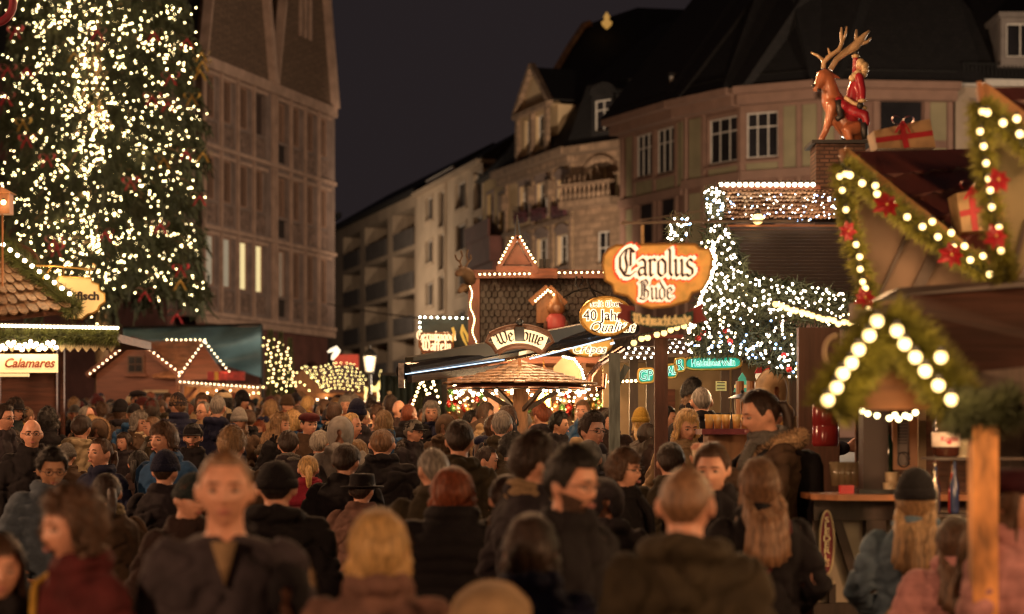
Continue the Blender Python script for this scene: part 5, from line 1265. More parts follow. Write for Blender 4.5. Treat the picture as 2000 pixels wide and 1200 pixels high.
gothic(MB(), 'Waffeln', .1, fr(852, 685, D - .005, -.02), width=.16, nib=.1).build('lettering', Lw, rt)
light_string('cool bulbs framing the dark panel above the waffle sign', lerp(P(820, 640, D), P(820, 620, D), 3) + lerp(P(830, 620, D), P(928, 622, D), 9), .017, glow('frame_bulb_glass', (.9, 1, .75), 14), 'bulbs on the light frame', lamps=1, power=4)
rt = thing('light_display', P(872, 648, D), 'dark greenish panel behind the waffle sign edged by bulbs', 'panel'); q0, q1 = P(822, 700, D + .2), P(926, 623, D + .2)
MB().box(q0.x, q1.x, q0.y, q0.y + .05, q0.z, q1.z).build('panel', mat('green_black_panel', (.03, .04, .035), .6, .4, 3, .1), rt); MB().box(q0.x + .3, q0.x + .4, q0.y + .06, q0.y + .16, .66, q0.z).build('post', iron, rt)
rt = thing('antler_light', P(915, 660, D), 'gilded curved antlers glowing yellow beside the log tower', 'light figure')
for k, pth in enumerate((((903, 634), (906, 645), (912, 655), (914, 668)), ((903, 636), (901, 650), (906, 664), (912, 676)), ((914, 668), (922, 664), (930, 672)), ((884, 668), (887, 650), (884, 640)))):
    MB().tube([P(x, y, D - .3) for x, y in pth], [.012, .022, .022, .01][:len(pth)] + [.01] * (len(pth) - 4), 7).build('antler', mat('glowing_gold', (.6, .4, .1), .4, .2, 5, 0, emit=(1, .6, .1), est=.5), rt)
# ===== log tower with shingled walls
D = 29; gz = ground_z(D); root = thing('log_tower', P(1050, 790, D), 'dark shingled log tower with bulb lit cornice and lit triangle gable', 'market hut')
q0, q1 = P(926, 0, D), P(1240, 0, D); zt = P(0, 545, D).z
shingles((q0.x + .08, D - .02, P(0, 706, D).z), (q1.x, D - .02, P(0, 706, D).z), (q1.x, D, zt), (q0.x + .08, D, zt), 13, 26, mat('dark_tower_shingle', (.018, .009, .007), .5, .7, 1.8, .4), root, 'wall_shingles', .016)
b = MB(); b.box(q0.x, q1.x, D + .02, D + 2.4, P(0, 706, D).z, zt); b.build('wall', wood_log, root)
b = MB(); b.box(q0.x - .08, q0.x + .08, D - .12, D + .02, gz, zt); b.box(q0.x - .1, q1.x, D - .16, D + 2.5, zt, zt + .07); b.box(q0.x - .06, q1.x, D - .1, D + 2.4, zt + .071, zt + .12); b.build('cornice', mat('lit_red_brown_beam', (.16, .05, .03), .5, .3, 4, .2), root)
tb = MB(); T0, T1, TP = P(972, 526, D - .3), P(1048, 526, D - .3), P(1011, 462, D - .3)
tb.beam(T0, TP, .1, .06); tb.beam(T1, TP, .1, .06); tb.prism([P(984, 517, D - .28), P(1037, 517, D - .28), P(1010, 474, D - .28)], (0, 1, 0), .12); tb.box(T0.x - .02, T1.x + .02, D - .36, D + .6, T0.z - .07, T0.z + .04); tb.box(T0.x + .0, T1.x - .0, D - .3, D + .6, T0.z - .12, T0.z - .071)
tb.build('triangle_gable', mat('lit_red_brown_beam', (1, 1, 1)), root)
MB().tube([P(1011, 462, D), P(1010, 440, D), P(1010, 420, D)], [.05, .03, .008], 6).build('spire', iron, root)
b = MB(); q = P(1062, 544, D - .3); b.box(q.x - .19, q.x + .19, q.y - .05, q.y + .3, q.z, q.z + .135); b.build('beam_box', wood_red, root)
for xx in (1057, 1070): q = P(xx, 524, D); MB().box(q.x - .03, q.x + .03, q.y, q.y + .1, q.z, q.z + .13).build('chimney_pot', black_m, root)
G_ = 'bulb rows on the log tower'
light_string('bulb row on the left half of the log tower cornice', lerp(P(937, 536, D - .4), P(1034, 535, D - .4), 11), .0125, B_WARM, G_, lamps=3, power=6)
light_string('bulb row on the right half of the log tower cornice', lerp(P(1092, 533, D - .4), P(1180, 532, D - .4), 9), .0125, B_WARM, G_, lamps=3, power=6)
light_string('bulbs up the left side of the lit triangle', lerp(P(975, 513, D - .5), P(1001, 465, D - .5), 8), .0125, B_WARM, G_, lamps=2, power=5)
light_string('bulbs down the right side of the lit triangle', lerp(P(1016, 463, D - .5), P(1045, 512, D - .5), 8), .0125, B_WARM, G_, lamps=2, power=5)
light_string('dense wavy line of bulbs down the left corner of the log tower', [P(918 + 10 * t + 3 * math.sin(t * 14), 560 + 112 * t, D - .4) for t in np.linspace(0, 1, 26)], .009, B_WARM, G_, lamps=4, power=4)
rt = thing('stag_head', P(905, 530, D - .4), 'dark stag head with antlers mounted left of the log tower', 'sculpture'); dk = mat('dark_bronze_hide', (.1, .06, .035), .7, .3, 6, .2)
MB().tube([P(922, 552, D), P(912, 535, D - .2), P(902, 530, D - .3), P(892, 536, D - .4)], [.11, .09, .07, .035], 10).build('head', dk, rt, smooth=True)
MB().tube([P(914, 565, D), P(905, 562, D - .2), P(897, 570, D - .3)], [.07, .06, .03], 8).build('ruff', dk, rt, smooth=True)
for pth in (((903, 524), (898, 512), (903, 500), (900, 490)), ((898, 512), (891, 506), (889, 498)), ((908, 524), (915, 512), (911, 500), (914, 488)), ((915, 512), (920, 506), (919, 498)), ((903, 520), (895, 521))): MB().tube([P(x, y, D - .3) for x, y in pth], .014, 6).build('antler', dk, rt)
# birdhouse and mushroom gnome
rt = thing('birdhouse', P(1062, 600, D - .6), 'little wooden birdhouse with bulbs on its roof on the log tower wall', 'birdhouse'); dq = D - .5
b = MB(); a_ = P(1048, 631, dq); c_ = P(1082, 585, dq); b.box(a_.x, c_.x, dq, dq + .3, a_.z, c_.z); b.prism([(a_.x, dq, c_.z), (c_.x, dq, c_.z), ((a_.x + c_.x) / 2, dq, c_.z + .13)], (0, 1, 0), .3); hb = b.build('box', wood_warm, rt)
b = MB(); b.beam(P(1036, 592, dq - .1), P(1071, 562, dq - .1), .1, .03, (0, 1, 0)); b.beam(P(1104, 595, dq - .1), P(1071, 562, dq - .1), .1, .03, (0, 1, 0)); b.build('roof', wood_warm, rt)
light_string('short string of bulbs on the birdhouse roof', lerp(P(1046, 588, dq - .25), P(1070, 567, dq - .25), 6) + lerp(P(1076, 570, dq - .25), P(1082, 576, dq - .25), 2), .014, B_WARM, 'bulbs on the birdhouse', lamps=2, power=4)
rt = thing('wooden_gnome', P(1086, 645, dq - .3), 'wooden gnome figure with pointed hood and pink coat beside the birdhouse', 'figure'); q = P(1086, 645, dq - .3)
MB().lathe([(.13, 0), (.15, .05), (.13, .16), (.09, .22)], 20, q).build('coat', mat('pink_red_paint', (.6, .12, .12), .45, .15, 8, .1), rt, smooth=True)
MB().lathe([(.08, .21), (.12, .25), (.125, .31), (.09, .38), (.04, .45), (.012, .52), (.002, .55)], 20, q).build('hood', wood_warm, rt, smooth=True)
MB().ball(q + Vector((.01, -.085, .29)), .055, 12, 8).build('face', mat('doll_face_paint', (.5, .3, .2), .5, .1, 9, 0), rt, smooth=True)
for sx_ in (-1, 1): MB().ball(q + Vector((sx_ * .14, -.06, .05)), .05, 10, 8, sc=(.7, .7, 1.5)).build('arm', wood_log, rt, smooth=True)
# wall lantern glow under tower
# ===== ornament stall under the tower
D = 26.5; gz = ground_z(D); root = thing('ornament_stall', P(1010, 800, D), 'brightly lit open stall hung with Christmas ornaments behind the round canopy', 'market stall')
zt = P(0, 712, D).z; q0, q1 = P(868, 0, D), P(1192, 0, D)
b = MB(); b.box(q0.x, q1.x, D + 1.2, D + 1.28, gz, zt); b.build('back_wall', wood_warm, root)
b = MB(); b.box(q0.x - .1, q1.x, D - .5, D + 1.3, zt, zt + .08); b.build('ceiling', wood_red, root)
b = MB(); b.box(q0.x, q1.x, D - .3, D + .1, gz, gz + .95); b.build('counter', wood_log, root)
for xx in (964, 1132): q = P(xx, 0, D); MB().box(q.x - .07, q.x + .07, D - .35, D - .2, gz, zt).build('post', wood_log, root)
for zz in (.35, .75, 1.15): MB().box(q0.x + .1, q1.x - .05, D + .85, D + 1.19, gz + .95 + zz - .3, gz + .97 + zz - .3).build('shelf', wood_warm, root)
b = MB()
for k in range(6): xx = 880 + k * 60; b.beam(P(xx, 716, D - .4), P(xx + 24, 745, D - .4), .035, .05)
b.build('rafters', wood_red, root)
bc = [mat('ornament_' + n_, c_, .15, .1, 5, 0, metal=.7) for n_, c_ in (('gold', (.75, .45, .12)), ('red', (.5, .04, .03)), ('cream', (.7, .6, .4)), ('green', (.15, .35, .1)), ('copper', (.6, .28, .12)))]
bm_ = {}
for k in range(150):
    m_ = rng.choice(bc); key = m_.name; row_ = k % 5
    x = rng.uniform(876, 1186); 
    if row_ < 2: dq = D - .25 + rng.uniform(0, .2); yy = rng.uniform(762, 812)
    else: dq = D + .95; yy = (786, 800, 818)[row_ - 2] + 6
    if key not in bm_:
        o_ = MB().lathe([(.002, -.045), (.03, -.036), (.046, 0), (.03, .036), (.012, .044), (.012, .056)], 12).build('ornament', m_, smooth=True); bm_[key] = o_.data; bpy.data.objects.remove(o_)
    o = bpy.data.objects.new('ornament', bm_[key]); C.objects.link(o); o.location = P(x, yy, dq); s_ = rng.uniform(.6, 1.25); o.scale = (s_, s_, s_ * rng.uniform(.9, 1.5))
    tag(o, '%s glass ornament on display in the lit ornament stall' % key.split('_')[1], 'ornament', 'glass ornaments in the ornament stall')
light_string('clustered bulbs under the ornament stall roof left of the pole', [P(888 + 9.2 * i, 757 + 9 * math.sin(i * 1.7) + (6 if i % 3 else -4), 25) for i in range(14)], .02, B_WHITE, 'bulbs under the ornament stall roof', lamps=7, power=80, off=(0, .3, -.1))
light_string('clustered bulbs under the ornament stall roof right of the pole', [P(1030 + 9.2 * i, 757 + 9 * math.sin(i * 1.9) + (7 if i % 2 else -3), 25) for i in range(14)], .02, B_WHITE, 'bulbs under the ornament stall roof', lamps=7, power=80, off=(0, .3, -.1))
light_string('scattered third tier of bulbs between the ornaments', [P(874 + 8.2 * i, 789 + 11 * math.sin(i * 4.1), 26.4) for i in range(38) if not 985 < 874 + 8.2 * i < 1042], .014, B_WARM, 'bulbs under the ornament stall roof', wire=False)
light_string('second tier of bulbs inside the ornament stall', [P(880 + 11 * i, 774 + 5 * math.sin(i * 2.4), 26) for i in range(27) if not 950 < 880 + 11 * i < 1050], .015, B_WARM, 'bulbs under the ornament stall roof', wire=False)
rt = thing('hanging_lantern', P(1062, 785, 25.5), 'hanging metal lantern with pierced body in the ornament stall', 'lantern')
q = P(1062, 800, 25.4); MB().lathe([(.05, 0), (.09, .03), (.085, .16), (.11, .19), (.04, .25), (.01, .3)], 10, q).build('body', brass, rt); MB().tube([q + Vector((0, 0, .3)), q + Vector((0, 0, .62))], .006, 5).build('chain', brass, rt)
# decorated house gable right of canopy: lit round arch
rt = thing('lit_arch_board', P(1130, 720, 24.5), 'cream arched board outlined with dense bulbs right of the round canopy', 'decoration')
b = MB(); ap = [(1078, 752), (1082, 716), (1100, 697), (1122, 702), (1136, 722), (1142, 745), (1142, 765)]; b.prism([P(x, y, 24.8) for x, y in ap] + [P(1078, 765, 24.8)], (0, 1, 0), .06); b.build('board', mat('cream_painted_wood', (1, 1, 1)), rt)
light_string('bulb outline of the cream arched board', [P(x, y, 24.6).lerp(P(x2, y2, 24.6), s_) for (x, y), (x2, y2) in zip(ap[2:], ap[3:]) for s_ in (0, .25, .5, .75)], .014, B_WHITE, 'bulbs on the arched board', lamps=4, power=10)
# ===== round canopy with Welcome sign
D = 20.5; gz = ground_z(D); q = P(1015, 0, D); root = thing('round_canopy', (q.x, D, gz), 'round shingled canopy on a bark trunk pole below the Welcome sign', 'canopy')
MB().tube([(q.x, D, gz), (q.x + .01, D, P(0, 745, D).z)], [.085, .075], 14).build('pole', mat('rough_bark_pole', (.25, .13, .07), .8, .5, 9, .9, stretch=(2, 2, .5)), root, smooth=True)
cz_, rz_ = P(0, 703, D).z, P(0, 752, D).z; Rc = 148 / FPX * D; b = MB(); nr, ns = 7, 34; coneb = MB()
prof = lambda t: (cz_ + .01 - (cz_ - rz_) * (t ** .8), Rc * t)
for r in range(nr):
    for k in range(int(8 + ns * (r + 1) / nr)):
        n_ = int(8 + ns * (r + 1) / nr); a0 = 2 * PI * (k + .5 * (r % 2)) / n_; a1 = a0 + 2 * PI / n_ * .95
        z1_, r1_ = prof(max(.01, r / nr)); z2_, r2_ = prof((r + 1.12) / nr); lift = .012 * rng.uniform(.7, 1.4); am = (a0 + a1) / 2
        p = lambda a, rr, zz: (q.x + rr * math.cos(a), D + rr * math.sin(a), zz)
        poly = [p(a0, r1_, z1_ + .002), p(a1, r1_, z1_ + .002), p(a1, r2_ * .985, z2_ + lift), p(am, r2_ * 1.01, z2_ + lift), p(a0, r2_ * .985, z2_ + lift)]
        b.prism(poly, (0, 0, -1), .012)
b.build('shingle_roof', mat('honey_shingle', (.33, .2, .11), .4, .5, 7, .4, stretch=(3, 3, 3)), root)
MB().lathe([(.0, cz_ - .04), (Rc * .5, cz_ - (cz_ - rz_) * .62 - .05), (Rc * .97, rz_ - .03), (Rc * .97, rz_ - .035), (Rc * .5, cz_ - (cz_ - rz_) * .62 - .08), (.01, cz_ - .1)], 36, (q.x, D, 0)).build('underside', wood_red, root)
for k in range(4): a = k * PI / 2 + .5; MB().beam((q.x + .07 * math.cos(a), D + .07 * math.sin(a), rz_ - .25), (q.x + .55 * math.cos(a), D + .55 * math.sin(a), rz_ - .0), .03, .04).build('strut', wood_dark, root)
MB().lathe([(.5, gz + 1.1), (.5, gz + 1.15)], 30, (q.x, D, 0)).build('table_top', wood_warm, root)
light_string('ring of bulbs under the rim of the round canopy', [(q.x + Rc * .86 * math.cos(2 * PI * k / 26), D + Rc * .86 * math.sin(2 * PI * k / 26), rz_ - .07) for k in range(26)], .015, B_WHITE, 'bulbs under the round canopy', lamps=6, power=18, off=(0, 0, -.05))
lamp((q.x, D - .3, cz_ + .22), 3.5, (1, .6, .25), .05); lamp((q.x + .7, D - .5, cz_ + .15), 3, (1, .6, .25), .05)
rt = thing('welcome_sign', P(1015, 672, D - .2), 'arched cream sign reading Welcome in black gothic letters with brown frame', 'sign'); dq = D - .25
o0 = P(1015, 735, dq); px = dq / FPX
def arcp(xo, r0, y0=0): return [(xo * math.sin(a)) for a in (0,)]
def arcpts(Rr, cyy, a0, a1, n=18): return [P(1015 + Rr * math.sin(R(a0 + (a1 - a0) * i / n)), cyy - Rr * math.cos(R(a0 + (a1 - a0) * i / n)), dq) for i in range(n + 1)]
top_, bot_ = arcpts(112, 750, -31, 31), arcpts(74, 750, -36, 36)
wood_fr = mat('brown_sign_frame', (.13, .06, .035), .5, .3, 6, .2)
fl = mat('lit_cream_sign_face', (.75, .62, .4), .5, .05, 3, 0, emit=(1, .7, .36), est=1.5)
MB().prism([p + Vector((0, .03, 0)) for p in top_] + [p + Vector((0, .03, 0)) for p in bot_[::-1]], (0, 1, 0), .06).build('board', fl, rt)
b = MB(); b.tube([p for p in top_], .028, 8); b.tube([p for p in bot_], .028, 8); b.tube([top_[0], P(950, 668, dq), P(962, 675, dq), bot_[0]], .02, 8); b.tube([top_[-1], P(1080, 668, dq), P(1070, 675, dq), bot_[-1]], .02, 8); b.build('frame', wood_fr, rt)
def arcframe(x, y, t):
    a = x / (86 * px); rr = (84 + y / px) ; return P(1015 + rr * math.sin(a), 750 - rr * math.cos(a), dq - .002 - t)
gothic(MB(), 'Welcome', .088, arcframe, width=.13, nib=.07, thick=.012).build('lettering', mat('dark_sign_ink', (1, 1, 1)), rt)
q = P(1015, 655, dq - .06); b = MB(); b.box(q.x - .045, q.x + .045, q.y - .05, q.y + .03, q.z - .06, q.z + .08); b.ball((q.x, q.y, q.z + .13), .035, 10, 8); b.build('clamp_lamp', black_m, rt)
MB().tube([P(1015, 700, dq + .05), P(1015, 735, dq + .05)], .018, 8).build('stem', wood_warm, rt); lamp(P(1015, 668, dq - .28), 4.5, (1, .75, .45), .03); lamp(P(1015, 700, dq - .2), 3, (1, .7, .4), .03)
# ===== black awning cassette with light strip
root = thing('black_awning', P(1000, 690, 21.5), 'long black retracted awning with a bluish white light strip', 'awning')
bl = mat('glossy_black_aluminium', (.015, .014, .014), .22, .1, 3, 0, coat=.3)
b = MB(); b.tube([P(788, 726, 20.0), P(1000, 688, 22), P(1236, 640, 24)], [.085, .09, .095], 14); b.build('awning_roll', bl, root)
b = MB(); b.beam(P(800, 712, 20.2), P(1222, 628, 24), .1, .14); b.build('cassette', mat('olive_black_metal', (.035, .035, .025), .3, .2, 6, .05), root)
b = MB(); b.beam(P(800, 741, 19.9), P(1000, 716, 21.8), .05, .07); b.build('front_bar', bl, root)
for xx, yy, dq in ((786, 730, 20),): q = P(xx, yy, dq); MB().box(q.x - .035, q.x + .02, q.y - .1, q.y + .1, q.z - .14, q.z + .1).build('end_cap', mat('scuffed_metal', (.2, .18, .17), .4, .5, 20, .2, metal=.7), root)
st = glow('blue_white_strip', (.42, .72, 1), 1.7)
MB().tube([P(792, 731, 19.85), P(985, 703, 21.6)], .006, 6).build('light_strip', st, root); MB().tube([P(1035, 701, 21.7), P(1192, 661, 23.3)], .008, 6).build('light_strip', st, root); MB().tube([P(1192, 672, 23.2), P(1200, 670, 23.2)], .013, 6).build('light_strip', st, root)
b = MB(); b.tube([P(1150, 752, 22), P(1152, 735, 22), P(1170, 712, 22.2), P(1215, 682, 23)], .035, 8); b.tube([P(1165, 760, 22), P(1178, 757, 22), P(1180, 730, 22)], .03, 8); b.build('gutter_pipe', mat('copper_pipe', (.28, .14, .09), .25, .3, 8, .05, metal=.9), thing('gutter', P(1160, 740, 22), 'shiny copper gutter pipe beside the grey post', 'gutter'))
# ===== oval quality signs
def oval(cx, cy, rx, ry, dq, label):
    rt = thing('oval_sign', P(cx, cy, dq), label, 'sign')
    MB().prism([P(cx + rx * math.cos(2 * PI * i / 36), cy + ry * math.sin(2 * PI * i / 36), dq) for i in range(36)], (0, 1, 0), .05).build('board', mat('backlit_amber_board', (.5, .28, .06), .5, .35, 7, 0, emit=(1, .5, .1), est=.45), rt)
    MB().tube([P(cx + rx * math.cos(2 * PI * i / 36), cy + ry * math.sin(2 * PI * i / 36), dq - .01) for i in range(36)], .016, 6, closed=True).build('rim', brass, rt); return rt
D = 19.5; LT = glow('lit_letter_halo', (1, .8, .5), 1.7); INK = mat('dark_sign_ink', (1, 1, 1))
rt = oval(1184, 618, 50, 37, D, 'glowing oval sign reading 40 Jahre Qualität in front of the log tower')
def halo(txt, size, x, y, dq, shear, sx, rt, off=.02):
    put_text(txt, size, LT, rt, P(x, y, dq - .006), shear, size * .075, sx=sx, ext=.002); put_text(txt, size, INK, rt, P(x, y, dq - .014), shear, 0, sx=sx * .99, ext=.003)
halo('seit über', .085, 1184, 594, D - .002, 0, 1, rt); halo('40 Jahre', .14, 1184, 617, D - .002, 0, .95, rt); halo('Qualität', .13, 1194, 640, D - .002, .35, 1, rt)
b = MB(); b.tube([P(1100, 582, D), P(1120, 570, D), P(1150, 562, D), P(1188, 580, D)], .01, 6); b.tube([P(1126, 540, D), P(1124, 556, D), P(1132, 566, D), P(1148, 566, D)], .01, 6); b.tube([P(1146, 545, D), P(1152, 562, D), P(1164, 580, D)], .012, 6); b.tube([P(1134, 556, D), P(1140, 548, D), P(1136, 540, D)], .009, 6); b.build('bracket', iron, rt)
rt = oval(1150, 668, 46, 28, 23.6, 'lower oval sign reading Waffeln mostly hidden by the black awning'); halo('Waffeln', .15, 1150, 652, 23.55, .3, 1, rt); halo('Crêpes', .13, 1150, 683, 23.55, .3, 1, rt)
# ------------------------------------------------ right half: hanging signs, netted stall, statue, near huts, bar
rng = random.Random(77)
# ===== big glowing gothic sign hanging near the camera
D = 10.5; rt = thing('hanging_sign', P(1280, 480, D), 'large glowing amber sign with red and white gothic letters Carolus Bude', 'sign')
sh = [(1190, 487), (1203, 480), (1300, 477), (1358, 478), (1366, 486), (1386, 488), (1392, 505), (1384, 545), (1372, 566), (1352, 572), (1344, 588), (1310, 598), (1272, 602), (1240, 592), (1226, 578), (1200, 572), (1196, 556), (1182, 548), (1177, 520), (1180, 498)]
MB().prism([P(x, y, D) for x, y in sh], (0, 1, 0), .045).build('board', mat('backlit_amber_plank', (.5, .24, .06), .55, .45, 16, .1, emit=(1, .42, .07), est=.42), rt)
MB().tube([P(x, y, D - .004) for x, y in sh], .007, 6, closed=True).build('rim', mat('dull_gold_rim', (.4, .22, .06), .5, .2, 5, 0), rt)
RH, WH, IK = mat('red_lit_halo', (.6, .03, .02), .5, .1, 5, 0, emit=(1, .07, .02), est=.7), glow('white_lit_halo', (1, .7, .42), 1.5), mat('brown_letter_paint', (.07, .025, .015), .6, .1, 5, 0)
for (txt, cy_, h_) in (('Carolus', 541, .096), ('Bude', 586, .068)):
    for wd, nb, off, m_ in ((.50, .44, .006, RH), (.34, .29, .012, WH), (.10, .08, .018, IK)):
        o_ = P(1281, cy_, D - off); gothic(MB(), txt, h_ * .96, lambda x, y, t, o_=o_: o_ + Vector((x * .98, -t, y)), width=wd, nib=nb, thick=.003).build('lettering', m_, rt)
lamp(P(1280, 540, D - .5), 1.2, (1, .5, .2), .1)
MB().tube([P(1255, 478, D), P(1255, 440, D)], .009, 6).build('twisted_rod', mat('twisted_gold_rod', (.45, .3, .14), .5, .6, 90, .3), rt)
MB().tube([P(1216, 436, D), P(1330, 433, D), P(1580, 431, D)], .008, 6).prism([P(1209, 436, D), P(1222, 430, D), P(1232, 436, D), P(1222, 441, D)], (0, 1, 0), .01).tube([P(1244, 431, D), P(1252, 430, D), P(1370, 412, D)], .004, 5).build('iron_bracket', mat('grey_iron', (.3, .24, .2), .5, .3, 10, .1, metal=.5), rt)
rt = thing('ribbon_sign', P(1280, 620, D), 'curved dark green ribbon sign with cream letters Weihnachtsbude under the amber sign', 'sign')
ct = [(1212 + 6 * i + 0, 0) for i in range(0)]
up_, lo_ = [], []
for i in range(15):
    t = i / 14; x = 1232 + 122 * t; sag = 14 * (1 - (2 * t - 1) ** 2); up_.append(P(x, 606 + sag, D)); lo_.append(P(x, 628 + sag, D))
MB().prism(up_ + lo_[::-1], (0, 1, 0), .02).build('band', mat('dark_green_paint', (.012, .045, .035), .5, .3, 8, 0), rt)
for e in (((1205, 590), (1240, 600), (1236, 634), (1203, 620), (1214, 606)), ((1374, 590), (1346, 606), (1350, 634), (1382, 626), (1372, 612))): MB().prism([P(x, y, D + .025) for x, y in e], (0, 1, 0), .02).build('ribbon_end', mat('dark_red_paint', (.2, .02, .02), .5, .2, 8, 0), rt)
o_ = P(1293, 636, D - .004); gothic(MB(), 'Weihnachtsbude', .034, lambda x, y, t: o_ + Vector((x, -t, y + .55 * x * x)), width=.2, nib=.14, thick=.003).build('lettering', mat('cream_lettering', (.75, .55, .25), .5, .1, 9, 0, emit=(1, .7, .25), est=.18), rt)
# wooden post that carries them
q = P(1291, 0, 13.5); rt = thing('wooden_post', (q.x, 13.5, ground_z(13.5)), 'brown square wooden post below the amber sign in front of the netted stall', 'post')
MB().box(q.x - .043, q.x + .043, 13.46, 13.54, ground_z(13.5), P(0, 662, 13.5).z).build('shaft', mat('dark_red_post', (.12, .045, .03), .6, .35, 6, .3, stretch=(4, 4, .8)), rt); MB().box(q.x - .08, q.x + .14, 13.42, 13.58, P(0, 662, 13.5).z, P(0, 655, 13.5).z).build('cap', MATS['dark_red_paint'], rt)
light_string('round bulbs climbing over the cap of the brown post', [P(x, y, 13.2) for x, y in ((1238, 670), (1253, 662), (1265, 660), (1283, 654), (1297, 651), (1310, 645), (1322, 640), (1336, 637))], .02, B_BIG, 'big bulbs by the brown post', lamps=2, power=2)
q = P(1200, 0, 19); rt = thing('wooden_post', (q.x, 19, ground_z(19)), 'blue grey weathered post between ornament stall and netted stall', 'post')
MB().box(q.x - .05, q.x + .05, 18.95, 19.05, ground_z(19), P(0, 690, 19).z).build('shaft', mat('blue_grey_wood', (.10, .12, .115), .8, .4, 6, .3, stretch=(4, 4, .6)), rt); MB().beam(P(1200, 760, 19), P(1225, 715, 19), .05, .06).build('brace', MATS['blue_grey_wood'], rt)
# ===== wine stall with net-lit roof
D = 24.0; gz = ground_z(D); root = thing('wine_stall', P(1400, 800, D), 'wine stall with shingled roof, dark slatted lower roof and beige inner walls', 'market stall')
q0, q1 = P(1186, 0, D), P(1660, 0, D)
b = MB(); b.box(q0.x, q1.x, D + 1.2, D + 1.3, gz, P(0, 690, D).z); b.build('back_wall', mat('beige_inner_wall', (.4, .3, .18), .8, .15, 3, .1), root)
b = MB(); b.box(q0.x - .05, q1.x, D - .6, D + 1.4, P(0, 702, D).z, P(0, 694, D).z); b.build('ceiling', wood_dark, root)
for x in (1237, 1270, 1415, 1437, 1548): q = P(x, 0, D); MB().box(q.x - .05, q.x + .05, D - .1, D, gz, P(0, 702, D).z).build('post', wood_dark, root)
q = P(1312, 0, D); b = MB(); b.box(q.x - .13, q.x + .13, D + 1.14, D + 1.19, gz, P(0, 756, D).z); b.build('door', wood_red, root)
MB().box(q1.x - 2.0, q1.x, D - .3, D + .3, gz, gz + 1.0).build('counter', wood_warm, root)
lo, hi = P(0, 592, 22).z, P(0, 442, 23.5).z; b = MB(); n = 22; x0, x1 = P(1425, 0, 22).x, P(1680, 0, 22).x
for k in range(n):
    t = k / n; z = lo + (hi - lo) * t; y = 22 + 1.5 * t; b.prism([(x0, y, z), (x0, y + .01, z + (hi - lo) / n * .72), (x0, y + .07, z + (hi - lo) / n * .9), (x0, y + .07, z)], (1, 0, 0), x1 - x0)
b.build('slatted_roof', mat('black_brown_slats', (.022, .014, .013), .6, .3, 3, .2), root)
b = MB(); b.box(x0 - .1, x1, 23.45, 23.65, P(0, 450, 23.5).z, P(0, 440, 23.5).z); b.build('copper_gutter', mat('copper_pipe', (1, 1, 1)), root)
sh_r = mat('net_lit_shingle', (.2, .13, .09), .5, .5, 9, .3)
shingles(P(1396, 433, 23.6), P(1640, 433, 23.6), P(1640, 372, 24.9), P(1398, 372, 24.9), 8, 30, sh_r, root, 'shingle_roof', .014)
MB().prism([P(1396, 435, 23.7), P(1640, 435, 23.7), P(1640, 373, 25.0), P(1398, 373, 25.0)], (0, 1, 0), .06).build('roof_board', wood_dark, root)
MB().box(P(1398, 0, 24.9).x, P(1600, 0, 24.9).x, 24.8, 25.0, P(0, 372, 24.9).z, P(0, 364, 24.9).z).build('ridge_board', wood_red, root)
light_string('row of cup shaped bulbs along the ridge of the wine stall roof', lerp(P(1408, 361, 24.7), P(1588, 361, 24.7), 16), .03, glow('cup_bulb_glass', (1, .8, .55), 6), 'ridge bulbs', lamps=5, power=4)
nn = lambda n_, f: [f() for _ in range(n_)]
light_string('sparse white net of lights over the wine stall shingles', nn(60, lambda: P(rng.uniform(1400, 1640), rng.uniform(378, 432), 23.4)), .0075, B_NET, 'net lights of the wine stall', wire=False, lamps=5, power=3)
light_string('blue lights scattered over the wine stall shingles', nn(36, lambda: P(rng.uniform(1400, 1640), rng.uniform(380, 432), 23.4)), .008, B_BLUE, 'net lights of the wine stall', wire=False)
light_string('half round lamp glowing on the wine stall gutter', [P(1480, 428, 23.2)], .065, B_BIG, 'gutter lamp', wire=False, lamps=1, power=5)
# green lit letter boards
G_board = mat('dark_green_lit_board', (.02, .25, .2), .5, .3, 7, 0, emit=(0, .75, .52), est=.42); GL = glow('mint_white_letters', (.4, 1, .8), 1.3)
def letterboard(txt, x0, x1, y0, y1, dq, size, label, tx=None, halo_=.0025, tilt=0, sx=1):
    rt = thing('lit_letter_sign', P((x0 + x1) / 2, y1, dq), label, 'sign'); cx, cy = (x0 + x1) / 2, (y0 + y1) / 2; hw, hh = (x1 - x0) / 2, (y1 - y0) / 2
    pts = [P(cx + hw * math.copysign(abs(math.cos(a)) ** .5, math.cos(a)), cy + hh * math.copysign(abs(math.sin(a)) ** .6, math.sin(a)) - tilt * hw * math.copysign(abs(math.cos(a)) ** .5, math.cos(a)), dq) for a in [2 * PI * i / 28 for i in range(28)]]
    MB().prism(pts, (0, 1, 0), .05).build('board', G_board, rt); MB().tube(pts, .012, 6, closed=True).build('rim', brass, rt)
    put_text(txt, size, GL, rt, P(cx, cy, dq - .006), 0, halo_ * 1.6, ry=-math.atan(tilt), sx=sx); put_text(txt, size, mat('green_black_ink', (.01, .06, .05), .5, .1, 4, 0), rt, P(cx, cy, dq - .014), 0, -.001, ry=-math.atan(tilt), sx=sx)
    return rt
letterboard('Heidelbeerwein', 1338, 1448, 696, 722, 17.6, .082, 'mint green lit sign reading Heidelbeerwein in the wine stall', sx=.72, tilt=.02)
letterboard('GP', 1246, 1278, 720, 748, 17.4, .12, 'green lit sign piece with letters G and P left of the brown post', tilt=.06, sx=.8)
letterboard('AL', 1302, 1322, 712, 738, 17.5, .10, 'green lit sign piece with letters A and L right of the brown post', tilt=.12, sx=.72)
letterboard('R', 1318, 1338, 700, 726, 17.5, .13, 'green lit sign piece with letter R beside the Heidelbeerwein sign', tilt=.12, sx=.8)
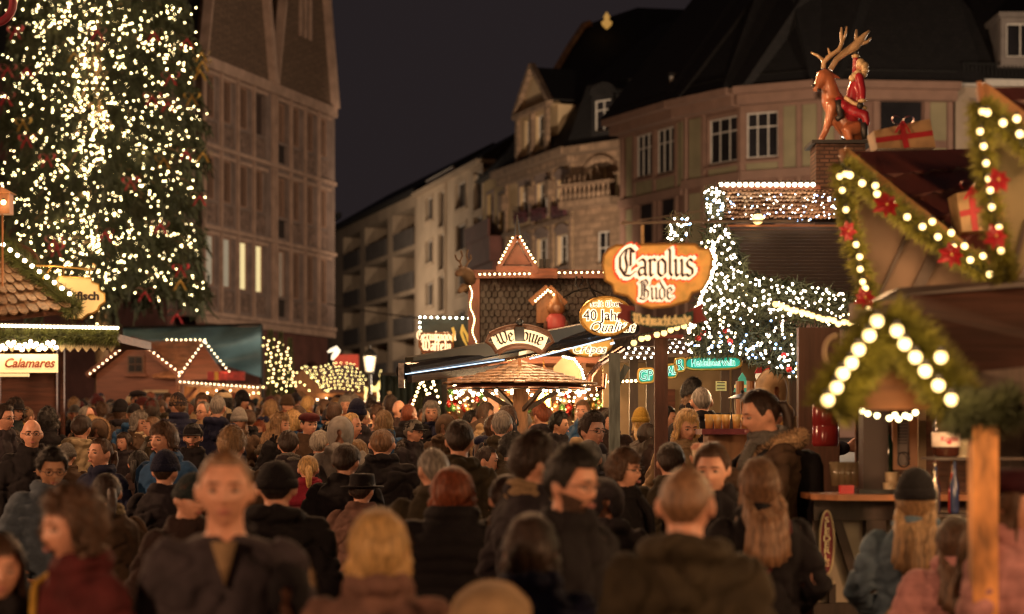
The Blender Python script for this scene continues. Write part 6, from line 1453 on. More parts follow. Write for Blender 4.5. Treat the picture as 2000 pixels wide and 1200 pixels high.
lamp(P(1380, 745, 17.0), 3, (.3, 1, .75), .1)
# snowman board, green tree board, yellow note
rt = thing('snowman_sign', P(1487, 770, 16.8), 'white snowman shaped price board with red hat in the wine stall', 'sign'); dq = 16.8
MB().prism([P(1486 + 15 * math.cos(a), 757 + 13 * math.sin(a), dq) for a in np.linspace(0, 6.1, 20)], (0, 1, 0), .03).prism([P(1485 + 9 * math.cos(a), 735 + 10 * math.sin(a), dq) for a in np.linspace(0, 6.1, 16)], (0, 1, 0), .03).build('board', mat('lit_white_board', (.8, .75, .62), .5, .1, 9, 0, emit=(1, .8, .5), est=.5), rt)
MB().prism([P(1473, 730, dq - .01), P(1497, 728, dq - .01), P(1492, 718, dq - .01), P(1480, 718, dq - .01)], (0, 1, 0), .02).prism([P(1476, 745, dq - .01), P(1496, 745, dq - .01), P(1495, 749, dq - .01), P(1477, 749, dq - .01)], (0, 1, 0), .01).build('hat', redcloth, rt)
rt = thing('tree_sign', P(1452, 768, 17), 'green fir tree shaped price board left of the snowman board', 'sign')
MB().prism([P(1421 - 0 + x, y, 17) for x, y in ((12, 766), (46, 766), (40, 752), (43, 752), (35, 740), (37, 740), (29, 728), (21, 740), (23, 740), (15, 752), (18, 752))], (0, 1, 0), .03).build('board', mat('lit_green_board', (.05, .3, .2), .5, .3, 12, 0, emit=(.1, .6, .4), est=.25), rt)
MB().box(P(1434, 0, 17).x, P(1464, 0, 17).x, 16.985, 16.995, P(0, 758, 17).z, P(0, 752, 17).z).build('text_band', MATS['cream_lettering'], rt)
rt = thing('paper_note', P(1408, 765, 17.3), 'pale yellow paper notice beside the green tree board', 'notice'); q0, q1 = P(1398, 764, 17.3), P(1419, 745, 17.3); MB().box(q0.x, q1.x, 17.3, 17.31, q0.z, q1.z).build('sheet', mat('yellow_paper', (.7, .55, .25), .7, .1, 8, 0), rt)
b = MB()
for k in range(3): z = q0.z + .018 + k * .025; b.box(q0.x + .01, q1.x - .015, 17.295, 17.299, z, z + .008)
b.build('printed_lines', mat('grey_ink', (.15, .1, .06), .7, .1, 8, 0), rt)
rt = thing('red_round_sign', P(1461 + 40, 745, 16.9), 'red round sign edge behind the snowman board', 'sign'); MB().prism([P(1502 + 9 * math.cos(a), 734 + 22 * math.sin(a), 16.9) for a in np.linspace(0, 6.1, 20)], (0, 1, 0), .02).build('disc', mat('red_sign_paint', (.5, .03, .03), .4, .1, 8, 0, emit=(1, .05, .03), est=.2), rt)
for i, (x, m_) in enumerate(((1445, wood_warm), (1466, wood_warm))):
    rt = thing('wooden_column', P(x, 850, 16.6), ('left', 'right')[i] + ' of two lit orange wooden columns by the wine stall counter', 'column', 'orange columns'); q = P(x, 0, 16.6); MB().tube([(q.x, q.y, ground_z(16.6)), (q.x, q.y, P(0, 745, 16.6).z)], .034, 10).build('shaft', m_, rt)
b = MB(); q = P(1450, 818, 15.5); b = MB(); b.lathe([(.0, .19), (.02, .2), (.012, .215)], 10, q); b.lathe([(.11, .15), (.11, .155), (.06, .18), (.01, .19)], 20, q); b.lathe([(.09, 0), (.095, .01), (.095, .03)], 20, q)
for k in range(8): a = k * PI / 4; b.tube([q + Vector((.09 * math.cos(a), .09 * math.sin(a), .03)), q + Vector((.1 * math.cos(a), .1 * math.sin(a), .15))], .004, 4)
t_ = thing('glass_dispenser', q, 'round metal and glass dispenser on the wine stall counter', 'dispenser'); b.build('frame', mat('dark_steel', (.12, .11, .1), .3, .3, 8, 0, metal=.9), t_)
q = P(1448, 838, 14.6); rt = thing('bar_table', (q.x, 14.6, ground_z(14.6)), 'red edged serving table with glasses before the wine stall', 'table'); MB().box(q.x - .3, q.x + .35, 14.4, 14.9, q.z - .04, q.z).build('top', mat('dark_red_edge', (.16, .02, .02), .5, .2, 6, 0), rt); MB().box(q.x - .25, q.x + .3, 14.45, 14.85, ground_z(14.6), q.z - .041).build('base', wood_warm, rt)
gm = mat('amber_drink_glass', (.5, .28, .08), .1, .3, 4, 0)
for k in range(9): o = MB().lathe([(.025, 0), (.032, .1), (.03, .1), (.022, .01)], 12, (0, 0, 0)).build('drinking_glass', gm, smooth=True, loc=(0, 0, 0)); o.location = (q.x - .24 + k * .065, 14.5 + .05 * (k % 3), q.z + .002); tag(o, 'amber drinking glass in the row on the red edged serving table', 'glass', 'glasses on the red edged table')
# inner lights
light_string('white bulbs hanging in rows left of the brown post', [P(1220 + 13 * (i % 5) + 4 * (i // 5), 698 - 9 * (i // 5) + 2 * (i % 2), 16.5) for i in range(15)], .0105, B_NET, 'hanging bulb rows', lamps=2, power=4)
light_string('white bulbs hanging in rows right of the brown post', [P(1306 + 13 * (i % 6) - 5 * (i // 6), 660 + 9 * (i // 6) + 2 * (i % 2), 16.5) for i in range(22)], .0105, B_NET, 'hanging bulb rows', lamps=3, power=4)
light_string('small bulbs along the inner beam of the wine stall', lerp(P(1190, 746, 19.5), P(1242, 744, 19.5), 7), .014, B_WARM, 'inner beam bulbs', lamps=1, power=4)
for x, y, p_ in ((1260, 770, 30), (1340, 765, 34), (1420, 770, 30), (1490, 775, 26), (1390, 700, 10)): lamp(P(x, y - 20, 22.6 if x < 1400 else 19.5), p_, (1, .62, .3), .1)
lamp(P(1480, 800, 15.4), 7, (1, .6, .25), .1); lamp(P(1400, 735, 14.5), 6, (1, .62, .3), .1)
# ===== fir swags with dense white lights
def swag(label, poly, dq, n_bulb, n_leaf, r_=.009, m=B_NET, blue=0, warm=0, red=0, lamps_=4, lp=1.6, dens=None):
    rt = thing('fir_swag', P(sum(p[0] for p in poly) / len(poly), sum(p[1] for p in poly) / len(poly), dq), label, 'garland', 'lit fir swags of the wine stall')
    xs, ys = [p[0] for p in poly], [p[1] for p in poly]
    def inside(x, y):
        c = False; j = len(poly) - 1
        for i in range(len(poly)):
            (xi, yi), (xj, yj) = poly[i], poly[j]
            if (yi > y) != (yj > y) and x < (xj - xi) * (y - yi) / (yj - yi) + xi: c = not c
            j = i
        return c
    def rp():
        while True:
            x, y = rng.uniform(min(xs), max(xs)), rng.uniform(min(ys), max(ys))
            if inside(x, y) and (dens is None or rng.random() < dens(x, y)): return x, y
    f_ = MB()
    for _ in range(n_leaf):
        x, y = rp(); p = P(x, y, dq + rng.uniform(0, .25)); d = Vector((rng.gauss(0, 1), rng.gauss(0, .7), rng.gauss(-.4, 1))).normalized() * rng.uniform(.04, .1); s_ = d.cross(Vector((0, 1, .2))).normalized() * .006
        f_.add([p - s_, p + s_, p + d], [(0, 1, 2)])
    f_.build('fir_needles', needle, rt)
    pts = [P(*rp(), dq - rng.uniform(.02, .15)) for _ in range(n_bulb)]; bulbs(rt, pts, r_, m, socket=False)
    for cnt, mm in ((blue, B_BLUE), (warm, B_WARM)):
        if cnt: bulbs(rt, [P(*rp(), dq - rng.uniform(.02, .15)) for _ in range(cnt)], r_, mm, socket=False)
    for i in range(red):
        x, y = rp(); MB().ball(P(x, y, dq - .1), .022, 10, 8).build('red_bauble', mat('red_glass_ball', (.5, .02, .02), .15, .1, 5, 0), rt, smooth=True)
    for i in range(lamps_): x, y = rp(); lamp(P(x, y, dq - .3), lp, (1, .78, .5), .05)
    return rt
swag('tall lit fir swag rising behind the amber sign', [(1368, 480), (1385, 425), (1400, 432), (1440, 470), (1462, 540), (1452, 600), (1420, 640), (1345, 650), (1375, 560)], 13.6, 120, 2600, .0075, warm=16, lamps_=5)
swag('narrow lit fir tuft at the left end of the wine stall roof', [(1374, 372), (1402, 362), (1416, 380), (1412, 430), (1385, 432)], 23, 34, 900, .012, blue=8, lamps_=2)
swag('small lit fir tuft above the amber sign', [(1308, 425), (1340, 418), (1352, 440), (1330, 476), (1304, 470)], 17, 26, 500, .010, blue=5, lamps_=1, lp=2)
swag('long lit fir swag sagging across the dark slatted roof', [(1430, 555), (1470, 535), (1560, 550), (1650, 575), (1686, 590), (1690, 640), (1640, 640), (1560, 625), (1500, 615), (1440, 610)], 13.8, 112, 2600, .0075, warm=14, lamps_=5)
swag('hanging curtain of fir with white, blue and red lights', [(1400, 600), (1500, 610), (1585, 650), (1592, 700), (1560, 745), (1490, 715), (1440, 690), (1370, 690), (1350, 660)], 14.2, 80, 3000, .0075, blue=40, warm=24, red=7, lamps_=5)
swag('low lit fir fringe over the green letter signs', [(1345, 650), (1400, 640), (1440, 690), (1400, 696), (1345, 692)], 16, 36, 700, .009, warm=26, blue=10, lamps_=2)
def thick_row(label, pth, n, dq, r_, m, L=3, lp=4, grp='thick bulb chains'):
    pts = []; ln = [0]
    for a, c in zip(pth, pth[1:]): ln.append(ln[-1] + math.hypot(c[0] - a[0], c[1] - a[1]))
    for i in range(n):
        s_ = ln[-1] * i / (n - 1); k = max(j for j in range(len(pth) - 1) if ln[j] <= s_ + 1e-6); t = (s_ - ln[k]) / (ln[k + 1] - ln[k]); x = pth[k][0] + (pth[k + 1][0] - pth[k][0]) * t; y = pth[k][1] + (pth[k + 1][1] - pth[k][1]) * t
        pts.append(P(x + rng.uniform(-2.5, 2.5), y + rng.uniform(-2, 2), dq))
    return light_string(label, pts, r_, m, grp, lamps=L, power=lp)
thick_row('thick bright chain of bulbs along the right edge of the amber sign', [(1392, 478), (1398, 520), (1378, 560), (1362, 600), (1345, 650)], 40, 12.4, .010, B_WHITE, 4, 3)
thick_row('large warm bulbs under the long lit fir swag', [(1515, 594), (1545, 606), (1590, 617), (1640, 632), (1690, 628)], 18, 12.8, .02, B_BIG, 4, 4)
# ===== brick chimney with reindeer statue
D = 25; q0, q1 = P(1594, 0, D), P(1650, 0, D); rt = thing('brick_chimney', P(1620, 430, D), 'rough brick chimney pedestal with dark slab on top under the reindeer statue', 'chimney')
MB().box(q0.x, q1.x + .25, D, D + .5, P(0, 436, D).z, P(0, 282, D).z).build('brick_shaft', mat('brown_rustic_brick', (.12, .06, .04), .8, .5, 5, .8, brick=(.12, .05, .01, .35)), rt)
MB().box(q0.x - .06, q1.x + .35, D - .08, D + .6, P(0, 281.5, D).z, P(0, 275, D).z).build('slab', black_m, rt)
HX = mat('painted_reindeer_hide', (.42, .15, .07), .3, .25, 4, .05, coat=.4); AN = mat('painted_antler', (.52, .36, .2), .35, .2, 6, .05, coat=.3); DB = D + .2
rt = thing('reindeer_statue', P(1625, 274, DB), 'glossy painted statue of a rearing reindeer with big pale antlers', 'statue')
sk = MB(); X = lambda x, y, o=0: P(x, y, DB + o)
def blob(pts, rs): capsule(sk, pts, rs, 14)
blob([X(1607, 150, -.02), X(1600, 164, -.04), X(1594, 174, -.06)], [.085, .062, .045])            # head and muzzle
blob([X(1612, 148), X(1620, 170, .02), X(1625, 200, .05)], [.085, .10, .13])                        # neck
blob([X(1625, 195, .05), X(1640, 225, .1), X(1660, 250, .12), X(1675, 262, .12)], [.14, .155, .155, .12])   # barrel, sitting down
for o_ in (-.08, .08):
    blob([X(1625, 205, o_), X(1619, 235, o_), X(1612, 258, o_), X(1604, 274, o_)], [.075, .05, .04, .04])
    blob([X(1672, 250, .1 + o_), X(1652, 258, o_), X(1660, 272, o_)], [.1, .07, .05])
for s_, (ex, ey) in ((1, (1640, 153)), (-1, (1600, 140))): blob([X(1618, 143), X(ex, ey, .05 * s_)], [.035, .018])
mb_ = remeshed(sk, .02, 3); ob = bpy.data.objects.new('body', mb_); C.objects.link(ob); ob.parent = rt; ob.location = -Vector(rt['_b']); mb_.materials.clear(); mb_.materials.append(HX)
for i, (pth, rs) in enumerate((([(1608, 134), (1609, 122), (1620, 110), (1638, 98), (1645, 84), (1643, 68), (1644, 54)], [.03, .03, .028, .026, .024, .02, .012]), ([(1608, 118), (1596, 108), (1584, 103)], [.022, .018, .01]), ([(1645, 82), (1652, 66), (1654, 52)], [.02, .016, .01]), ([(1622, 108), (1617, 94)], [.018, .01]),
                ([(1622, 136), (1634, 116), (1652, 102), (1668, 92), (1680, 80), (1690, 68), (1698, 60)], [.034, .036, .045, .06, .05, .03, .014]), ([(1672, 90), (1672, 72), (1673, 58)], [.03, .022, .012]), ([(1680, 86), (1694, 82), (1702, 74)], [.028, .02, .01]))):
    MB().tube([X(x, y, .04 if i > 3 else -.04) for x, y in pth], rs, 10).build('antler', AN, rt, smooth=True)
MB().tube([X(1596, 176, -.1), X(1603, 176, -.1)], .018, 6).ball(X(1589, 168, -.08), .022, 8, 6).build('muzzle_tip', black_m, rt, smooth=True)
MB().prism([X(1597, 274), X(1612, 274), X(1606, 267)], (0, 1, 0), .1).build('hoof', black_m, rt)
# rider in red and white
rt = thing('santa_statue', P(1665, 235, DB), 'painted statue of a bearded man in red and white riding the reindeer', 'statue')
sk = MB(); blob([X(1676, 150, -.02), X(1672, 175), X(1668, 205), X(1665, 222)], [.07, .11, .12, .12]); blob([X(1678, 150, -.12), X(1684, 178, -.16), X(1684, 195, -.18)], [.055, .05, .045]); blob([X(1672, 148, .08), X(1671, 128, .08), X(1671, 112, .06)], [.05, .042, .036])
blob([X(1665, 215, -.06), X(1645, 205, -.12), X(1638, 196, -.1)], [.09, .07, .05]); blob([X(1668, 218, -.12), X(1690, 225, -.14), X(1692, 240, -.14)], [.07, .06, .05])
mb_ = remeshed(sk, .018, 3); ob = bpy.data.objects.new('coat', mb_); C.objects.link(ob); ob.parent = rt; ob.location = -Vector(rt['_b']); mb_.materials.clear(); mb_.materials.append(mat('glossy_red_paint', (.33, .018, .03), .3, .2, 5, .05, coat=.4))
WT = mat('cream_beard_paint', (.6, .45, .25), .45, .3, 22, .5)
MB().ball(X(1682, 131, -.03), .068, 14, 10).build('head', mat('painted_face', (.5, .25, .14), .4, .1, 9, 0), rt, smooth=True)
b = MB()
for dx, dy, r_ in ((0, -8, .055), (7, -2, .055), (8, 6, .05), (5, 14, .05), (-5, 14, .055), (-11, 18, .05), (-16, 22, .045), (-2, 20, .045)): b.ball(X(1681 + dx, 131 + dy, -.07), r_, 10, 8)
b.build('beard', WT, rt, smooth=True)
for (x, y, r_, o_) in ((1671, 110, .052, .05), (1684, 197, .055, -.18)): MB().ball(X(x, y, o_), r_, 12, 6, sc=(1, 1, .5)).build('cuff', WT, rt, smooth=True)
MB().tube([X(1650, 190, -.14), X(1664, 200, -.17), X(1680, 206, -.17), X(1692, 212, -.14)], .024, 8).build('coat_trim', WT, rt, smooth=True)
MB().ball(X(1671, 102, .05), .036, 10, 8).build('glove', black_m, rt, smooth=True); MB().ball(X(1680, 207, -.19), .042, 10, 8).build('glove', black_m, rt, smooth=True)
MB().tube([X(1638, 196, -.12), X(1640, 212, -.12), X(1643, 228, -.12), X(1634, 233, -.14)], [.05, .05, .045, .035], 10).build('boot', black_m, rt, smooth=True); MB().tube([X(1688, 240, -.14), X(1688, 256, -.14), X(1690, 272, -.14)], [.045, .045, .04], 10).build('boot', black_m, rt, smooth=True)
lamp(P(1590, 330, 23.6), 45, (1, .52, .25), .2); lamp(P(1560, 200, 22), 16, (1, .6, .35), .15)
# ===== near huts at the right
bar_m = mat('lit_orange_barge_board', (.42, .2, .06), .5, .35, 4, .2, stretch=(2, 2, 2)); tile_m = mat('dark_red_roof_tile', (.10, .025, .018), .5, .35, 5, .3)
def gable_hut(label, T, L_, R_, K, E, d0, wallm, rows=6):
    rt = thing('gabled_hut', P(L_[0], 800, d0), label, 'market hut')
    MB().prism([P(*T, d0), P(*L_, d0), P(*R_, d0)], (0, 1, 0), .05).build('gable_wall', wallm, rt)
    b = MB(); b.beam(P(*T, d0 - .04), P(*R_, d0 - .04), .05, .06, (0, 1, 0)); b.build('barge_board', bar_m, rt)
    b = MB(); b.beam(P(T[0], T[1], d0 - .03), P(L_[0], L_[1], d0 - .03), .03, .03, (0, 1, 0)); b.build('edge_board', bar_m, rt)
    b = MB(); n = rows
    for k in range(n):
        t0, t1 = k / n, (k + 1) / n; f = lambda t, s_: P(*T, d0 + .06).lerp(P(*R_, d0 + .06), t).lerp(P(*K, d0 + 1.2).lerp(P(*E, d0 + .4), t), s_)
        m_ = 14; lo = [f(t1 + .03, i / m_) + Vector((0, -.045, .012 * math.sin(i * 2.2))) for i in range(m_ + 1)]; up = [f(t0, i / m_) for i in range(m_, -1, -1)]
        b.prism(lo + up, (0, 1, 0), .02)
    b.build('roof_tiles', tile_m, rt); return rt
bw = mat('beige_gable_wall', (.15, .095, .065), .8, .15, 4, .1)
rt = gable_hut('near hut with beige gable, red tiled roof and garlands edged with big bulbs', (1645, 297), (1702, 600), (1968, 556), (1932, 290), (2010, 470), 10.0, bw)
d0 = 10.0; b = MB(); b.beam(P(1780, 440, d0 - .01), P(1712, 590, d0 - .01), .016, .02, (0, 1, 0)); b.beam(P(1832, 480, d0 - .012), P(1775, 600, d0 - .012), .055, .03, (0, 1, 0)); b.build('brace', wood_dark, rt)
rt2 = gable_hut('second near hut with olive gable cut by the right edge of the picture', (1914, 172), (1972, 556), (2140, 340), (2200, 165), (2300, 300), 8.8, mat('olive_gable_wall', (.25, .2, .11), .8, .15, 4, .1))
b = MB(); b.beam(P(2005, 430, 8.79), P(1980, 520, 8.79), .016, .02, (0, 1, 0)); b.build('brace', wood_dark, rt2)
b = MB(); b.tube([P(1912, 160, 8.7), P(1918, 205, 8.7)], .012, 8); b.build('finial', wood_warm, rt2); MB().tube([P(1643, 292, 9.9), P(1650, 320, 9.9)], .014, 8).build('finial', wood_warm, rt)
GB = 'garlands on the near huts'; needle_glow = mat('near_garland_needles', (.15, .14, .02), .6, .6, 14, 0)  # near needles lightened to yellow-green, bulb glow painted into the colour
for lb, pth, dq, n_, rad in (('garland down the left edge of the near beige gable', [(1644, 318), (1652, 400), (1668, 480), (1690, 560), (1697, 600)], 9.85, 2300, .045),
        ('garland along the sloping barge board of the near beige gable', [(1645, 318), (1720, 385), (1800, 450), (1880, 505), (1960, 555)], 9.8, 3400, .05),
        ('garland down the left edge of the second near gable', [(1912, 200), (1920, 300), (1935, 400), (1955, 500), (1966, 550)], 8.6, 2600, .04),
        ('garland along the rafter of the second near gable', [(1915, 205), (1960, 245), (2010, 290), (2060, 330)], 8.6, 1500, .045)):
    garland(lb, [P(x, y, dq) for x, y in pth], rad, n_, .05, .004, m=needle_glow, group=GB)
GS = 'big bulbs on the near huts'
def bl_(label, pts, dq, r_, L, lp, m=B_BIG): return light_string(label, [P(x, y, dq) for x, y in pts], r_, m, GS, wire=False, lamps=L, power=lp * 2.6, off=(0, -.13, -.03))
bl_('bulbs down the left edge of the near beige gable', [(1651, 340), (1640, 345), (1645, 372), (1652, 410), (1658, 452), (1672, 478), (1679, 502), (1680, 526), (1685, 551), (1690, 563), (1697, 604)], 9.75, .015, 4, 2.2)
bl_('two rows of bulbs along the sloping barge board of the near beige gable', [(1660, 342), (1684, 358), (1710, 363), (1713, 379), (1742, 398), (1772, 424), (1802, 443), (1821, 433), (1832, 463), (1858, 455), (1862, 483), (1884, 481), (1895, 508), (1920, 500), (1933, 536), (1957, 522)], 9.65, .0165, 6, 2.4)
bl_('bulbs down the left edge of the second near gable', [(1918, 218), (1914, 257), (1921, 286), (1926, 319), (1931, 350), (1934, 372), (1937, 405), (1951, 445), (1955, 490)], 8.45, .0135, 4, 2.2)
bl_('bulbs along the rafter of the second near gable', [(1928, 220), (1959, 240), (1986, 232), (1992, 262), (2020, 290)], 8.45, .016, 2, 2.4)
for i, (x, y, dq, s_, w_) in enumerate(((1733, 400, 9.5, .1, 'on the sloping garland left of the tile roof'), (1860, 498, 9.5, .1, 'on the lower half of the sloping garland'), (1655, 452, 9.6, .07, 'half way down the left garland of the beige gable'), (1688, 582, 9.6, .085, 'at the foot of the left garland of the beige gable'), (1948, 352, 8.3, .085, 'on the upper garland of the second near gable'), (1943, 462, 8.3, .085, 'on the lower garland of the second near gable'))):
    poinsettia(P(x, y, dq), s_ * 1.35, 'large red poinsettia flower ' + w_, 'red poinsettias on the near huts', rz=rng.uniform(-.4, .4))
gift = mat('tan_gift_wrap', (.45, .3, .15), .5, .3, 9, .1)
for lb, poly, dq in (('tan gift box with a red ribbon tilted on the ridge of the near hut', [(1706, 256), (1816, 232), (1828, 288), (1714, 290)], 11.0), ('second tan gift box with red ribbon lower on the tiled roof', [(1868, 378), (1926, 366), (1930, 450), (1880, 452)], 9.9)):
    rt = thing('gift_box', P(*poly[3], dq), lb, 'gift box'); MB().prism([P(x, y, dq) for x, y in poly], (0, 1, 0), .2).build('box', gift, rt); m0 = P(*poly[0], dq - .004).lerp(P(*poly[1], dq - .004), .5); m1 = P(*poly[3], dq - .004).lerp(P(*poly[2], dq - .004), .5)
    h0, h1 = P(*poly[0], dq - .004).lerp(P(*poly[3], dq - .004), .55), P(*poly[1], dq - .004).lerp(P(*poly[2], dq - .004), .5); MB().beam(m0, m1, .03, .006, (0, 1, 0)).beam(h0, h1, .028, .003, (0, 1, 0)).build('ribbon', redcloth, rt); bow(m0 + Vector((0, -.03, .01)), .11, 'red ribbon bow on the ' + ('upper' if dq > 10 else 'lower') + ' tan gift box', 'bow')
# near hut body with dark wide roof
D = 8.2; rt = thing('bar_hut', P(1850, 1200, D), 'near bar hut with dark timber roof edge above counter and shelves', 'market hut')
b = MB(); b.prism([P(1740, 600, 8.0), P(1790, 572, 8.6), P(2160, 545, 8.8), P(2160, 700, 7.6), P(1830, 735, 7.4)], (0, 1, 0), .12); b.build('roof', mat('dark_roof_timber', (.05, .02, .014), .9, .35, 3, .3, stretch=(1, 8, 8), spec=.1), rt)
b = MB(); b.prism([P(1700, 590, 8.8), P(2100, 560, 9.0), P(2100, 545, 9.0), P(1730, 572, 8.9)], (0, -1, 0), .3); b.build('roof_sheet', mat('grey_roof_sheet', (.045, .028, .022), .5, .3, 3, .1), rt)
b = MB(); b.beam(P(1840, 740, 7.6), P(2100, 800, 7.6), .12, .1, (0, 0, 1)); b.build('beam', wood_dark, rt)
# loft and walls that carry the near gables, and the posts of the bar roof
b = MB(); b.box(2.3, 4.9, 10.12, 12.9, 2.12, 2.50); b.box(4.8, 4.9, 8.0, 10.119, ground_z(9), 2.5); b.box(4.8, 4.9, 10.12, 12.9, ground_z(12), 2.119); b.box(2.6, 4.799, 12.8, 12.9, ground_z(12.8), 2.119); b.build('wall', wood_dark, rt)
for x_, y_, z_ in ((2.36, 10.2, 2.12), (4.3, 7.6, 2.12), (4.3, 10.2, 2.12)): MB().box(x_ - .05, x_ + .05, y_ - .05, y_ + .05, ground_z(y_), z_).build('post', wood_dark, rt)
b = MB(); b.prism([(1.8, 10.15, 2.501), (4.9, 10.15, 2.501), (4.9, 10.15, 3.3), (2.7, 10.15, 3.3), (2.62, 10.15, 2.6), (1.8, 10.15, 2.6)], (0, 1, 0), .8); b.build('loft', bw, rt2)
# triangular lit garland, very near
rt = thing('triangle_gable', P(1738, 800, 7.6), 'small plank gable framed by a triangular garland with very large bulbs', 'gable')
MB().prism([P(1735, 640, 7.55), P(1862, 800, 7.55), P(1640, 800, 7.55)], (0, 1, 0), .05).build('plank_panel', mat('orange_plank_panel', (.4, .16, .06), .55, .3, 3, .3, stretch=(1, 1, 6)), rt)
garland('bushy garland on the left slope of the near plank gable', [P(x, y, 7.4) for x, y in ((1728, 625), (1690, 690), (1650, 750), (1620, 800))], .065, 4200, .075, .005, m=needle_glow, group=GB)
garland('bushy garland on the right slope of the near plank gable', [P(x, y, 7.4) for x, y in ((1728, 622), (1780, 668), (1830, 730), (1880, 800))], .065, 4200, .075, .005, m=needle_glow, group=GB)
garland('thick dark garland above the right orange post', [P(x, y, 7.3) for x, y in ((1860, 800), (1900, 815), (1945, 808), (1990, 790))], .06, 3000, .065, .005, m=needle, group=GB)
bl_('very large blurred bulbs up the left slope of the near plank gable', [(1617, 782), (1634, 757), (1646, 730), (1663, 709), (1677, 683), (1698, 655), (1713, 627)], 7.25, .023, 3, 2.6)
bl_('very large blurred bulbs down the right slope of the near plank gable', [(1752, 646), (1767, 672), (1788, 698), (1807, 725), (1833, 753), (1858, 781), (1838, 698)], 7.25, .023, 3, 2.6)
light_string('short row of pale bulbs under the near plank gable', [P(x, y, 9.0) for x, y in ((1684, 803), (1695, 808), (1713, 812), (1737, 817), (1748, 811), (1755, 819), (1768, 812), (1776, 815), (1788, 806))], .012, glow('pale_yellow_bulb', (1, .85, .4), 7), 'pale bulbs under the gable', wire=False, lamps=2, power=2)
light_string('cluster of pale bulbs at the right edge above the bar', [P(x, y, 9.0) for x, y in ((1968, 785), (1975, 800), (1962, 812), (1978, 815), (1968, 826), (1988, 782), (1996, 800), (1992, 812), (1959, 798))], .015, MATS['pale_yellow_bulb'], 'pale bulbs at the right edge', wire=False, lamps=2, power=3)
rt = thing('pine_post', P(1920, 1200, 7.3), 'bright orange pine post standing in the right foreground', 'post'); q0, q1 = P(1896, 0, 7.3), P(1945, 0, 7.3)
MB().box(q0.x, q1.x, 7.26, 7.35, ground_z(7.3), P(0, 830, 7.3).z).build('shaft', mat('knotty_pine', (.5, .22, .07), .5, .6, 7, .3, stretch=(2, 2, .7)), rt); lamp(P(1925, 860, 6.7), 2.2, (1, .6, .25), .05)
# ===== bar counter
D = 11.0; gz = ground_z(D); rt = thing('bar_counter', P(1665, 1150, D), 'half timbered bar with white panels, dark braces and orange wooden counter top', 'bar')
zt = P(0, 975, D).z; xa, xc = P(1578, 0, D).x, P(1760, 0, D).x
MB().prism([(xa, D - .12, zt), (xa + .12, D - .26, zt), (xc, D - .3, zt), (xc + .8, D - .3, zt), (xc + .8, D + .3, zt), (xa, D + .3, zt)], (0, 0, 1), .03).build('counter_top', mat('orange_counter_wood', (.42, .17, .07), .35, .3, 3, .1, stretch=(1, 6, 6)), rt)
zb = P(0, 1188, D).z
b = MB(); b.box(xa + .04, xc + .8, D + .02, D + .1, gz, zt - .001); b.build('white_panel', mat('off_white_panel', (.45, .36, .27), .7, .1, 3, .05), rt)
b = MB(); b.box(xa + .02, xc + .8, D - .08, D + .019, zt - .11, zt - .001); b.box(P(1686, 0, D).x, P(1724, 0, D).x, D - .1, D + .018, gz, zt - .111); b.box(xa + .02, P(1686, 0, D).x - .002, D - .08, D + .017, zb - .06, zb + .03)
b.beam(P(1628, 1005, D - .03), P(1576, 1165, D - .03), .05, .055, (0, 1, 0)); b.beam(P(1630, 1005, D - .04), P(1684, 1172, D - .04), .05, .05, (0, 1, 0)); b.box(P(1617, 0, D).x, P(1630, 0, D).x, D - .05, D + .0, zb + .031, P(0, 1140, D).z)
b.build('timber_frame', wood_dark, rt)
rt = thing('sledge_sign', P(1615, 1080, D - .1), 'upright red board with cream lettering hanging on the bar front', 'sign'); dq = D - .12
pts = [P(1615 + 14 * math.sin(t), 1060 - 62 * math.cos(t), dq) for t in np.linspace(0, 2 * PI, 28)[:-1]]
MB().prism(pts, (0, 1, 0), .02).build('board', mat('crimson_board', (.22, .02, .03), .5, .2, 9, 0), rt); MB().tube(pts, .006, 5, closed=True).build('rim', mat('cream_painted_wood', (1, 1, 1)), rt)
for k, ch in enumerate('SLEDERLE'): put_text(ch, .042, MATS['cream_lettering'], rt, P(1615, 1016 + k * 12.2, dq - .006), sx=1.4, ext=.002)
MB().prism([P(1615 + 14 * math.cos(a) * (1 + .15 * math.cos(5 * a)), 1138 + 13 * math.sin(a) * (1 + .15 * math.cos(5 * a)), dq) for a in np.linspace(0, 6.1, 30)], (0, 1, 0), .02).build('crest', mat('cream_painted_wood', (1, 1, 1)), rt); MB().ball(P(1615, 1138, dq - .01), .024, 12, 8).build('crest_centre', mat('dark_green_paint', (1, 1, 1)), rt)
q0, q1 = P(1680, 0, D), P(1728, 0, D); rt = thing('bar_post', P(1704, 975, D), 'thick dark post standing on the bar counter', 'post'); MB().box(q0.x, q1.x, D - .1, D + .05, zt + .055, P(0, 800, D).z).build('shaft', mat('brown_black_post', (.05, .03, .026), .6, .2, 3, .1), rt); MB().box(q0.x - .03, q1.x + .04, D - .14, D + .09, zt + .0305, zt + .055).build('foot', black_m, rt)
rt = thing('red_box', P(1648, 975, D), 'small red card box on the bar counter', 'box'); q = P(1648, 972, D); b = MB(); b.box(q.x - .035, q.x + .035, D - .12, D - .05, zt + .031, zt + .075); b.build('box', MATS['red_sign_paint'], rt)
clear = mat('smoky_glass', (.2, .15, .09), .1, .3, 6, 0); 
def bottle(x, y, dq, h_, m_, label, cat='bottle', name='bottle', grp=None, r_=.035):
    q = P(x, y, dq); o = MB().lathe([(r_ * .9, 0), (r_, .01), (r_, h_ * .55), (r_ * .35, h_ * .75), (r_ * .33, h_ * .97), (r_ * .4, h_)], 14).build(name, m_, smooth=True); o.location = q; return tag(o, label, cat, grp)
bottle(1732, 925, 11.3, .30, mat('dark_green_bottle', (.01, .025, .015), .12, .2, 3, 0), 'dark bottle with pale cap behind the bar post')
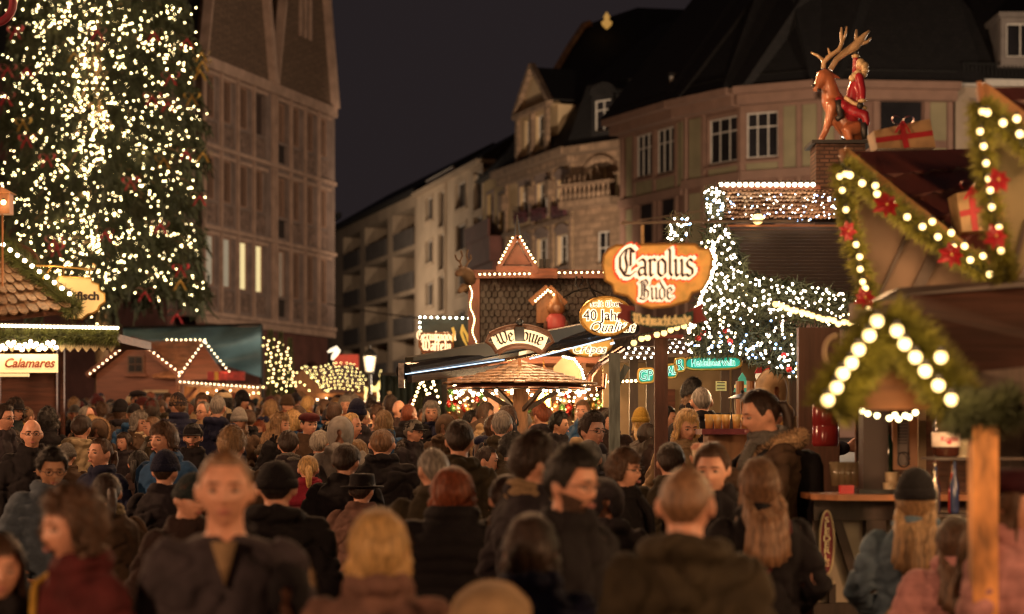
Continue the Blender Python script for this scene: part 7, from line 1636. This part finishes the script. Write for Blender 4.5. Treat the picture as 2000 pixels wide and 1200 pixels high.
for k in range(4):
    q = P(1632 + 12 * k, 960, 11.15); o = MB().lathe([(.025, 0), (.036, .13), (.034, .13), (.024, .01)], 14).build('drinking_glass', clear, smooth=True); o.location = q + Vector((0, 0, .03)); tag(o, 'smoky drinking glass on the bar counter left of the dark post', 'glass', 'glasses left of the bar post')
for k, (x, y) in enumerate(((1742, 952), (1738, 972))):
    o = bpy.data.objects.new('mug', cup_mesh().copy()); C.objects.link(o); o.location = P(x, y, 10.9); o.data.materials.clear(); o.data.materials.append(mat('cream_mug', (.6, .45, .28), .3, .1, 5, 0)); tag(o, ('upper' if k == 0 else 'lower') + ' cream mug beside the foot of the dark bar post', 'mug')
rt = thing('picture_frame', P(1768, 920, 12), 'orange wooden frame with a grey notice and round emblem behind the bar', 'frame'); q0, q1 = P(1744, 918, 12), P(1792, 815, 12)
b = MB(); b.box(q0.x, q1.x, 12.0, 12.03, q0.z, q0.z + .025); b.box(q0.x, q0.x + .025, 12.0, 12.03, q0.z + .0251, q1.z); b.box(q1.x - .045, q1.x, 12.0, 12.03, q0.z + .0251, q1.z); b.build('frame', wood_warm, rt)
MB().box(q0.x, q1.x, 12.031, 12.04, q0.z, q1.z).build('paper', mat('grey_notice', (.17, .14, .13), .5, .1, 6, 0), rt); qq = P(1765, 898, 12); MB().tube([qq + Vector((.035 * math.cos(a), -.002, .045 * math.sin(a))) for a in np.linspace(0, 6.0, 20)], .004, 5).build('emblem', mat('dark_ink_line', (.05, .04, .04), .6, .1, 5, 0), rt)
b = MB()
for k in range(8): z = q1.z - .03 - k * .018; b.box(q0.x + .035, q1.x - .055, 12.024, 12.029, z, z + .005)
b.build('printed_lines', MATS['dark_ink_line'], rt)
rt = thing('pale_post', P(1801, 900, 12.2), 'narrow pale wooden post behind the bar', 'post'); q0, q1 = P(1794, 0, 12.2), P(1809, 0, 12.2); MB().box(q0.x, q1.x, 12.2, 12.25, ground_z(12.2), P(0, 780, 12.2).z).build('shaft', mat('pale_wood_frame', (1, 1, 1)), rt)
rt = thing('red_vase', P(1612, 845, 13), 'dark red glossy cylinder stack behind the fur hooded woman', 'container'); q = P(1612, 872, 13); MB().lathe([(.08, 0), (.085, .02), (.085, .12), (.08, .13), (.085, .14), (.085, .26), (.07, .28), (.02, .3)], 20, q).build('body', mat('dark_red_enamel', (.22, .02, .02), .2, .2, 5, 0), rt, smooth=True)
# big jar with white and red label
rt = thing('drink_jar', P(1848, 895, 10), 'big dark drink jar with white label and red print behind the bar', 'jar'); q = P(1848, 893, 10)
MB().lathe([(.05, 0), (.065, .01), (.068, .12), (.06, .16), (.05, .19), (.045, .2)], 24, q).build('body', mat('dark_brown_glass', (.04, .012, .008), .1, .2, 4, 0), rt, smooth=True)
MB().lathe([(.0665, .05), (.0695, .051), (.0695, .12), (.067, .121)], 24, q).build('label', mat('white_label', (.75, .6, .5), .5, .1, 8, 0), rt, smooth=True); o_ = q + Vector((0, -.072, .088)); put_text('Krake', .034, redcloth, rt, o_, offset=.001, ext=.001); MB().ball(q + Vector((0, -.068, .073)), .013, 12, 8, sc=(1, .2, 1)).build('emblem', redcloth, rt)
root = thing('bar_shelf', P(1870, 1000, 10.6), 'bar shelf crowded with bottles, glasses and decorations behind the pine post', 'shelf')
for yy in (893, 1004): q0, q1 = P(1822, yy, 10), P(2050, yy, 10); MB().box(q0.x, q1.x, 9.95, 10.3, q0.z - .015, q0.z - .002).build('board', wood_dark, root)
MB().box(P(1822, 0, 10.35).x, P(2100, 0, 10.35).x, 10.32, 10.36, ground_z(10), P(0, 1004, 10).z).build('base', mat('pale_wood_frame', (1, 1, 1)), root)
MB().box(P(1830, 0, 10.2).x, P(2100, 0, 10.2).x, 12.6, 12.65, ground_z(12), P(0, 740, 12).z).build('back_wall', wood_log, root)
MB().box(P(1800, 0, 9.5).x, P(1900, 0, 9.5).x, 9.45, 9.8, P(0, 1062, 9.5).z, P(0, 1042, 9.5).z).build('serving_tray', mat('pale_wood_frame', (1, 1, 1)), root)
bmats = [mat('amber_bottle', (.35, .14, .03), .12, .3, 4, 0), mat('dark_green_bottle', (1, 1, 1)), mat('silver_foil', (.6, .5, .4), .2, .4, 12, 0, metal=.9), mat('navy_label_glass', (.03, .04, .1), .15, .4, 9, 0), mat('red_bottle', (.3, .03, .02), .15, .3, 5, 0)]
for k in range(26):
    x = 1826 + (k * 37) % 74 + rng.uniform(-3, 3); row_ = k % 2; dq = 10 + .2 * rng.random(); bottle(x, 1003 if row_ == 0 else 1003, dq, rng.uniform(.13, .27), bmats[k % 5], '%s bottle among the crowded bottles left of the pine post' % ('amber', 'dark green', 'silver', 'navy', 'red')[k % 5], grp='bottles on the bar shelf', r_=.022)
for k in range(5): bottle(1960 + 14 * k, 1003, 10.1, rng.uniform(.15, .25), bmats[k % 5], '%s bottle on the shelf right of the pine post' % ('amber', 'dark green', 'silver', 'navy', 'red')[k % 5], grp='bottles right of the post', r_=.022)
for k in range(8):
    q = P(1872 + 3.2 * k, 893, 10.05); o = MB().lathe([(.012, 0), (.018, .0), (.003, .01), (.003, .04), (.02, .06), (.022, .09), (.02, .09)], 12).build('wine_glass', mat('clear_bright_glass', (.55, .45, .3), .08, .3, 5, 0), smooth=True); o.location = q; tag(o, 'stemmed glass on the upper bar shelf beside the big jar', 'glass', 'stemmed glasses on the bar shelf')
lamp(P(1860, 860, 9.6), 7.0, (1, .68, .35), .05); lamp(P(1880, 950, 9.5), 6, (1, .65, .3), .05); lamp(P(1640, 880, 10.2), 4.0, (1, .6, .28), .08); lamp(P(1980, 880, 8.9), 6, (1, .65, .3), .05); lamp(P(1640, 1050, 9.4), 5, (1, .6, .3), .2)
rt = thing('curved_pale_ring', P(1627, 690, 9.5), 'pale curved wooden ring beside the near plank gable', 'ring'); MB().tube([P(1632 + 22 * math.cos(R(a)), 688 + 32 * math.sin(R(a)), 9.4) for a in range(110, 281, 12)], .012, 8).build('ring', mat('pale_wood_frame', (1, 1, 1)), rt)
b = MB(); b.box(P(1560, 0, 13.5).x, P(1640, 0, 13.5).x, 13.5, 13.6, ground_z(13.5), P(0, 640, 13.5).z); b.build('wall_board', mat('brown_board_wall', (.12, .055, .035), .7, .3, 3, .2, stretch=(6, 6, .6)), thing('side_wall', P(1600, 800, 13.5), 'dark brown board wall behind the near huts and bar', 'wall'))
# black wire across the street, dark screen between wine stall and bar
rt = thing('overhead_cable', P(700, 610, 70), 'thin overhead cable crossing the street in front of the balcony block', 'cable'); MB().tube([P(640, 594, 78), P(740, 612, 72), P(822, 622, 66)], .025, 5).build('cable', black_m, rt)
# ------------------------------------------------ the crowd: foreground first
p = person
p(440, 878, 150, 6, 'broad man facing the camera, cropped light brown hair, open dark jacket'.replace('man', 'person'), 'crew', 'light brown', 'open', 'dark grey', 'rest', acc=(('shirt', 'tan'),), wide=1.06, beard=False)
r_ = p(152, 955, 150, -52, 'person with curly brown bob and maroon coat with a yellow bag strap', 'curly', 'brown', 'plain', 'maroon', 'pocket', hp=4, acc=(('bagstrap', 'mustard'),))
p(-6, 1045, 150, 22, 'person with long brown hair, only face and cheek showing at the bottom left', 'long', 'brown', 'plain', 'black', 'pocket')
p(-75, 905, 120, 175, 'person in black coat, only one shoulder showing at the left edge', 'short', 'dark brown', 'long', 'black')
p(738, 1000, 158, 178, 'person with blond bob seen from behind in rose brown coat', 'bob', 'blond', 'plain', 'rose brown', 'rest')
p(548, 1078, 150, 172, 'person with dark fur edged hood up at the bottom of the picture', None, 'black', 'parka', 'black', 'pocket', hat='furhood', hatc='black', hy=25)
p(958, 1132, 165, 180, 'person in tan hood cut by the bottom edge', None, 'black', 'hood', 'tan', 'rest', hat='hoodup', hatc='tan', wide=1.15)
p(1036, 1008, 145, 176, 'person with tousled dark brown bob seen from behind at the bottom centre', 'bob', 'dark brown', 'plain', 'navy', 'rest')
p(1338, 910, 150, 172, 'broad person with cropped light brown hair from behind in olive jacket', 'crew', 'light brown', 'hood', 'olive', 'rest', wide=1.08, hy=-10)
p(1108, 876, 132, 42, 'bearded person with black hair and glasses looking right', 'tousled', 'black', 'plain', 'black', 'pocket', hy=8, hp=6, acc=('glasses',), beard=True)
p(1036, 850, 108, 120, 'dark haired person with tan collar left of the bearded person', 'tousled', 'dark brown', 'plain', 'charcoal', acc=(('scarf', 'tan'),))
p(882, 915, 100, 190, 'person with red brown hair from behind in black coat', 'bob', 'red', 'puffer', 'black', 'rest', hy=-15, wide=1.15)
p(848, 875, 90, 186, 'person with grey hair round a bald crown in olive coat', 'receding', 'grey', 'plain', 'olive', hy=20)
p(540, 903, 95, 178, 'person with black cap from behind in wide black parka', 'crew', 'black', 'parka', 'black', 'rest', hat='beanie', wide=1.2)
p(365, 925, 98, 42, 'person with dark green beanie and glasses looking down right', 'short', 'brown', 'plain', 'dark brown', hat='beanie', hatc='dark green', acc=('glasses',), hr=10)
p(322, 880, 76, 165, 'person with navy beanie seen from behind left of the broad person', 'crew', 'dark brown', 'plain', 'charcoal', hat='beanie', hatc='navy')
p(208, 925, 86, -140, 'person with brown ponytail turned away in brown coat', 'tied', 'dark brown', 'plain', 'brown', hy=-15, acc=(('scarf', 'beige'),))
p(100, 877, 82, 22, 'person with black hair and glasses in shiny slate blue puffer jacket', 'tousled', 'black', 'puffer', 'slate blue', 'pocket', hp=10, acc=('glasses',), skin=1)
p(62, 817, 60, 16, 'bald person with glasses and black overcoat', None, 'black', 'long', 'black', 'rest', acc=('glasses',))
p(196, 855, 66, -38, 'laughing person with brown hair and navy coat looking left', 'tied', 'brown', 'plain', 'navy', hp=-6)
p(158, 812, 50, 168, 'person in beige hooded jacket seen from behind', 'short', 'dark brown', 'hood', 'beige', 'rest', wide=1.1)
p(322, 826, 66, -34, 'smiling person with shaggy brown hair and bright blue jacket', 'shaggy', 'brown', 'plain', 'blue', wide=1.1)
p(377, 824, 54, 2, 'person with black cap and moustache facing the camera', 'short', 'black', 'plain', 'black', hat='cap', beard=True)
p(467, 799, 42, 4, 'person with pale grey knitted beanie facing the camera', 'long', 'light brown', 'plain', 'brown', hat='beanie', hatc='light grey')
p(546, 808, 46, 62, 'person with wavy golden hair turned to the right', 'wavy', 'dark blond', 'plain', 'black')
p(506, 822, 36, -12, 'smiling person with short reddish hair and small glasses', 'shaggy', 'red', 'plain', 'charcoal', acc=('glasses',))
p(664, 812, 57, 182, 'person with light grey hood up seen from behind', None, 'black', 'hood', 'light grey', hat='hoodup', hatc='light grey')
p(406, 824, 38, 50, 'person with navy beanie looking right beside the black cap', 'crew', 'dark brown', 'plain', 'charcoal', hat='beanie', hatc='navy')
p(563, 842, 58, 180, 'person with cropped dark hair and grey scarf from behind', 'short', 'dark brown', 'plain', 'charcoal', acc=(('scarf', 'grey'),))
p(624, 842, 56, 155, 'white haired person from behind with dark collar', 'short', 'white', 'plain', 'black')
p(517, 866, 46, 178, 'person with dark fur hat seen from behind', 'crew', 'brown', 'plain', 'black', hat='furhat')
p(602, 890, 62, 188, 'person with blond updo wrapped in a crimson shawl', 'tied', 'blond', 'plain', 'crimson', acc=(('shawl', 'crimson'),))
p(675, 868, 72, 160, 'person with dark brown hair and bare ear from behind', 'short', 'dark brown', 'plain', 'black', wide=1.1)
p(698, 860, 56, 176, 'person with light hair just right of the dark haired person', 'bob', 'dark blond', 'plain', 'dark brown')
p(706, 922, 74, 160, 'person with round brimmed black hat', 'short', 'dark brown', 'plain', 'rose brown', hat='hat', hatc='black', hs=1.02)
p(746, 838, 62, 172, 'broad person with thin brown hair and black coat from behind', 'receding', 'light brown', 'plain', 'black', 'rest', wide=1.2)
p(806, 817, 48, 62, 'person with black peaked cap and glasses in profile', 'short', 'grey', 'plain', 'charcoal', hat='cap', acc=('glasses',))
p(790, 862, 48, 178, 'person with curly dark hair right of the broad black coat', 'curly', 'dark brown', 'plain', 'black')
p(897, 822, 76, 172, 'tall person with dark hair and olive hood folded on the back', 'short', 'dark brown', 'hood', 'olive', 'rest')
p(948, 872, 62, 78, 'person in profile with dark hair and pale fur collar', 'tied', 'dark brown', 'plain', 'dark brown', acc=('furcollar',))
p(998, 848, 62, 118, 'person leaning right with black hair and olive jacket', 'tousled', 'black', 'plain', 'olive')
p(1155, 808, 66, 38, 'smiling person with dark hair and glasses in open dark jacket', 'tousled', 'dark brown', 'plain', 'charcoal', acc=('glasses', ('shirt', 'grey')))
p(1190, 798, 46, 12, 'young person with brown quiff looking down', 'tousled', 'dark brown', 'puffer', 'dark brown', hp=16)
p(1223, 824, 36, 28, 'small person with straight black hair and round glasses', 'bob', 'black', 'plain', 'black', acc=('glasses',), skin=1)
p(1252, 799, 44, 192, 'person with bright yellow beanie and blond hair', 'long', 'blond', 'plain', 'brown', hat='beanie', hatc='mustard')
p(1090, 807, 46, 72, 'person with black hair in right profile before the ornament stall', 'tousled', 'black', 'plain', 'charcoal')
p(1336, 799, 62, 22, 'person with blond hair looking down with tan scarf', 'bob', 'blond', 'plain', 'tan', hp=14, acc=(('scarf', 'tan'),))
p(1302, 795, 44, 62, 'person with black hair half hidden by the brown post', 'short', 'black', 'plain', 'black')
p(1371, 756, 50, 165, 'person with cropped bald head in black fleece with small white logo', 'crew', 'grey', 'plain', 'black', 'rest', wide=1.15, hy=20)
p(1347, 768, 46, 30, 'person with brown fringe beside the cropped head', 'bob', 'light brown', 'plain', 'charcoal')
p(1350, 742, 46, 84, 'dark haired person stretching one arm out to the right', 'tousled', 'black', 'plain', 'black', 'point', skin=2, hy=10)
fw = p(1498, 758, 84, -72, 'person in brown olive parka with fur hood holding a cup, looking down left', 'tied', 'dark brown', 'hood', 'brown', 'sip', hp=14, acc=('furcollar', ('scarf', 'grey'), ('ruck', 'black')), wide=1.06)
p(1484, 897, 106, 186, 'person with very long brown hair from behind in black coat', 'long', 'light brown', 'plain', 'black', acc=(('bagstrap', 'maroon'),))
p(1393, 865, 98, -16, 'young person with short brown hair looking down left, dark jacket', 'short', 'brown', 'plain', 'black', 'rest', hp=8)
p(1215, 877, 86, 60, 'person with short brown hair and glasses in black turtleneck', 'shaggy', 'brown', 'plain', 'black', acc=('glasses', ('scarf', 'black')))
p(1310, 866, 78, 176, 'person with dark hair behind the broad olive jacket', 'short', 'dark brown', 'plain', 'olive')
p(1428, 818, 60, 150, 'person with dark brown hair and blue hood', 'tousled', 'dark brown', 'hood', 'navy')
p(1262, 828, 48, 120, 'person with long dark hair turned away right of the black haired person', 'long', 'dark brown', 'plain', 'dark brown')
p(1362, 845, 48, 20, 'person with flat black beret in the middle of the right crowd', 'short', 'brown', 'plain', 'black', hat='beret')
p(1788, 920, 104, 168, 'person with black beanie and long blond hair in teal coat', 'long', 'dark blond', 'plain', 'teal', hat='beanie', acc=(('bagstrap', 'tan'),), wide=1.02)
p(1868, 1012, 112, 176, 'person with long brown hair in pink jacket left of the pine post', 'long', 'brown', 'puffer', 'pink')
p(1972, 925, 128, 60, 'person with burgundy beret and long brown hair right of the pine post', 'long', 'brown', 'puffer', 'pink', hat='beret', hatc='burgundy')
p(1494, 772, 70, 90, 'person hidden behind the fur hood reaching right over the bar', 'short', 'dark brown', 'plain', 'charcoal', 'point')
p(1510, 722, 62, 185, 'person in tan hood standing behind the fur hooded person', None, 'brown', 'hood', 'tan', hat='hoodup', hatc='tan')
p(6, 790, 52, 62, 'tall person with dark hair and glasses at the left edge', 'short', 'dark brown', 'plain', 'dark grey', acc=('glasses',))
p(41, 806, 38, 8, 'person with curly fair hair and glasses at the left', 'curly', 'light brown', 'plain', 'charcoal', acc=('glasses',))
p(28, 840, 48, -70, 'person with long dark hair in left profile by the bald person', 'long', 'dark brown', 'plain', 'black')
p(92, 798, 44, 172, 'person with dense black hair and black coat from behind', 'curly', 'black', 'plain', 'black')
p(107, 803, 32, -8, 'person with glasses and pulled back hair peering between two heads', 'tied', 'brown', 'plain', 'charcoal', acc=('glasses',))
p(145, 800, 33, 170, 'person with sandy bob behind the beige jacket', 'bob', 'dark blond', 'plain', 'brown')
p(190, 818, 42, 182, 'person with fur edged hood right of the beige jacket', None, 'black', 'parka', 'brown', hat='furhood', hatc='brown')
ph = p(214, 808, 34, 176, 'person holding up a phone above the heads', 'short', 'brown', 'plain', 'black', 'phone')
p(244, 845, 44, -28, 'person with long dark hair looking left, bright face', 'long', 'dark brown', 'plain', 'charcoal')
p(300, 815, 44, -62, 'person with striped grey scarf looking left', 'short', 'light brown', 'plain', 'olive', acc=(('scarf', 'grey'),))
p(338, 811, 33, 176, 'person with cream flat cap from behind', 'short', 'grey', 'plain', 'charcoal', hat='flatcap', hatc='cream')
p(384, 878, 52, 185, 'person with parted blond hair in front of the blue jacket', 'bob', 'blond', 'plain', 'navy')
p(447, 775, 34, -76, 'tall person with glasses in left profile near the log hut', 'short', 'dark brown', 'plain', 'maroon', acc=('glasses',))
p(560, 772, 33, 60, 'tall person with brown beanie near the slim conifers', 'crew', 'brown', 'plain', 'brown', hat='beanie', hatc='brown')
p(778, 781, 36, 40, 'tall bald person near the black awning', None, 'grey', 'plain', 'dark brown')
p(794, 797, 36, 170, 'person with flat black beret near the black awning', 'short', 'black', 'plain', 'black', hat='beret')
p(842, 789, 35, 34, 'person with cropped dark hair under the end of the awning', 'short', 'dark brown', 'plain', 'black')
p(933, 800, 36, 130, 'person with black hair under the left rim of the canopy', 'tousled', 'black', 'plain', 'charcoal')
p(972, 832, 36, 176, 'person with bobble hat in dark and red left of the trunk pole', 'long', 'blond', 'plain', 'beige', hat='pompom', hatc='maroon')
p(955, 838, 34, 180, 'person with white headband and grey hair', 'bob', 'white', 'plain', 'dark grey', acc=(('headband', 'cream'),))
p(1046, 820, 40, -30, 'person in blue puffer jacket right of the trunk pole', 'tied', 'dark blond', 'puffer', 'slate blue')
p(1068, 823, 36, 178, 'person with dark blond hair beside the blue puffer jacket', 'long', 'dark blond', 'plain', 'charcoal')
p(896, 838, 40, 178, 'person with brown flat cap below the canopy rim', 'short', 'grey', 'plain', 'brown', hat='flatcap', hatc='brown')
p(868, 808, 44, 172, 'person with grey brown hood up below the canopy rim', None, 'black', 'hood', 'brown', hat='hoodup', hatc='brown')
p(840, 815, 40, 172, 'person with sandy hair below the awning', 'short', 'dark blond', 'plain', 'charcoal')
p(1083, 786, 32, 178, 'person with receding hair before the lit ornaments', 'receding', 'light brown', 'plain', 'charcoal')
p(990, 798, 30, 20, 'bald person with beard left of the trunk pole', None, 'grey', 'plain', 'black', beard=True)
p(1286, 772, 34, 190, 'person with light hair and bright pink scarf behind the brown post', 'bob', 'dark blond', 'plain', 'brown', acc=(('scarf', 'bright pink'),))
p(44, 756, 31, 172, 'person in dark coat at the counter of the fish stall', 'short', 'black', 'plain', 'charcoal')
p(68, 764, 30, 60, 'second person at the fish stall counter with brown hair', 'curly', 'brown', 'plain', 'black')
p(4, 752, 34, 30, 'person with long hair at the far left below the lit menu sign', 'long', 'brown', 'plain', 'brown')
p(130, 866, 52, 175, 'person with grey knit beanie hidden behind the slate blue puffer', 'short', 'brown', 'plain', 'brown', hat='beanie', hatc='grey')
p(270, 880, 60, 172, 'person with dark ponytail hair left of the navy beanie', 'tied', 'black', 'plain', 'dark brown')
p(452, 838, 72, 170, 'person with swept grey blond hair just behind the broad person', 'tousled', 'dark blond', 'hood', 'brown')
p(1150, 862, 72, 176, 'person with black hair from behind below the smiling person', 'short', 'black', 'plain', 'charcoal')
p(1180, 930, 96, 182, 'person with dark hood behind the bearded person', None, 'black', 'hood', 'charcoal', hat='hoodup', hatc='charcoal')
p(990, 930, 100, 178, 'person with dark brown hair and brown coat left of centre', 'short', 'dark brown', 'plain', 'brown')
# cup, phone, logo
def at_hand(per, name, me, m_, off, label, cat, rz=0):
    M_ = Matrix.Translation(per.location) @ Matrix.Rotation(per.rotation_euler.z, 4, 'Z') @ Matrix.Diagonal((*per.scale, 1))
    o = bpy.data.objects.new(name, me); C.objects.link(o); o.location = M_ @ Vector(off); o.rotation_euler = (0, 0, per.rotation_euler.z + rz); o.data.materials.clear(); o.data.materials.append(m_); tag(o, label, cat)
at_hand(fw, 'mug', cup_mesh().copy(), mat('cream_mug', (1, 1, 1)), (0, -.375, 1.37), 'cream mug held by the person in the fur hooded parka', 'mug')
b = MB(); b.box(-.036, .036, -.005, .005, -.07, .07); o = b.build('phone', black_m); me = o.data; bpy.data.objects.remove(o)
at_hand(ph, 'phone', me, black_m, (.0, -.36, 1.52), 'dark phone held up above the heads in the left crowd', 'phone')
# ------------------------------------------------ the rest of the crowd
rng = random.Random(404)
HAIRS = ['short', 'short', 'tousled', 'crew', 'receding', 'bob', 'long', 'wavy', 'curly', 'tied', 'shaggy', 'short']
HCS = ['black', 'dark brown', 'dark brown', 'brown', 'brown', 'light brown', 'dark blond', 'blond', 'grey', 'red']
CCS = ['black', 'black', 'charcoal', 'charcoal', 'dark brown', 'navy', 'dark grey', 'olive', 'brown', 'maroon', 'grey', 'tan', 'slate blue', 'dark green', 'rose brown', 'blue']
STY = ['plain', 'plain', 'hood', 'puffer', 'parka', 'long']
seen = set(); n_ok = 0; tries = 0
def where(x, d):
    if x < 150: a = 'below the fish stall'
    elif x < 345: a = 'in front of the log hut'
    elif x < 505: a = 'before the log hut awning'
    elif x < 580: a = 'before the slim conifers'
    elif x < 700: a = 'before the net lit hut'
    elif x < 790: a = 'near the street lantern'
    elif x < 1000: a = 'left of the trunk pole'
    elif x < 1180: a = 'right of the trunk pole'
    else: a = 'before the wine stall'
    return a
while n_ok < 212 and tries < 40000:
    tries += 1
    d = rng.uniform(11, 49) if rng.random() < .8 else rng.uniform(9, 20); x = rng.uniform(-60, 1330)
    lim = 50 if x < 500 else (48 if x < 740 else (34 if x < 860 else (24.5 if x < 1190 else 17)))
    if d > lim: continue
    X = (x - 1000) / FPX * d
    if X < -5.2 and 23.5 < d < 28: continue
    if x < 140 and d > 24 : continue
    if abs(X - P(1015, 0, 20.5).x) < .35 and abs(d - 20.5) < .5: continue
    if any(abs(X - a) < .42 and abs(d - b) < (.55 if d < 30 else .62) for a, b in PLACED): continue
    near = any(abs(X * b / d - a) < .30 * b / 12 and b < 14 and d < b for a, b in PLACED)   # do not hide the placed faces
    st = rng.gauss(1.70, .07)
    hid = False
    for (a, b) in PLACED[:95]:
        if d < b < 26 and abs(a / b - X / d) < .16 / d + .11 / b and d < b - .3: hid = True; break
    if hid and d < 22: continue
    yaw = rng.choice((180, 180, 170, 190, 150, 210, 0, 20, -20, 60, -60, 100, -100)) + rng.uniform(-15, 15)
    for _ in range(30):
        hr_ = rng.choice(HAIRS); hc_ = rng.choice(HCS); cc_ = rng.choice(CCS); ht = rng.choice((None,) * 17 + ('beanie', 'cap', 'beanie', 'hoodup', 'flatcap', 'pompom')); htc = rng.choice(('black', 'navy', 'grey', 'maroon', 'charcoal', 'cream', 'dark green'))
        if hr_ == 'receding': hc_ = rng.choice(('grey', 'light brown', 'dark brown'))
        face = 'seen from behind' if abs((yaw + 180) % 360 - 180) > 120 else ('facing the camera' if abs(yaw) < 40 else ('looking right' if 0 < (yaw % 360) < 180 else 'looking left'))
        hn = {'short': 'short', 'tousled': 'tousled', 'crew': 'cropped', 'receding': 'thinning', 'bob': 'bobbed', 'long': 'long', 'wavy': 'wavy', 'curly': 'curly', 'tied': 'tied', 'shaggy': 'shaggy'}[hr_]
        head = ('%s %s' % (htc, ACCN[ht].replace('_', ' '))) if ht and ht != 'hoodup' else ('%s hood up' % cc_ if ht else '%s %s hair' % (hn, hc_))
        lab = 'person with %s in %s coat %s, %s' % (head, cc_, face, where(x, d))
        if len(lab.split()) <= 16 and lab not in seen: break
    else: continue
    seen.add(lab)
    zt = ground_z(d) + st + (.03 if ht else .012); y = HOR - (zt - CAM_Z) * FPX / d
    acc = []
    if rng.random() < .2: acc.append(('scarf', rng.choice(('grey', 'maroon', 'cream', 'navy', 'mustard'))))
    if face != 'seen from behind' and rng.random() < .2: acc.append('glasses')
    p(x, y, 960 / d, yaw, lab, hr_, hc_, rng.choice(STY) if d < 30 else 'plain', cc_, rng.choice(('pocket', 'rest', 'rest', 'swing', 'cup')), hat=ht, hatc=htc if ht != 'hoodup' else cc_, acc=acc, d=d, fine=False, tc=rng.choice(('black', 'navy', 'charcoal')), skin=rng.choice((0, 0, 0, 1)), hy=rng.choice((0, 0, 30, -30)) if d < 30 else 0)
    n_ok += 1
bad = [s for s in STAT if not 1.45 < s[0] < 1.95]; print('CROWD', n_ok, tries, 'odd stature', bad)
for o in bpy.data.objects:
    if '_b' in o: del o['_b']
